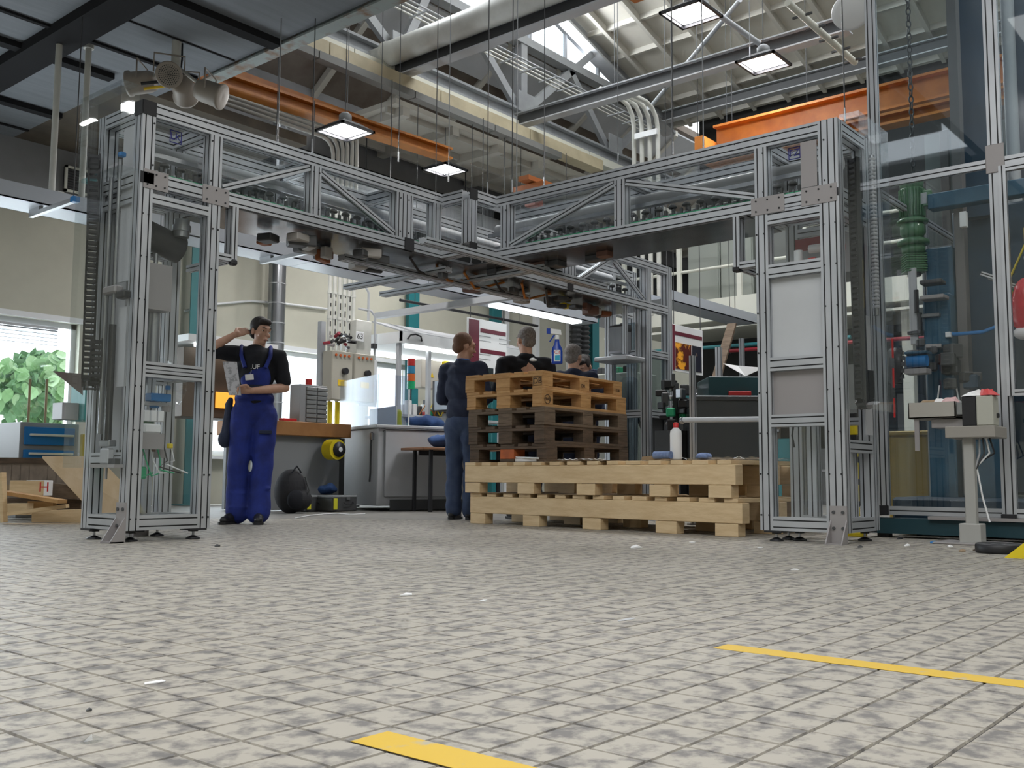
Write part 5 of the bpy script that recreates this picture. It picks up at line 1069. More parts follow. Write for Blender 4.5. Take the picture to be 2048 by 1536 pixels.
# pipes on legs below
# backpack
c = Vector((6.95, 9.05, 0)); bpk = thing('backpack', 'black backpack standing on the floor beside the young man', 'backpack', c)
m = MB(); m.ball(c+Vector((0, 0, .24)), (.20, .15, .25), 20, 14); m.ball(c+Vector((.05, -.02, .15)), (.2, .17, .14), 18, 12); remesh(m, 'main_bag', M('bag_black', (.018, .018, .022), .8, bump=.3, bscale=30), bpk, .012, 2)
m = MB(); m.ball(c+Vector((-.03, -.14, .15)), (.12, .05, .11), 16, 10); m.build('front_pocket', blackc, bpk); MB().tube([c+Vector((-.07, -.1, .45)), c+Vector((0, -.1, .52)), c+Vector((.06, -.1, .45))], .01, 6).build('handle', blackc, bpk); MB().tube([c+Vector((.1, -.15, .1)), c+Vector((.12, -.17, .25)), c+Vector((.1, -.12, .4))], .008, 6).build('strap', dgrey, bpk)
# tool cases
for i, (px0, px1, lab) in enumerate(((612, 662, 'left of the two grey cases with a yellow label on the floor'), (665, 716, 'right of the two grey cases with a yellow label, next to the pale cabinet'))):
    a_ = at(px0, 1024, z=0); b_ = at(px1, 1022, z=0); d = (b_-a_); L_ = d.length; d.normalize(); n = Vector((d.y, -d.x, 0)); t = thing('tool_case', lab, 'case', a_, math.atan2(d.y, d.x), local=True, group='grey cases on the floor')
    bx(t, 'case_body', (L_/2, .16, .085), (L_-.02, .30, .16), dgrey, bev=.01); bx(t, 'lid', (L_/2, .16, .175), (L_-.01, .31, .025), grey, bev=.006); bx(t, 'yellow_label', (.055, .004, .09), (.07, .008, .13), M('label_yellow', (.65, .62, .03), .6)); MB().tube([(L_*.42, .0, .11), (L_*.45, -.025, .09), (L_*.75, -.025, .09), (L_*.78, .0, .11)], .007, 6).build('handle', blk, t); bx(t, 'latch', (L_*.6, .0, .15), (.06, .012, .03), steelm, bev=.002)
wr_ = thing('white_cable', 'white cable lying loose on the floor before the grey cases', 'cable', at(640, 1032, z=0)); MB().tube([at(x, y, z=.006) for x, y in [(590, 1036), (620, 1031), (650, 1028), (675, 1027), (700, 1029), (730, 1028)]], .006, 6).build('cable', white, wr_)
cloth('cloth_bundle', tuple(at(655, 985, v=9.5)-Vector((0, 0, .02))), (.26, .2, .12), clm, 'blue cloth bundle behind the grey cases', 'cloth', 7)
# electrical column with pipes
ec = thing('pipe_rack', 'supply column of six white vertical pipes with valves and switch boxes', 'supply column', (8.5, 10, 0))
for i in range(6):
    x = 8.22+i*.085; zt_ = 5.05+.06*i; pts = [(x, 10, 1.95), (x, 10, zt_-.2)]+[(x-.2*(1-math.cos(t)), 10, zt_-.2+.2*math.sin(t)) for t in (PI/6, PI/3, PI/2)]+[(5.9, 10+.0, zt_)]
    MB().tube(pts, .026, 8).build('pipe', whitep, ec)
    for z in (2.55, 2.9, 3.3): MB().cyl((x, 10, z), (x, 10, z+.04), .032).build('pipe_clip', whitep, ec)
lett = M('letter_black', (.03, .03, .03), .7)
for i in range(5):
    for k in range(5): bx(ec, 'pipe_marking', (8.22+i*.085, 9.972, 2.35+k*.13+.03*(i % 2)), (.018, .004, .05+.02*((i+k) % 3)), lett, bev=.001)
bx(ec, 'number_plate', (8.60, 9.80, 2.33), (.14, .01, .13), white); text('63', 'plate_number', .11, lett, (8.60, 9.794, 2.33), facing((0, -1, 0)), ec)
for i in range(2):
    x = 8.27+i*.40; b_ = bx(ec, 'switch_box', (x, 9.86, 1.76), (.36, .2, .66), M('box_beige', (.40, .38, .32), .5), bev=.01); MB().cyl((x+.02, 9.75, 1.82), (x+.02, 9.70, 1.82), .045, seg=14).build('rotary_switch', blk, b_); bx(b_, 'warning_label', (x+.0, 9.757, 1.66), (.15, .004, .08), M('label_amber', (.75, .50, .02), .5), bev=.001)
    for k in range(4): MB().cyl((x-.12+k*.075, 9.757, 2.03), (x-.12+k*.075, 9.745, 2.03), .018).build('indicator', M('ind_orange', (.55, .12, .03), .4), b_)
bx(ec, 'conduit_box', (8.72, 9.95, 2.0), (.28, .2, 1.15), whitep, bev=.01)
for k in range(16): 
    p = Vector((8.05+rn.uniform(0, .42), 9.85+rn.uniform(-.05, .1), 2.22+rn.uniform(-.06, .1))); MB().cyl(p, p+Vector((rn.uniform(-.08, .08), -.1, rn.uniform(-.03, .05))), .022).build('valve_handle', [blk, dgrey, steelm, M('valve_red', (.3, .02, .04), .5), plate][k % 5], ec)
for k in range(3): x = 8.25+k*.13; MB().cyl((x, 10.0, 0), (x, 10.0, 1.45), .025).build('lower_pipe', whitep, ec); MB().cyl((x, 9.98, .95), (x, 9.98, 1.42), .034).build('pipe_sleeve', yellow, ec)
for pts in ([(8.7, 9.95, 3.1), (8.8, 9.95, 3.1), (8.88, 9.95, 3.0), (8.88, 9.95, 2.4)], [(8.7, 9.95, 2.75), (8.93, 9.95, 2.75), (9.01, 9.95, 2.67), (9.01, 9.95, 1.9), (9.05, 9.95, 1.75), (9.05, 9.95, 1.45)]): MB().tube(pts, .018, 8).build('bent_conduit', lgrey, ec)
for p in ((8.80, 9.93, 2.45), (8.98, 9.93, 2.25)): bx(ec, 'junction_box', p, (.08, .06, .07), blk)
bx(ec, 'panel_sheet', (8.88, 9.93, 1.72), (.32, .02, .66), white); bx(ec, 'foot_plate', (8.45, 10, .01), (.6, .2, .02), dgrey)
bx(ec, 'cable_duct', (8.12, 10.03, 2.0), (.08, .08, 1.0), paint_w)
ec.location += Vector((.41, .5, 0))
# canopy with fluorescent tubes
cn = thing('lit_canopy', 'white assembly booth canopy with glowing tube lights behind the men', 'canopy', (10.8, 10.4, 0))
c0 = Vector((9.45, 10.05)); rzc = math.radians(-6)
cn.rotation_euler = (0, 0, 0)
MB().box((9.5, 10.0, 2.28), (12.4, 11.3, 2.30)).box((9.5, 10.0, 2.30), (12.4, 10.03, 2.44)).box((9.5, 10.0, 2.30), (9.53, 11.3, 2.44)).build('roof_panel', white, cn)
m = MB(); m.prism([(9.5, 10.03, 2.44), (12.4, 10.03, 2.44), (12.4, 10.6, 2.62), (9.5, 10.6, 2.62)], None, (0, 0, .02)); m.build('sloped_cover', lgrey, cn)
for y in (10.06, 11.1): MB().box((9.7, y, 2.235), (12.2, y+.08, 2.278)).build('lamp_tube', tube_m, cn)
MB().tube([(9.62, 9.99, 2.34), (9.66, 9.97, 2.40), (9.76, 9.97, 2.42), (9.86, 9.97, 2.40), (9.9, 9.99, 2.34)], .012, 6).build('handle', blk, cn)
for x, y in ((9.56, 10.1), (9.56, 11.2), (12.3, 10.1), (12.3, 11.2), (10.15, 10.1)): bx(cn, 'post', (x, y, 1.14), (.06, .06, 2.28), lgrey)
# second canopy left, behind the tower
cn2 = thing('lit_canopy', 'small lit canopy left of the young man, seen past the left tower', 'canopy', (6.9, 10.6, 0))
MB().box((6.5, 10.5, 2.02), (7.8, 11.4, 2.1)).build('roof_panel', white, cn2); MB().box((6.7, 10.55, 1.98), (7.5, 10.7, 2.02)).build('lamp_tube', tube_m, cn2)
for x in (6.53, 7.77): bx(cn2, 'post', (x, 11.35, 1.0), (.05, .05, 2.0), lgrey)
bx(cn2, 'dark_booth', (7.05, 11.0, 1.55), (.9, .5, .85), M('booth_brown', (.05, .025, .01), .6)); bx(cn2, 'amber_screen', (7.2, 10.73, 1.35), (.3, .02, .2), M('amber_glow', (.5, .2, .02), .5, emit=(1, .45, .05, .9)))
# assembly table under the canopy: clutter
at2 = thing('assembly_table', 'long assembly table under the lit canopy', 'table', (10.2, 10.3, 0)); bx(at2, 'tabletop', (10.9, 10.6, 1.28), (2.3, .8, .04), lgrey)
for x in (9.85, 11.95):
    for y in (10.28, 10.92): bx(at2, 'leg', (x, y, .63), (.06, .06, 1.26), paint_w)
q = at(832, 742, v=10.2); signal((q.x, 10.3, 1.305), 'tall signal light tower in front of the teal column under the canopy', 1.7)
q = at(868, 748, v=10.25); cbx = thing('control_box', 'beige control box with a yellow pendant beside it under the canopy', 'control box', (q.x, 10.4, 1.3)); bx(cbx, 'box_body', (q.x, 10.4, q.z), (.42, .2, .42), M('box_cream', (.52, .47, .40), .5), bev=.008); bx(cbx, 'stand', (q.x, 10.42, 1.42), (.06, .06, .26), dgrey)
bx(cbx, 'pendant', (q.x+.30, 10.30, q.z+.07), (.11, .1, .3), yellow, bev=.015); bx(cbx, 'pendant_button', (q.x+.29, 10.24, q.z+.13), (.06, .03, .07), blk); MB().tube([(q.x+.3, 10.3, q.z-.1), (q.x+.25, 10.3, q.z-.3), (q.x+.3, 10.3, q.z-.35)], .01, 6).build('cable', blk, cbx)
m = MB(); m.prism([(q.x-.03, 10.298, q.z-.05), (q.x+.05, 10.298, q.z-.05), (q.x+.01, 10.298, q.z+.03)], None, (0, -.002, 0)); m.build('warning_triangle', M('label_amber', (.7, .5, .05), .5), cbx)
for k in range(22):
    x = 9.9+rn.uniform(0, 1.0); z = 1.305; h_ = rn.uniform(.05, .22); mt = rn.choice([blk, dgrey, white, M('cloth_white', (.7, .7, .7), .8), red, blue, M('dark_red', (.2, .02, .02), .5), gclip])
    one(MB().cbox((9.95+(k % 11)*.11, 10.3+(k//11)*.12, z+h_/2), (rn.uniform(.04, .09), .08, h_), bev=.006), 'fixture_part', mt, 'small fixture part in the '+('front' if k < 11 else 'back')+' row on the assembly table, '+ORD[k % 11]+' from the left', 'fixture', 'fixtures on the assembly table')
for k in range(5): 
    pts = [(10.1+.15*k, 10.22, 1.31), (10.2+.15*k, 10.2, 1.45+.03*k), (10.35+.12*k, 10.22, 1.38), (10.45+.1*k, 10.24, 1.31)]; t = thing('loop_cable', ['orange', 'yellow', 'thick orange', 'bright yellow', 'curled orange'][k]+' cable looping over the assembly table', 'cable', pts[0]); MB().tube(pts, .009+.002*(k == 2), 6).build('cable', orange if k % 2 == 0 else yellow, t)
q = at(892, 800, v=9.9); mo = thing('monitor', 'grey flat screen turned to the window, left of the man with blue collar', 'monitor', (q.x, 9.9, 0))
bx(mo, 'screen', (q.x-.10, 9.85, q.z+.06), (.02, .36, .42), M('screen_pale', (.45, .52, .60), .3)); bx(mo, 'housing', (q.x+.02, 9.9, q.z+.06), (.2, .4, .44), dgrey); bx(mo, 'stand', (q.x, 9.9, (q.z-.2)/2), (.08, .08, q.z-.2), grey); bx(mo, 'base', (q.x, 9.9, .01), (.3, .3, .02), grey)
# hung sign board
q0, q1 = at(938, 634, v=9.6), at(1013, 652, v=9.6)
sg = thing('sign_board', 'maroon and white notice board hanging between the standing men', 'sign', (q0.x, 9.6, q0.z-1.0)); W_ = q1.x-q0.x; zt_ = q0.z
maroon = M('maroon', (.13, .012, .03), .5); bx(sg, 'board', (q0.x+W_/2, 9.62, zt_-.5), (W_+.04, .02, 1.0), white); bx(sg, 'maroon_strip', (q0.x+.12, 9.606, zt_-.5), (.22, .006, .96), maroon, bev=.001)
for z, tx in ((.16, ('Informationen', 'Qualität')), (.46, ('Aktuell', 'Themen'))):
    bx(sg, 'header_bar', (q0.x+.25+(W_-.25)/2, 9.606, zt_-z), (W_-.27, .006, .06), maroon, bev=.001)
for r_ in range(3):
    for k in range(4): bx(sg, 'print_line', (q0.x+.36+(k % 2)*.45, 9.606, zt_-.24-r_*.27-(k//2)*.07), (.26, .004, .012), lgrey, bev=.001)
for k in range(2): bx(sg, 'photo_print', (q0.x+.38+k*.40, 9.604, zt_-.84), (.34, .006, .28), M('photo_dark', (.02, .03, .035), .4, var=(.12, .12, .1), scale=9, thr=(.6, .7)), bev=.001)
for x in (q0.x+.05, q1.x-.05): MB().cyl((x, 9.62, zt_), (x, 9.62, 5.62), .006).build('suspension_wire', dgrey, sg)
# second poster right of far tower
q0, q1 = at(1350, 648, v=6.9), at(1405, 658, v=6.9); zt_ = q0.z; W_ = q1.x-q0.x
sg = thing('poster_board', 'poster board with a flame picture, hanging right of the far tower', 'poster', (q0.x, 6.9, zt_-1)); H_b = zt_-at(1350, 742, v=6.9).z
bx(sg, 'board', (q0.x+W_/2-.1, 6.92, zt_-H_b/2), (W_+.24, .02, H_b), white); bx(sg, 'maroon_strip', (q0.x-.1, 6.906, zt_-H_b/2), (.2, .006, H_b-.02), maroon, bev=.001); bx(sg, 'header_bar', (q0.x+W_/2, 6.906, zt_-.12), (W_-.02, .006, .05), maroon, bev=.001)
fl_ = M('flame_print', (.10, .012, .008), .4, var=(.95, .42, .03), scale=7, thr=(.52, .6)); bx(sg, 'flame_picture', (q0.x+W_*.30, 6.905, zt_-H_b*.66), (W_*.56, .006, H_b*.56), fl_, bev=.001); bx(sg, 'portrait_picture', (q0.x+W_*.79, 6.905, zt_-H_b*.66), (W_*.34, .006, H_b*.56), M('night_print', (.012, .014, .03), .4, var=(.25, .18, .14), scale=9, thr=(.62, .7)), bev=.001)
for x in (q0.x, q1.x-.03): MB().cyl((x, 6.92, zt_), (x, 6.92, rz(x)), .006).build('suspension_wire', dgrey, sg)
bp_ = thing('black_rail', 'thin black rail hanging level above the hung notice board', 'rail', at(985, 632, v=10.3)); MB().cyl(at(800, 600, v=10.3), at(1075, 652, v=10.3), .022, seg=8).build('rail', blk, bp_)
for px, py in ((830, 606), (1040, 646)): q = at(px, py, v=10.3); MB().cyl(q, (q.x, q.y, 6.12), .005).build('suspension_wire', dgrey, bp_)
cb = thing('cross_trunking', 'grey trunking running crosswise below the long service tray', 'trunking', at(800, 620, z=3.0)); a_, b_ = at(755, 632, z=2.80), at(985, 590, z=2.80); MB().box((a_.x-.06, b_.y-.2, 2.76), (a_.x+.06, a_.y, 2.84)).build('trunk', lgrey, cb)
# cabinet with fans under the far tower
q = at(1262, 820, D=11.6); fc = thing('fan_cabinet', 'beige electrical cabinet with round fan grilles behind the pallet stack', 'cabinet', (q.x, q.y, 0)); cx_ = Vector((q.x, q.y, 0))
hx = at(1245, 748, D=11.6).z; bx(fc, 'body', (cx_.x, cx_.y+.3, hx/2), (.5, 1.0, hx), M('cab_beige', (.42, .42, .36), .5), bev=.01)
for z in (hx-.42, hx-.92):
    for y in (-.02, ): MB().lathe([(0, .01), (.085, .01), (.095, 0)], (cx_.x-.25, cx_.y+.0, z), 20, axis=(-1, 0, 0)).build('fan_grille', dgrey, fc); MB().lathe([(.095, 0), (.105, .014), (.12, 0)], (cx_.x-.25, cx_.y+.0, z), 20, axis=(-1, 0, 0)).build('fan_ring', cream, fc)
for k in range(4): MB().tube([(cx_.x-.2, cx_.y-.22, hx-.45-.03*k), (cx_.x-.25, cx_.y-.33-.02*k, hx-.55-.1*k), (cx_.x-.2, cx_.y-.38, hx-1.0), (cx_.x-.15, cx_.y-.3, .3)], .014, 6).build('hose', [blk, lgrey, blk, dgrey][k], fc)
for k in range(6): one(MB().cbox((cx_.x-.15, cx_.y+.55-.12*k, hx+.04), (.1, .07, .05+.02*(k % 3)), bev=.01), 'small_item', [paper, navy, dgrey, paper, gclip, blk][k], 'small item on top of the beige fan cabinet, '+ORD[k]+' from the right', 'item', 'small items on the fan cabinet')
# dark machine right of centre
D_ = 9.6
p0, p1 = at(1392, 905, D=D_), at(1545, 905, D=D_); dm = thing('press_machine', 'dark grey boxy machine with a teal top, left of the right tower', 'machine', (p0.x, p0.y, 0), math.atan2(p1.y-p0.y, p1.x-p0.x), local=True); L_ = (p1-p0).length
ztm = at(1460, 790, D=D_).z; ztt = at(1460, 748, D=D_).z
bx(dm, 'base_cabinet', (L_/2, .4, ztm/2), (L_, .8, ztm), M('machine_sheet', (.085, .09, .095), .25, .4), bev=.012); bx(dm, 'top_block', (L_/2+.08, .45, (ztm+ztt)/2), (L_-.16, .6, ztt-ztm), M('dark_teal', (.008, .05, .06), .4), bev=.01); bx(dm, 'ledge', (L_/2, .02, ztm-.03), (L_+.02, .1, .04), dgrey); bx(dm, 'red_strip', (L_*.62, .12, ztm+.03), (.22, .05, .04), red)
q = at(1485, 738, D=9.5); m = MB(); m.add([q+Vector((-.12, .14, .05)), q+Vector((.02, -.02, -.07)), q+Vector((.12, -.16, .01)), q+Vector((.06, .08, .04)), q+Vector((-.12, .14, .053)), q+Vector((.02, -.02, -.067)), q+Vector((.12, -.16, .013)), q+Vector((.06, .08, .043))], [(3, 2, 1, 0), (4, 5, 6, 7), (0, 1, 5, 4), (1, 2, 6, 5), (2, 3, 7, 6), (3, 0, 4, 7)]); one(m, 'paper_sheet', paper, 'bent white paper sheet on the dark teal machine top', 'paper')
def stand_prof(px, y0, y1, D, w_, lab):
    a_ = at(px, y1, D=D); t = thing('aluminium_post', lab, 'post', (a_.x, a_.y, 0)); z1_ = at(px, y0, D=D).z; MB().prof((a_.x, a_.y, 0), (a_.x, a_.y, z1_), w_, w_, Y).build('post', AL, t); bx(t, 'base_plate', (a_.x, a_.y, .005), (w_*2.2, w_*2.2, .01), dgrey)
stand_prof(1386, 710, 840, 8.9, .045, 'upright aluminium profile left of the dark teal machine')
stand_prof(1484, 676, 740, 10.8, .045, 'short upright aluminium profile behind the dark teal machine'); stand_prof(1438, 694, 760, 11.5, .06, 'second upright profile behind the teal machine, by the plank')
p0, p1 = at(1432, 760, D=12), at(1464, 648, D=12.4); t = thing('leaning_plank', 'pale plank leaning behind the dark teal machine', 'plank', (p0.x, p0.y, 0)); dd = (p1-p0); p00 = p0-dd*(p0.z/dd.z); d = dd.normalized(); s_ = Vector((0, 0, 1)).cross(d).normalized(); u_ = d.cross(s_); m = MB()
m.prism([p00+s_*.06+u_*.015, p00-s_*.06+u_*.015, p00-s_*.06-u_*.015, p00+s_*.06-u_*.015], None, p1-p00); m.build('plank', pine4, t)
cm = thing('component_rack', 'rack of dark machine components between the far tower and the teal machine', 'rack', at(1365, 900, D=9.8)*1.0); q = at(1352, 845, D=10.3)
bx(cm, 'frame', (q.x, q.y, .45), (.35, .3, .9), dgrey)
for k in range(30): bx(cm, 'component', (q.x+rn.uniform(-.16, .16), q.y+rn.uniform(-.14, .14), .98+rn.uniform(-.05, .5)), (rn.uniform(.03, .13), rn.uniform(.03, .12), rn.uniform(.03, .14)), rn.choice([blk, dgrey, steelm, plate, gclip, blk]), rn.uniform(0, 1.5), .01)
bx(cm, 'mast', (q.x, q.y, 1.15), (.05, .05, .5), dgrey)
# mezzanine with white railing and tall cabinets
mz = thing('mezzanine', 'white steel mezzanine platform with a round railing at right of centre', 'platform', (15, 6, 0))
ZM = 3.42
MB().box((15.0, 0, ZM-.3), (17.45, 10.3, ZM)).build('deck', cream, mz); MB().box((14.93, 0, ZM-.34), (15.0, 10.3, ZM+.04)).build('fascia_beam', cream, mz); MB().box((14.9, 0, ZM-.48), (15.04, 10.3, ZM-.44)).build('lower_flange', cream, mz)
for y in (9.9, 8.75, 7.6, 6.45, 5.3, 4.2): MB().box((14.94, y-.04, ZM-.35), (15.0, y+.04, ZM+1.05)).build('railing_post', cream, mz)
for z in (ZM+.58, ZM+1.05): MB().cyl((14.97, 0, z), (14.97, 10.2, z), .028, seg=10).build('handrail', cream, mz)
for y in (.2, 5.0, 10.0): MB().box((15.3, y-.08, 0), (15.46, y+.08, ZM-.3)).build('support_column', cream, mz)
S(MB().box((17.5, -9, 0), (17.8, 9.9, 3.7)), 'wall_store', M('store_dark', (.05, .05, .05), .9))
for i, (y, w_, lab) in enumerate(((8.65, .64, 'leftmost tall grey green locker on the mezzanine'), (8.0, .62, 'tall grey green locker in the middle on the mezzanine'), (7.2, .84, 'darker tall locker at the right on the mezzanine'))):
    t = thing('tall_locker', lab, 'locker', (15.9, y, ZM)); mt = M('locker_green', (.30, .32, .29), .5) if i < 2 else M('locker_grey', (.13, .135, .13), .5)
    bx(t, 'body', (15.9, y, ZM+.95), (.5, w_, 1.9), mt, bev=.01); bx(t, 'door', (15.64, y, ZM+.95), (.02, w_-.04, 1.84), mt, bev=.004)
for k in range(26):
    y = 2.0+rn.uniform(0, 6); z0 = 0; h_ = rn.uniform(.8, 2.4); mt = rn.choice([dgrey, teal, M('shelf_brown', (.10, .07, .05), .7), M('locker_grey', (.13, .135, .13), .5), M('store_beige', (.35, .34, .27), .6), steelm])
    yk = 1.6+k*.3; t = thing('storage_unit', ['dark', 'teal', 'brown', 'grey', 'beige', 'steel'][k % 6]+' storage unit under the mezzanine, '+ORD[k]+' counted from the right', 'storage', (16.3, yk, 0), group='storage units under the mezzanine'); mt = [dgrey, teal, M('shelf_brown', (.10, .07, .05), .7), M('locker_grey', (.13, .135, .13), .5), M('store_beige', (.35, .34, .27), .6), steelm][k % 6]
    bx(t, 'body', (16.0+.2*(k % 3), yk, h_/2), (.5, .27, h_), mt, bev=.01)
    bx(t, 'shelf_board', (15.72+.2*(k % 3), yk, h_*.6), (.04, .25, .04), lgrey)
for y0 in (7.6, 6.2): 
    p_ = thing('red_pipe', 'dark red pipe under the mezzanine, '+('upper' if y0 > 7 else 'lower'), 'pipe', (14.5, y0, 2.2)); MB().cyl((14.6, y0-2, 2.45+.1*(y0 > 7)), (14.6, y0+1.5, 2.5+.1*(y0 > 7)), .03).build('pipe', M('dark_red', (.25, .02, .02), .5) if y0 < 7 else teal, p_); MB().cyl((14.6, y0, 2.45), (14.6, y0, rz(14.6)), .006).build('suspension_wire', dgrey, p_)
# hall side far glass partition near the window wall
for px in (1218,): pass
for k in range(3): t = thing('coil_column', 'dark spring like cable riser against the far window wall, number by the white trims', 'cable riser', (0, 0, 0)) if False else None
for px in (1152, 1168):
    a_ = at(px, 700, v=12.2); t = thing('cable_riser', 'dark corrugated riser on the far wall, '+('left' if px < 1160 else 'right')+' of the pair', 'riser', (a_.x, 12.2, 0)); m = MB()
    prf = [(.001, 0)]
    for i in range(40): prf += [(.10, .02+i*.1), (.14, .07+i*.1)]
    prf.append((.001, 4.02)); m.lathe(prf, (a_.x, 12.2, 0), 10, smooth=False); m.build('riser', dgrey, t)
# loudspeakers
sp = thing('speaker_pole', 'pale pole hanging from the low ceiling that carries three horn speakers', 'pole', at(355, 140, D=9.6)); q = at(352, 120, D=9.6)
MB().cyl((q.x, q.y, 4.32), (q.x, q.y, 4.6), .045, seg=12).cyl((q.x, q.y, 4.5), (q.x, q.y, 5.3), .045).build('pole', whitep, sp) if False else MB().cyl((q.x, q.y, 4.3), (q.x, q.y, 4.6), .045, seg=12).build('pole', whitep, sp)
MB().tube([(q.x+.06, q.y, 4.6), (q.x+.07, q.y+.01, 4.45), (q.x+.05, q.y, 4.3)], .01, 6).build('cable', blk, sp)
q2 = at(283, 165, D=9.7); q3 = at(420, 186, D=9.4); MB().tube([q2, Vector((q.x, q.y, 4.36)), q3], .016, 8).build('crossbar', whitep, sp); MB().tube([Vector((q.x, q.y, 4.36)), at(368, 180, D=9.75)], .016, 8).build('crossbar', whitep, sp)
beige = M('speaker_beige', (.33, .29, .25), .5)
def speaker(px, py, D, axis, lab, grille=False, r=.125, L_=.26):
    c = at(px, py, D=D); ax = Vector(axis).normalized(); t = thing('horn_speaker', lab, 'loudspeaker', c)
    MB().lathe([(0, -L_/2), (r*.7, -L_/2), (r*.86, -L_*.3), (r*.9, L_*.35), (r, L_*.4), (r, L_/2), (r*.9, L_/2+.004), (0, L_/2-.005)], c, 24, axis=ax).build('housing', beige, t)
    x = ax.orthogonal().normalized(); x = Vector((0, 0, 1)).cross(ax).normalized(); y = ax.cross(x)
    MB().tube([c+x*r*1.12-y*0, c+x*r*1.12+Vector((0, 0, r*1.5)), c-x*r*1.12+Vector((0, 0, r*1.5)), c-x*r*1.12], .009, 6).build('mounting_bracket', beige, t)
    if grille:
        h = MB(); 
        for ring, n in ((0, 1), (.018, 6), (.036, 12), (.054, 18), (.072, 24), (.09, 30)):
            for k in range(n): a = 2*PI*k/n; p = c+ax*(L_/2+.001)+x*ring*math.cos(a)+y*ring*math.sin(a); h.cyl(p, p+ax*.002, .0058, seg=6)
        h.build('grille_hole', blk, t, kind='stuff')
    return c
tc = (CAM-at(338, 145, D=9.5)).normalized()
speaker(338, 147, 9.5, tc+Vector((0, 0, -.1)), 'middle speaker with its round perforated front facing the viewer', True)
speaker(283, 165, 9.7, Vector((-.6, .7, -.1)), 'left horn speaker turned away to the window wall'); speaker(420, 186, 9.4, Vector((.55, -.75, -.35)), 'right horn speaker pointing down to the right')
speaker(368, 180, 9.75, Vector((.6, .7, -.2)), 'fourth speaker low behind the middle one')
yl = thing('yellow_light', 'yellow cased work light on the speaker mount', 'light', at(325, 172, D=9.6)); q = at(322, 176, D=9.55); MB().cyl(q+Vector((-.12, .1, -.02)), q+Vector((.08, -.1, .03)), .014).build('bar', M('label_amber', (.7, .5, .05), .5), yl); MB().cyl(q+Vector((-.14, .12, .03)), q+Vector((.12, -.12, .09)), .016).build('black_bar', blk, yl)
# ================================================================ LEFT: crate, scrap wood, drawer cabinet, window side
cr_ = thing('drawer_cabinet', 'blue fronted steel drawer cabinet below the big window', 'cabinet', (4.5, 9.6, 0)); a_, b_ = at(45, 870, v=9.6), at(157, 870, v=9.6); zt_ = at(80, 845, v=9.6).z
bx(cr_, 'body', ((a_.x+b_.x)/2, 9.95, zt_/2), (b_.x-a_.x+.03, .66, zt_), grey, bev=.006)
for k in range(3):
    z = zt_-.12-k*.24; d_ = bx(cr_, 'drawer', ((a_.x+b_.x)/2-.01, 9.605, z-.01), (b_.x-a_.x-.06, .03, .215 if k else .17), blue, bev=.004)
    bx(d_, 'drawer_handle', ((a_.x+b_.x)/2, 9.575, z+(.0 if k == 0 else .06)), (b_.x-a_.x-.12, .03, .022), cream)
q = at(176, 800, v=9.2); tb_ = thing('teal_machine_box', 'teal enclosure standing left of the drag chain of the left tower', 'machine', (q.x, 9.2, 0)); bx(tb_, 'body', (q.x+.12, 9.3, at(176, 798, v=9.2).z), (.34, .3, .42), M('turquoise', (.01, .36, .36), .5), bev=.01); bx(tb_, 'leg_frame', (q.x+.1, 9.3, .40), (.12, .2, .8), yellow); bx(tb_, 'grey_side_box', (q.x-.14, 9.35, at(150, 822, v=9.2).z), (.16, .2, .16), lgrey)
a_, b_, c_ = at(105, 742, v=9.1), at(165, 790, v=9.1), at(165, 748, v=9.1); m = MB(); m.prism([a_, b_, c_], None, (.03, .05, 0)); m.build('folding_lid', M('lid_brown', (.16, .13, .12), .5), tb_)
for px in (56, 90): q = at(px, 845, v=9.9); t = thing('rod_on_cabinet', 'thin upright rod on the blue drawer cabinet, '+('left' if px < 70 else 'right'), 'rod', (q.x, 9.9, zt_)); MB().cyl((q.x, 9.9, zt_), (q.x, 9.9, at(px, 758, v=9.9).z), .012).build('rod', M('rod_brown', (.3, .22, .12), .6), t)
# slatted crate and scrap
sc_ = thing('slatted_crate', 'low weathered slatted wooden crate full of scrap wood at far left', 'crate', (3.9, 8.6, 0))
a_ = at(-30, 915, D=9.2); b_ = at(185, 915, D=9.2); dX = (b_-a_); L_ = dX.length; dX.normalize(); n = 12
for i in range(n): p = a_+dX*(L_*i/n); m = MB(); zt_ = p.z; m.prism([(p.x, p.y, .05), (p.x+dX.x*.09, p.y+dX.y*.09, .05), (p.x+dX.x*.09, p.y+dX.y*.09, zt_-.02), (p.x, p.y, zt_-.02)], None, (.02, .02, 0)); m.build('slat', M('slat_grey', (.30, .24, .19), .8, var=(.2, .16, .13), scale=6), sc_)
m = MB(); m.prism([(a_.x-.02, a_.y-.02, a_.z-.05), (b_.x-.02, b_.y-.02, a_.z-.05), (b_.x-.02, b_.y-.02, a_.z), (a_.x-.02, a_.y-.02, a_.z)], None, (.06, .06, 0)); m.build('top_rail', pine3, sc_)
def plank(p, q, w_, h_, mat, lab, cat='plank', nm='scrap_wood', grp=None, w2=None):
    p, q = Vector(p), Vector(q); d = (q-p).normalized(); s_ = Vector((0, 0, 1)).cross(d).normalized(); u_ = d.cross(s_); m = MB(); vs = []
    for e in (p, q):
        for a, b in ((-1, -1), (1, -1), (1, 1), (-1, 1)): vs.append(e+s_*a*w_/2+u_*b*h_/2)
    m.add(vs, [(3, 2, 1, 0), (4, 5, 6, 7), (0, 1, 5, 4), (1, 2, 6, 5), (2, 3, 7, 6), (3, 0, 4, 7)]); return one(m, nm, mat, lab, cat, grp)
def pk(x0, y0, x1, y1, D0, D1, w_, h_, mat, lab, **k): return plank(at(x0, y0, D=D0), at(x1, y1, D=D1), w_, h_, mat, lab, **k)
pk(8, 1051, 160, 1051, 8.15, 8.2, .07, .03, pine, 'thin pale batten lying flat in front of the scrap pile')
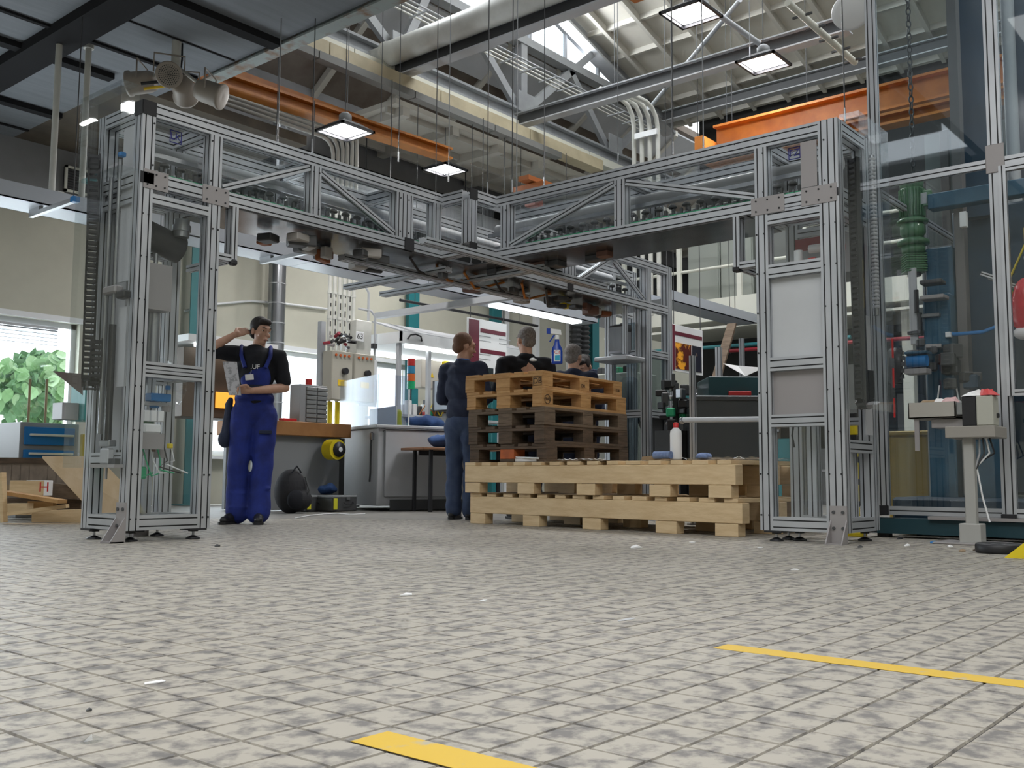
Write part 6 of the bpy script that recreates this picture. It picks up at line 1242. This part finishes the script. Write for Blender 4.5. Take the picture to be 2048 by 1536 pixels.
pk(5, 945, 8, 1045, 8.2, 8.15, .05, .03, pine, 'upright pale batten at the far left of the scrap pile')
pk(10, 985, 125, 1003, 8.3, 8.1, .10, .03, pine2, 'brown board sloping down across the scrap pile')
pk(15, 1028, 135, 1012, 8.2, 8.2, .06, .03, pine, 'pale batten rising to the right low in the scrap pile')
pk(70, 1035, 175, 1033, 8.5, 8.5, .12, .12, pine, 'thick square beam end low at the right of the scrap pile')
pk(20, 1018, 60, 1018, 8.6, 8.6, .12, .10, pine, 'short wood block at the left of the scrap pile')
pk(60, 1012, 110, 1014, 8.9, 8.9, .10, .09, pine2, 'short wood block in the middle of the scrap pile')
pk(55, 975, 165, 985, 9.0, 8.9, .14, .12, pine4, 'long grey brown beam across the back of the scrap pile')
pk(10, 1010, 170, 1012, 9.05, 9.0, .16, .12, pine3, 'dark beam lying behind the scrap pile')
pk(20, 975, 90, 972, 9.0, 8.95, .14, .05, cardb, 'brown cardboard like board leaning in the crate')
b1 = at(62, 976, D=8.7); wp = thing('wrapped_block', 'wood block wrapped in white tape printed with a red H', 'block', b1)
bx(wp, 'block', tuple(b1), (.30, .16, .13), pine, -.9); q = at(72, 975, D=8.6); 
m = MB(); bx(wp, 'tape', tuple(b1+Vector((.05, -.05, 0))), (.16, .165, .135), paper, -.9)
qn = (CAM-b1).normalized(); qn.z = 0; text('H', 'red_letter', .12, red, at(88, 975, D=8.52), facing(qn), wp, .002)
sb0 = [at(85, 908, D=8.9), at(182, 908, D=8.3), at(310, 1030, D=7.55), at(285, 1030, D=7.75)]
p_a, p_b, p_c = at(88, 912, D=8.6), at(182, 912, D=8.25), at(300, 1036, D=7.4)
m = MB(); P4 = [p_a, p_b, at(318, 1040, D=7.6), at(262, 1040, D=7.9)]; P4 = [at(85, 912, D=8.75), at(195, 912, D=8.6), at(318, 1042, D=8.2), at(205, 1042, D=8.4)]
m.prism(P4, None, (.0, .0, -.02)); one(m, 'plywood_sheet', ply, 'large pale plywood sheet leaning down to the right behind the left tower', 'plywood')
# tree and ground outside the window
S(MB().box((-12, 12.8, -.3), (30, 40, -.05)), 'terrain', M('outside_paving', (.55, .56, .52), .9))
wall2 = S(MB().box((-12, 26, -.05), (30, 26.3, .9)), 'garden_wall', M('garden_wall', (.6, .6, .6), .9))
q = at(88, 770, v=15.5); trr = thing('catalpa_tree', 'small round leafed tree outside the big left window', 'tree', (q.x, 15.5, -.05)); MB().tube([(q.x, 15.5, -.05), (q.x+.02, 15.5, .7), (q.x, 15.5, q.z)], [.07, .055, .04], 8).build('trunk', M('bark', (.12, .09, .07), .9), trr)
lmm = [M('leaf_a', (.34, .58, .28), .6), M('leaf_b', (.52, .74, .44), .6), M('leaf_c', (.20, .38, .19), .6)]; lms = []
for mt in lmm:
    m = MB(); pts = [(0, 0, 0), (.055, .03, .01), (.075, .09, .0), (.05, .15, -.01), (0, .2, -.035), (-.05, .15, -.01), (-.075, .09, 0), (-.055, .03, .01), (0, .09, .02)]
    me = bpy.data.meshes.new('leaf'); me.from_pydata(pts, [], [(i, (i+1) % 8, 8) for i in range(8)]); me.materials.append(mt); lms.append(me)
def leafpos(r2, k=1.):
    while True:
        p = Vector([r2.uniform(-1, 1) for _ in range(3)])
        if .55 < p.length < 1: break
    return Vector((q.x, 15.5, q.z))+Vector((p.x*.95, p.y*.8, p.z*.62))*k
r2 = random.Random(5)
for i in range(280):
    p = leafpos(r2)
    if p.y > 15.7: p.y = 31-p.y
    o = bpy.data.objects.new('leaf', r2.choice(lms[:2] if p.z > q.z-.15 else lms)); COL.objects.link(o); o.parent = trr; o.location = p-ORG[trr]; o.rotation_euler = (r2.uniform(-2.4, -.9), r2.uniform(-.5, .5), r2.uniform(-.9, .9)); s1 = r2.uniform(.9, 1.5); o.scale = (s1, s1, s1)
m = MB()
for i in range(700):
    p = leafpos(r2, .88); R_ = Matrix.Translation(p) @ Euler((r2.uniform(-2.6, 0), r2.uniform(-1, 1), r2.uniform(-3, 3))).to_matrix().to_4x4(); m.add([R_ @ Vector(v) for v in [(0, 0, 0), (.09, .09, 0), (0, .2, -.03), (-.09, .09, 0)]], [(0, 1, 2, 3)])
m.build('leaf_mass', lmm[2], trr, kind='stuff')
rad = thing('radiator', 'pale panel radiator below the big left window', 'radiator', (3.9, 12.4, .1)); bx(rad, 'panel', (4.2, 12.38, .38), (2.6, .06, .5), cream, bev=.01)
for i in range(20): bx(rad, 'fin', (3.0+i*.125, 12.345, .38), (.05, .012, .46), cream, bev=.002)
bx(rad, 'pipe', (5.56, 12.4, .3), (.04, .04, .6), cream)
# ================================================================ RIGHT: glazed machine enclosure
UE, VA, VB = 7.20, 2.545, 1.72
en = thing('machine_enclosure', 'tall glazed aluminium safety enclosure around the blue machine at the right edge', 'enclosure', (8, 1.5, 0))
def ep(a, b, w_, h_, up, nm): return MB().prof(a, b, w_, h_, up).build(nm, AL, en)
ZTOP = 4.35
for v_, wv in ((VA, .075), (VB, .09), (.55, .09)): MB().prof((UE, v_, .16), (UE, v_, ZTOP), .045, wv, Y).build('post', AL, en)
for v_ in (VA, VB, .55): MB().prof((9.4, v_, .16), (9.4, v_, 2.55), .045, .045, Y).build('post', AL, en)
MB().prof((8.3, VA, .16), (8.3, VA, 2.55), .045, .045, Y).build('post', AL, en); MB().prof((8.7, 2.2, .16), (8.7, 2.2, 2.3), .045, .07, Y).build('post', AL, en)
for z in (.19, 2.575, ZTOP): MB().prof((UE, VA-.038, z), (UE, VB+.045, z), .041, .06, Zv).build('rail', AL, en); MB().prof((UE, VB-.045, z), (UE, .595, z), .041, .06, Zv).build('rail', AL, en)
for z in (.19, 2.53): MB().prof((UE, VA, z), (9.4, VA, z), .045, .045, Zv).build('rail', AL, en)
MB().prof((9.4, VA, 2.53), (9.4, .55, 2.53), .045, .045, Zv).build('rail', AL, en)
eg = glass_mat('enclosure_glass', (.82, .88, .90), .07)
for (a, b_) in (((VB+.045, VA-.04, .22, 2.545)), ((VB+.045, VA-.04, 2.605, ZTOP-.03))) if False else [((VB+.045, .22), (VA-.04, 2.545)), ((VB+.045, 2.605), (VA-.04, ZTOP-.03)), ((.6, 2.605), (VB-.045, ZTOP-.03)), ((.6, .22), (VB-.045, .93))]:
    MB().box((UE-.003, a[0], a[1]), (UE+.003, b_[0], b_[1])).build('glazing_pane', eg if a[1] > 1 else clear, en)
MB().box((UE+.03, VA-.003, .22), (9.38, VA+.003, 2.5)).build('glazing_pane', clear, en)
# opening door right of the second post
UD = UE-.05
MB().prof((UD, VB-.05, .965), (UD, VB-.05, 2.53), .04, .045, Y).build('door_stile', AL, en); MB().prof((UD, VB-.0725, .985), (UD, .62, .985), .04, .045, Zv).build('door_rail', AL, en); MB().prof((UD, VB-.0725, 2.51), (UD, .62, 2.51), .04, .045, Zv).build('door_rail', AL, en)
MB().box((UD-.003, .62, 1.01), (UD+.003, VB-.08, 2.49)).build('door_pane', clear, en)
bx(en, 'corner_block', (UE-.03, VB, .155), (.06, .09, .06), blk); bx(en, 'joint_plate', (UE-.026, VB, 2.6), (.006, .12, .2), plate); bx(en, 'corner_block', (UE-.026, VA, .19), (.008, .07, .07), blk)
MB().box((UE-.06, .3, .015+.015), (UE+.16, VA+.12, .135)).build('base_beam', M('base_teal', (.008, .045, .06), .5), en); MB().box((UE-.10, .3, .136), (UE+.2, VB+.5, .158)).build('base_plate', plate, en)
for y in (VA-.02, 1.9, .9): MB().box((UE, y, 0), (UE+.08, y+.08, .04)).build('foot', blk, en)
bx(en, 'side_casing', (UE+.04, VA+.085, 1.45), (.10, .085, 2.6), M('casing_grey', (.40, .39, .37), .5), bev=.006)
# yellow guard post
gp = thing('guard_post', 'yellow and black striped guard post between the right tower and the enclosure', 'guard post', (7.1, 2.75, 0))
for k in range(5): bx(gp, 'band', (7.12, 2.73, .09+k*.16+.06), (.05, .05, .12 if k % 2 == 0 else .12), yellow); bx(gp, 'black_band', (7.12, 2.73, .09+k*.16+.14), (.052, .052, .04), blk)
bx(gp, 'foot_plate', (7.12, 2.73, .015), (.12, .12, .03), yellow)
# blue machine
bm = thing('blue_press', 'big dark blue machine column with arms inside the glazed enclosure', 'machine', (8.1, 2.0, 0))
DB = M('deep_blue', (.012, .045, .085), .5, var=(.008, .03, .055), scale=2)
bx(bm, 'front_column', (8.05, 2.36, .85), (.2, .20, 1.4), tblue, bev=.01); bx(bm, 'column_head', (7.92, 2.33, 1.62), (.22, .20, .42), tblue, bev=.015); bx(bm, 'upper_column', (8.0, 2.33, 2.0), (.16, .20, .42), tblue, bev=.01)
bx(bm, 'main_body', (8.65, 2.05, 1.45), (.5, .62, 2.3), DB, bev=.02); bx(bm, 'side_body', (8.3, 1.25, 1.3), (.9, .5, 2.3), DB, bev=.02); bx(bm, 'base', (8.3, 1.9, .16), (1.6, 1.4, .24), DB, bev=.02)
bx(bm, 'lower_block', (8.2, 2.1, .62), (.3, .3, .9), tblue, bev=.01)
bx(bm, 'cross_beam', (7.9, 2.0, 2.56), (.12, .75, .12), tblue, bev=.006)
MB().box((7.96, 2.15, .3), (8.06, 2.22, 4.3)).build('tall_post', M('post_grey', (.16, .15, .15), .5), bm); MB().box((8.3, 2.02, 2.5), (8.5, 2.22, 4.4)).build('tall_panel', DB, bm); MB().cyl((8.5, 1.9, 2.4), (8.5, 1.9, 4.4), .05).build('pipe', lgrey, bm)
MB().box((8.6, 1.7, 2.9), (8.9, 1.95, 4.4)).build('tall_panel', DB, bm)
ly = 2.28
for k in range(5): bx(bm, 'bracket', (7.75+rn.uniform(-.05, .1), ly+rn.uniform(.02, .22), 1.42+k*.12), (.14, rn.uniform(.1, .25), .03), [plate, dgrey, steelm][k % 3], rn.uniform(-.4, .4), .005)
for (y, z) in ((2.47, 1.78), (2.45, 1.6)): MB().cyl((7.8, y, z-.09), (7.8, y, z+.09), .018).build('rod', blk, bm)
bx(bm, 'rail_block', (7.82, 2.5, 1.75), (.02, .06, .6), lgrey)
for k in range(14): bx(bm, 'mechanism', (7.75+rn.uniform(-.08, .1), 2.2+rn.uniform(-.15, .3), 1.18+rn.uniform(-.12, .3)), (rn.uniform(.05, .12),)*3, rn.choice([blk, dgrey, dgrey, DB]), rn.uniform(0, 1), .01)
q = at(1797, 732, u=7.6); MB().lathe([(0, 0), (.13, 0), (.14, .02), (.14, .05), (.12, .07), (0, .07)], q, 26, axis=(-.5, .8, 0)).build('hand_wheel', blk, bm); m = MB()
for k in range(16): a = 2*PI*k/16; e = Vector((.8, .5, 0)).normalized(); p = q+e*math.cos(a)*.125+Vector((0, 0, 1))*math.sin(a)*.125; m.cbox(p, (.03, .03, .03))
m.build('wheel_teeth', dgrey, bm); q = at(1835, 722, u=7.55); MB().cyl(q+Vector((0, .07, 0)), q-Vector((0, .07, 0)), .045).build('roller', blue, bm); bx(bm, 'roller_cover', tuple(q+Vector((.02, 0, .06))), (.14, .16, .02), tblue); bx(bm, 'roller_tray', tuple(q+Vector((0, 0, -.08))), (.12, .16, .04), plate)
MB().tube([(7.85, 2.25, 1.52), (7.8, 2.2, 1.50), (7.8, 2.0, 1.50), (7.8, 1.85, 1.55), (7.8, 1.75, 1.62)], .014, 8).build('blue_hose', blue, bm); bx(bm, 'white_fitting', (7.8, 2.24, 1.50), (.05, .04, .04), white)
for k in range(5): MB().tube([(8.2, 1.78+.02*k, 2.2-.05*k), (8.15, 1.88, 1.95), (8.15, 1.86-.02*k, 1.7)], .008, 6).build('cable', [yellow, gclip, blk, dgrey, blk][k], bm)
MB().tube([(7.8, 2.2, 1.1), (7.78, 2.18, 1.0), (7.76, 2.12, .95)], .006, 6).build('cable', white, bm); MB().tube([(7.8, 2.32, 1.12), (7.78, 2.33, 1.02)], .006, 6).build('cable', white, bm)
m = MB(); 
for k in range(4): MB().prof((8.0+.05*k, 2.05-.04*k, 1.98-.03*k), (8.05+.05*k, 1.88-.04*k, 1.9-.03*k), .03, .03, Zv).build('slide_rail', AL, bm)
bx(bm, 'sensor_box', (7.86, 2.12, 2.38), (.05, .05, .12), white)
# green motor
q = at(1825, 440, u=7.9); gmo = thing('green_motor', 'green ribbed electric gear motor hanging upright in the enclosure', 'motor', (q.x, q.y, 2.06)); c = Vector((q.x, q.y, 0))
MB().lathe([(0, 2.70), (.085, 2.70), (.092, 2.75), (.08, 2.79), (0, 2.79)], c, 24).build('fan_cowl', green_m, gmo); MB().lathe([(0, 2.46), (.085, 2.46), (.085, 2.70), (0, 2.70)], c, 24).build('stator', green_m, gmo)
m = MB()
for k in range(26): a = 2*PI*k/26; m.cbox(c+Vector((math.cos(a)*.09, math.sin(a)*.09, 2.58)), (.02, .005, .22), rot=(0, 0, a))
m.build('cooling_ribs', green_m, gmo); MB().lathe([(0, 2.42), (.115, 2.42), (.118, 2.44), (.09, 2.46), (0, 2.46)], c, 24).build('flange', green_m, gmo)
MB().lathe([(.001, 2.30), (.07, 2.30), (.095, 2.34), (.095, 2.40), (.08, 2.42), (.001, 2.42)], c, 24).build('gear_stage', green_m, gmo); MB().lathe([(.001, 2.24), (.12, 2.25), (.12, 2.28), (.08, 2.30), (.001, 2.3)], c, 24).build('flange', green_m, gmo); MB().lathe([(.001, 2.18), (.085, 2.18), (.09, 2.24), (.001, 2.24)], c, 24).build('gear_stage', green_m, gmo)
for k in range(8): MB().cbox(c+Vector((.0, 0, 2.165-k*.019)), (.16, .16, .011), rot=(0, 0, .6), bev=.003).build('worm_rib', green_m, gmo)
MB().cbox(c+Vector((0, 0, 2.1)), (.14, .14, .15), rot=(0, 0, .6), bev=.01).build('worm_housing', green_m, gmo); MB().cbox(c+Vector((.02, -.115, 2.6)), (.11, .07, .13), rot=(0, 0, .2), bev=.008).build('terminal_box', green_m, gmo); MB().cbox(c+Vector((-.03, -.10, 2.6)), (.02, .05, .09), bev=.002).build('name_plate', lgrey, gmo)
MB().cyl(c+Vector((0, 0, 2.0)), c+Vector((0, 0, 2.06)), .05).build('output_shaft', dgrey, gmo)
# lifting chain
q = at(1822, 200, u=7.85); lc = thing('lifting_chain', 'dark steel lifting chain hanging down to the green motor', 'chain', (q.x, q.y, 2.8)); me = None
for k in range(28):
    z = 2.80+k*.052
    if me is None:
        m = MB(); m.tube([(.017*math.sin(t), 0, .031*math.cos(t)) for t in np.linspace(0, 2*PI, 11)], .006, 6); l0 = m.build('chain_link', dgrey, lc); l0.location = (0, 0, z-2.8); me = l0.data
    else: o = bpy.data.objects.new('chain_link', me); COL.objects.link(o); o.parent = lc; o.location = (0, 0, z-2.8)
    (l0 if k == 0 else o).rotation_euler = (0, 0, PI/4+(PI/2 if k % 2 else 0))
# yellow tank and stuff seen through the glass
yt = thing('yellow_bin', 'dull yellow bin standing behind the enclosure glass', 'bin', (9.0, 2.9, 0)); bx(yt, 'body', (9.1, 2.95, .40), (.3, .36, .8), M('bin_yellow', (.42, .30, .07), .6), bev=.02); bx(yt, 'lid', (9.1, 2.95, .82), (.33, .39, .04), M('bin_yellow', (.42, .30, .07), .6), bev=.01)
# tray stand in front of the enclosure
ts = thing('tray_stand', 'grey pedestal stand carrying a rag filled tray and a control box', 'stand', (6.81, 1.86, 0)); sg_ = M('stand_grey', (.40, .40, .38), .5)
bx(ts, 'floor_base', (6.83, 1.86, .065), (.13, .13, .13), sg_, bev=.006); bx(ts, 'mast', (6.83, 1.86, .40), (.065, .065, .62), sg_, bev=.006); bx(ts, 'inner_mast', (6.83, 1.86, .74), (.05, .05, .16), dgrey, bev=.004)
bx(ts, 'floor_plate', (6.83, 1.86, .006), (.34, .40, .012), plate)
bx(ts, 'carrier_plate', (6.88, 1.83, .715), (.30, .30, .075), M('plate_beige', (.33, .31, .28), .5), bev=.005)
m = MB(); x0, x1, y0, y1, z0, z1_ = 6.80, 7.10, 1.93, 2.23, .815, .92
m.box((x0, y0, z0), (x1, y1, z0+.008)).box((x0, y0, z0), (x0+.006, y1, z1_)).box((x1-.006, y0, z0), (x1, y1, z1_)).box((x0, y0, z0), (x1, y0+.006, z1_)).box((x0, y1-.006, z0), (x1, y1, z1_)); m.build('tray', M('tray_beige', (.42, .40, .36), .5), ts); bx(ts, 'tray_support', (6.95, 1.95, .78), (.2, .3, .06), plate); MB().box((6.82, 2.17, .60), (6.83, 2.20, .82)).build('bent_arm', plate, ts)
bx(ts, 'control_box', (6.84, 1.745, .85), (.14, .10, .19), M('box_ivory', (.47, .47, .41), .5), bev=.005); bx(ts, 'dark_side', (6.84, 1.84, .85), (.13, .085, .19), blk); bx(ts, 'box_button', (6.86, 1.69, .82), (.02, .02, .03), blk)
bx(ts, 'roller_unit', (6.88, 1.90, .87), (.16, .05, .08), steelm)
for k in range(4): MB().tube([(6.84, 1.80-.02*k, .68), (6.83, 1.80-.03*k, .58), (6.85, 1.84-.01*k, .46+.02*k)], .006, 6).build('cable', [lgrey, dgrey, white, blk][k], ts)
MB().tube([(6.86, 1.83, .5), (6.86, 1.80, .3), (6.85, 1.76, .14)], .006, 6).build('cable', white, ts)
def rag2(c, r_, mat, lab, seed, cat='rag', nm='rag'):
    r2 = random.Random(seed); m = MB(); n = 9; vs = [Vector(c)+Vector((0, 0, .04))]
    for i in range(n): a = 2*PI*i/n; vs.append(Vector(c)+Vector((math.cos(a)*r_*.5, math.sin(a)*r_*.5, .02+.03*r2.random())))
    for i in range(n): a = 2*PI*i/n; vs.append(Vector(c)+Vector((math.cos(a)*r_*r2.uniform(.8, 1.2), math.sin(a)*r_*r2.uniform(.8, 1.2), .003)))
    m.add(vs, [(0, 1+i, 1+(i+1) % n) for i in range(n)]+[(1+i, 1+n+i, 1+n+(i+1) % n, 1+(i+1) % n) for i in range(n)]+[tuple(range(1+n, 1+2*n))[::-1]]); return one(m, nm, mat, lab, cat)
rag2((6.95, 2.14, .905), .085, cardb, 'brown rag heaped at the left of the stand tray', 1); rag2((6.92, 2.06, .905), .075, paper, 'white rag heaped in the middle of the stand tray', 2); rag2((6.88, 1.98, .912), .065, M('rag_pink', (.6, .4, .4), .8), 'pinkish rag at the right of the stand tray', 3); rag2((6.84, 1.82, .945), .075, paper, 'white rag lying on the control box of the stand', 4); rag2((6.84, 1.74, .946), .07, red, 'red cloth lying on the cream control box', 5)
# items behind the door at the right edge
q = at(2050, 640, u=7.55); rbg = thing('red_bag', 'shiny red and white plastic bag hanging at the right edge', 'bag', q); m = MB(); m.ball(q+Vector((0, 0, .1)), (.07, .09, .2), 16, 12); m.v = [tuple(Vector(v)+Vector((math.sin(v[2]*50)*.01, math.cos(v[2]*40+v[1]*60)*.01, 0))) for v in m.v]; m.build('bag_body', M('bag_red', (.55, .015, .03), .25), rbg); m = MB(); m.ball(q+Vector((0, 0, -.09)), (.06, .08, .05), 14, 8); m.build('bag_end', M('bag_white', (.75, .72, .73), .3), rbg)
q = at(2046, 520, u=7.65); yb_ = thing('yellow_cabinet', 'yellow cabinet edge at the right border', 'cabinet', q); bx(yb_, 'body', (q.x+.1, q.y-.12, q.z+.02), (.3, .2, .42), M('cab_yellow', (.55, .36, .04), .5), bev=.01); bx(yb_, 'trim_strip', (q.x-.06, q.y-.12, q.z), (.02, .2, .03), lgrey); bx(yb_, 'stand', (q.x+.1, q.y-.12, (q.z-.19)/2), (.1, .1, q.z-.19), dgrey)
# yellow corner of floor guard at the right edge
q = at(2048, 1118, z=0); m = MB(); m.prism([q+Vector((.02, .10, 0)), q+Vector((0, -.25, 0)), q+Vector((0, -.25, .22)), q+Vector((.02, -.02, .10))], None, (.03, 0, 0)); one(m, 'floor_guard', yellow, 'yellow sheet steel guard corner standing at the right edge', 'guard')
# haze of light reflections is left to the glass; enclosure back panel
bk = thing('rear_panel', 'grey metal wall panel standing behind the blue machine', 'panel', (10.2, 1.4, 0)); MB().box((10.2, -.5, 0), (10.25, 3.1, 3.9)).build('panel_sheet', M('panel_greenish', (.11, .13, .13), .5, var=(.07, .09, .09), scale=1.5), bk)
for y in (.2, 1.1, 2.0, 2.9): bx(bk, 'panel_rib', (10.17, y, 1.95), (.05, .08, 3.9), dgrey)
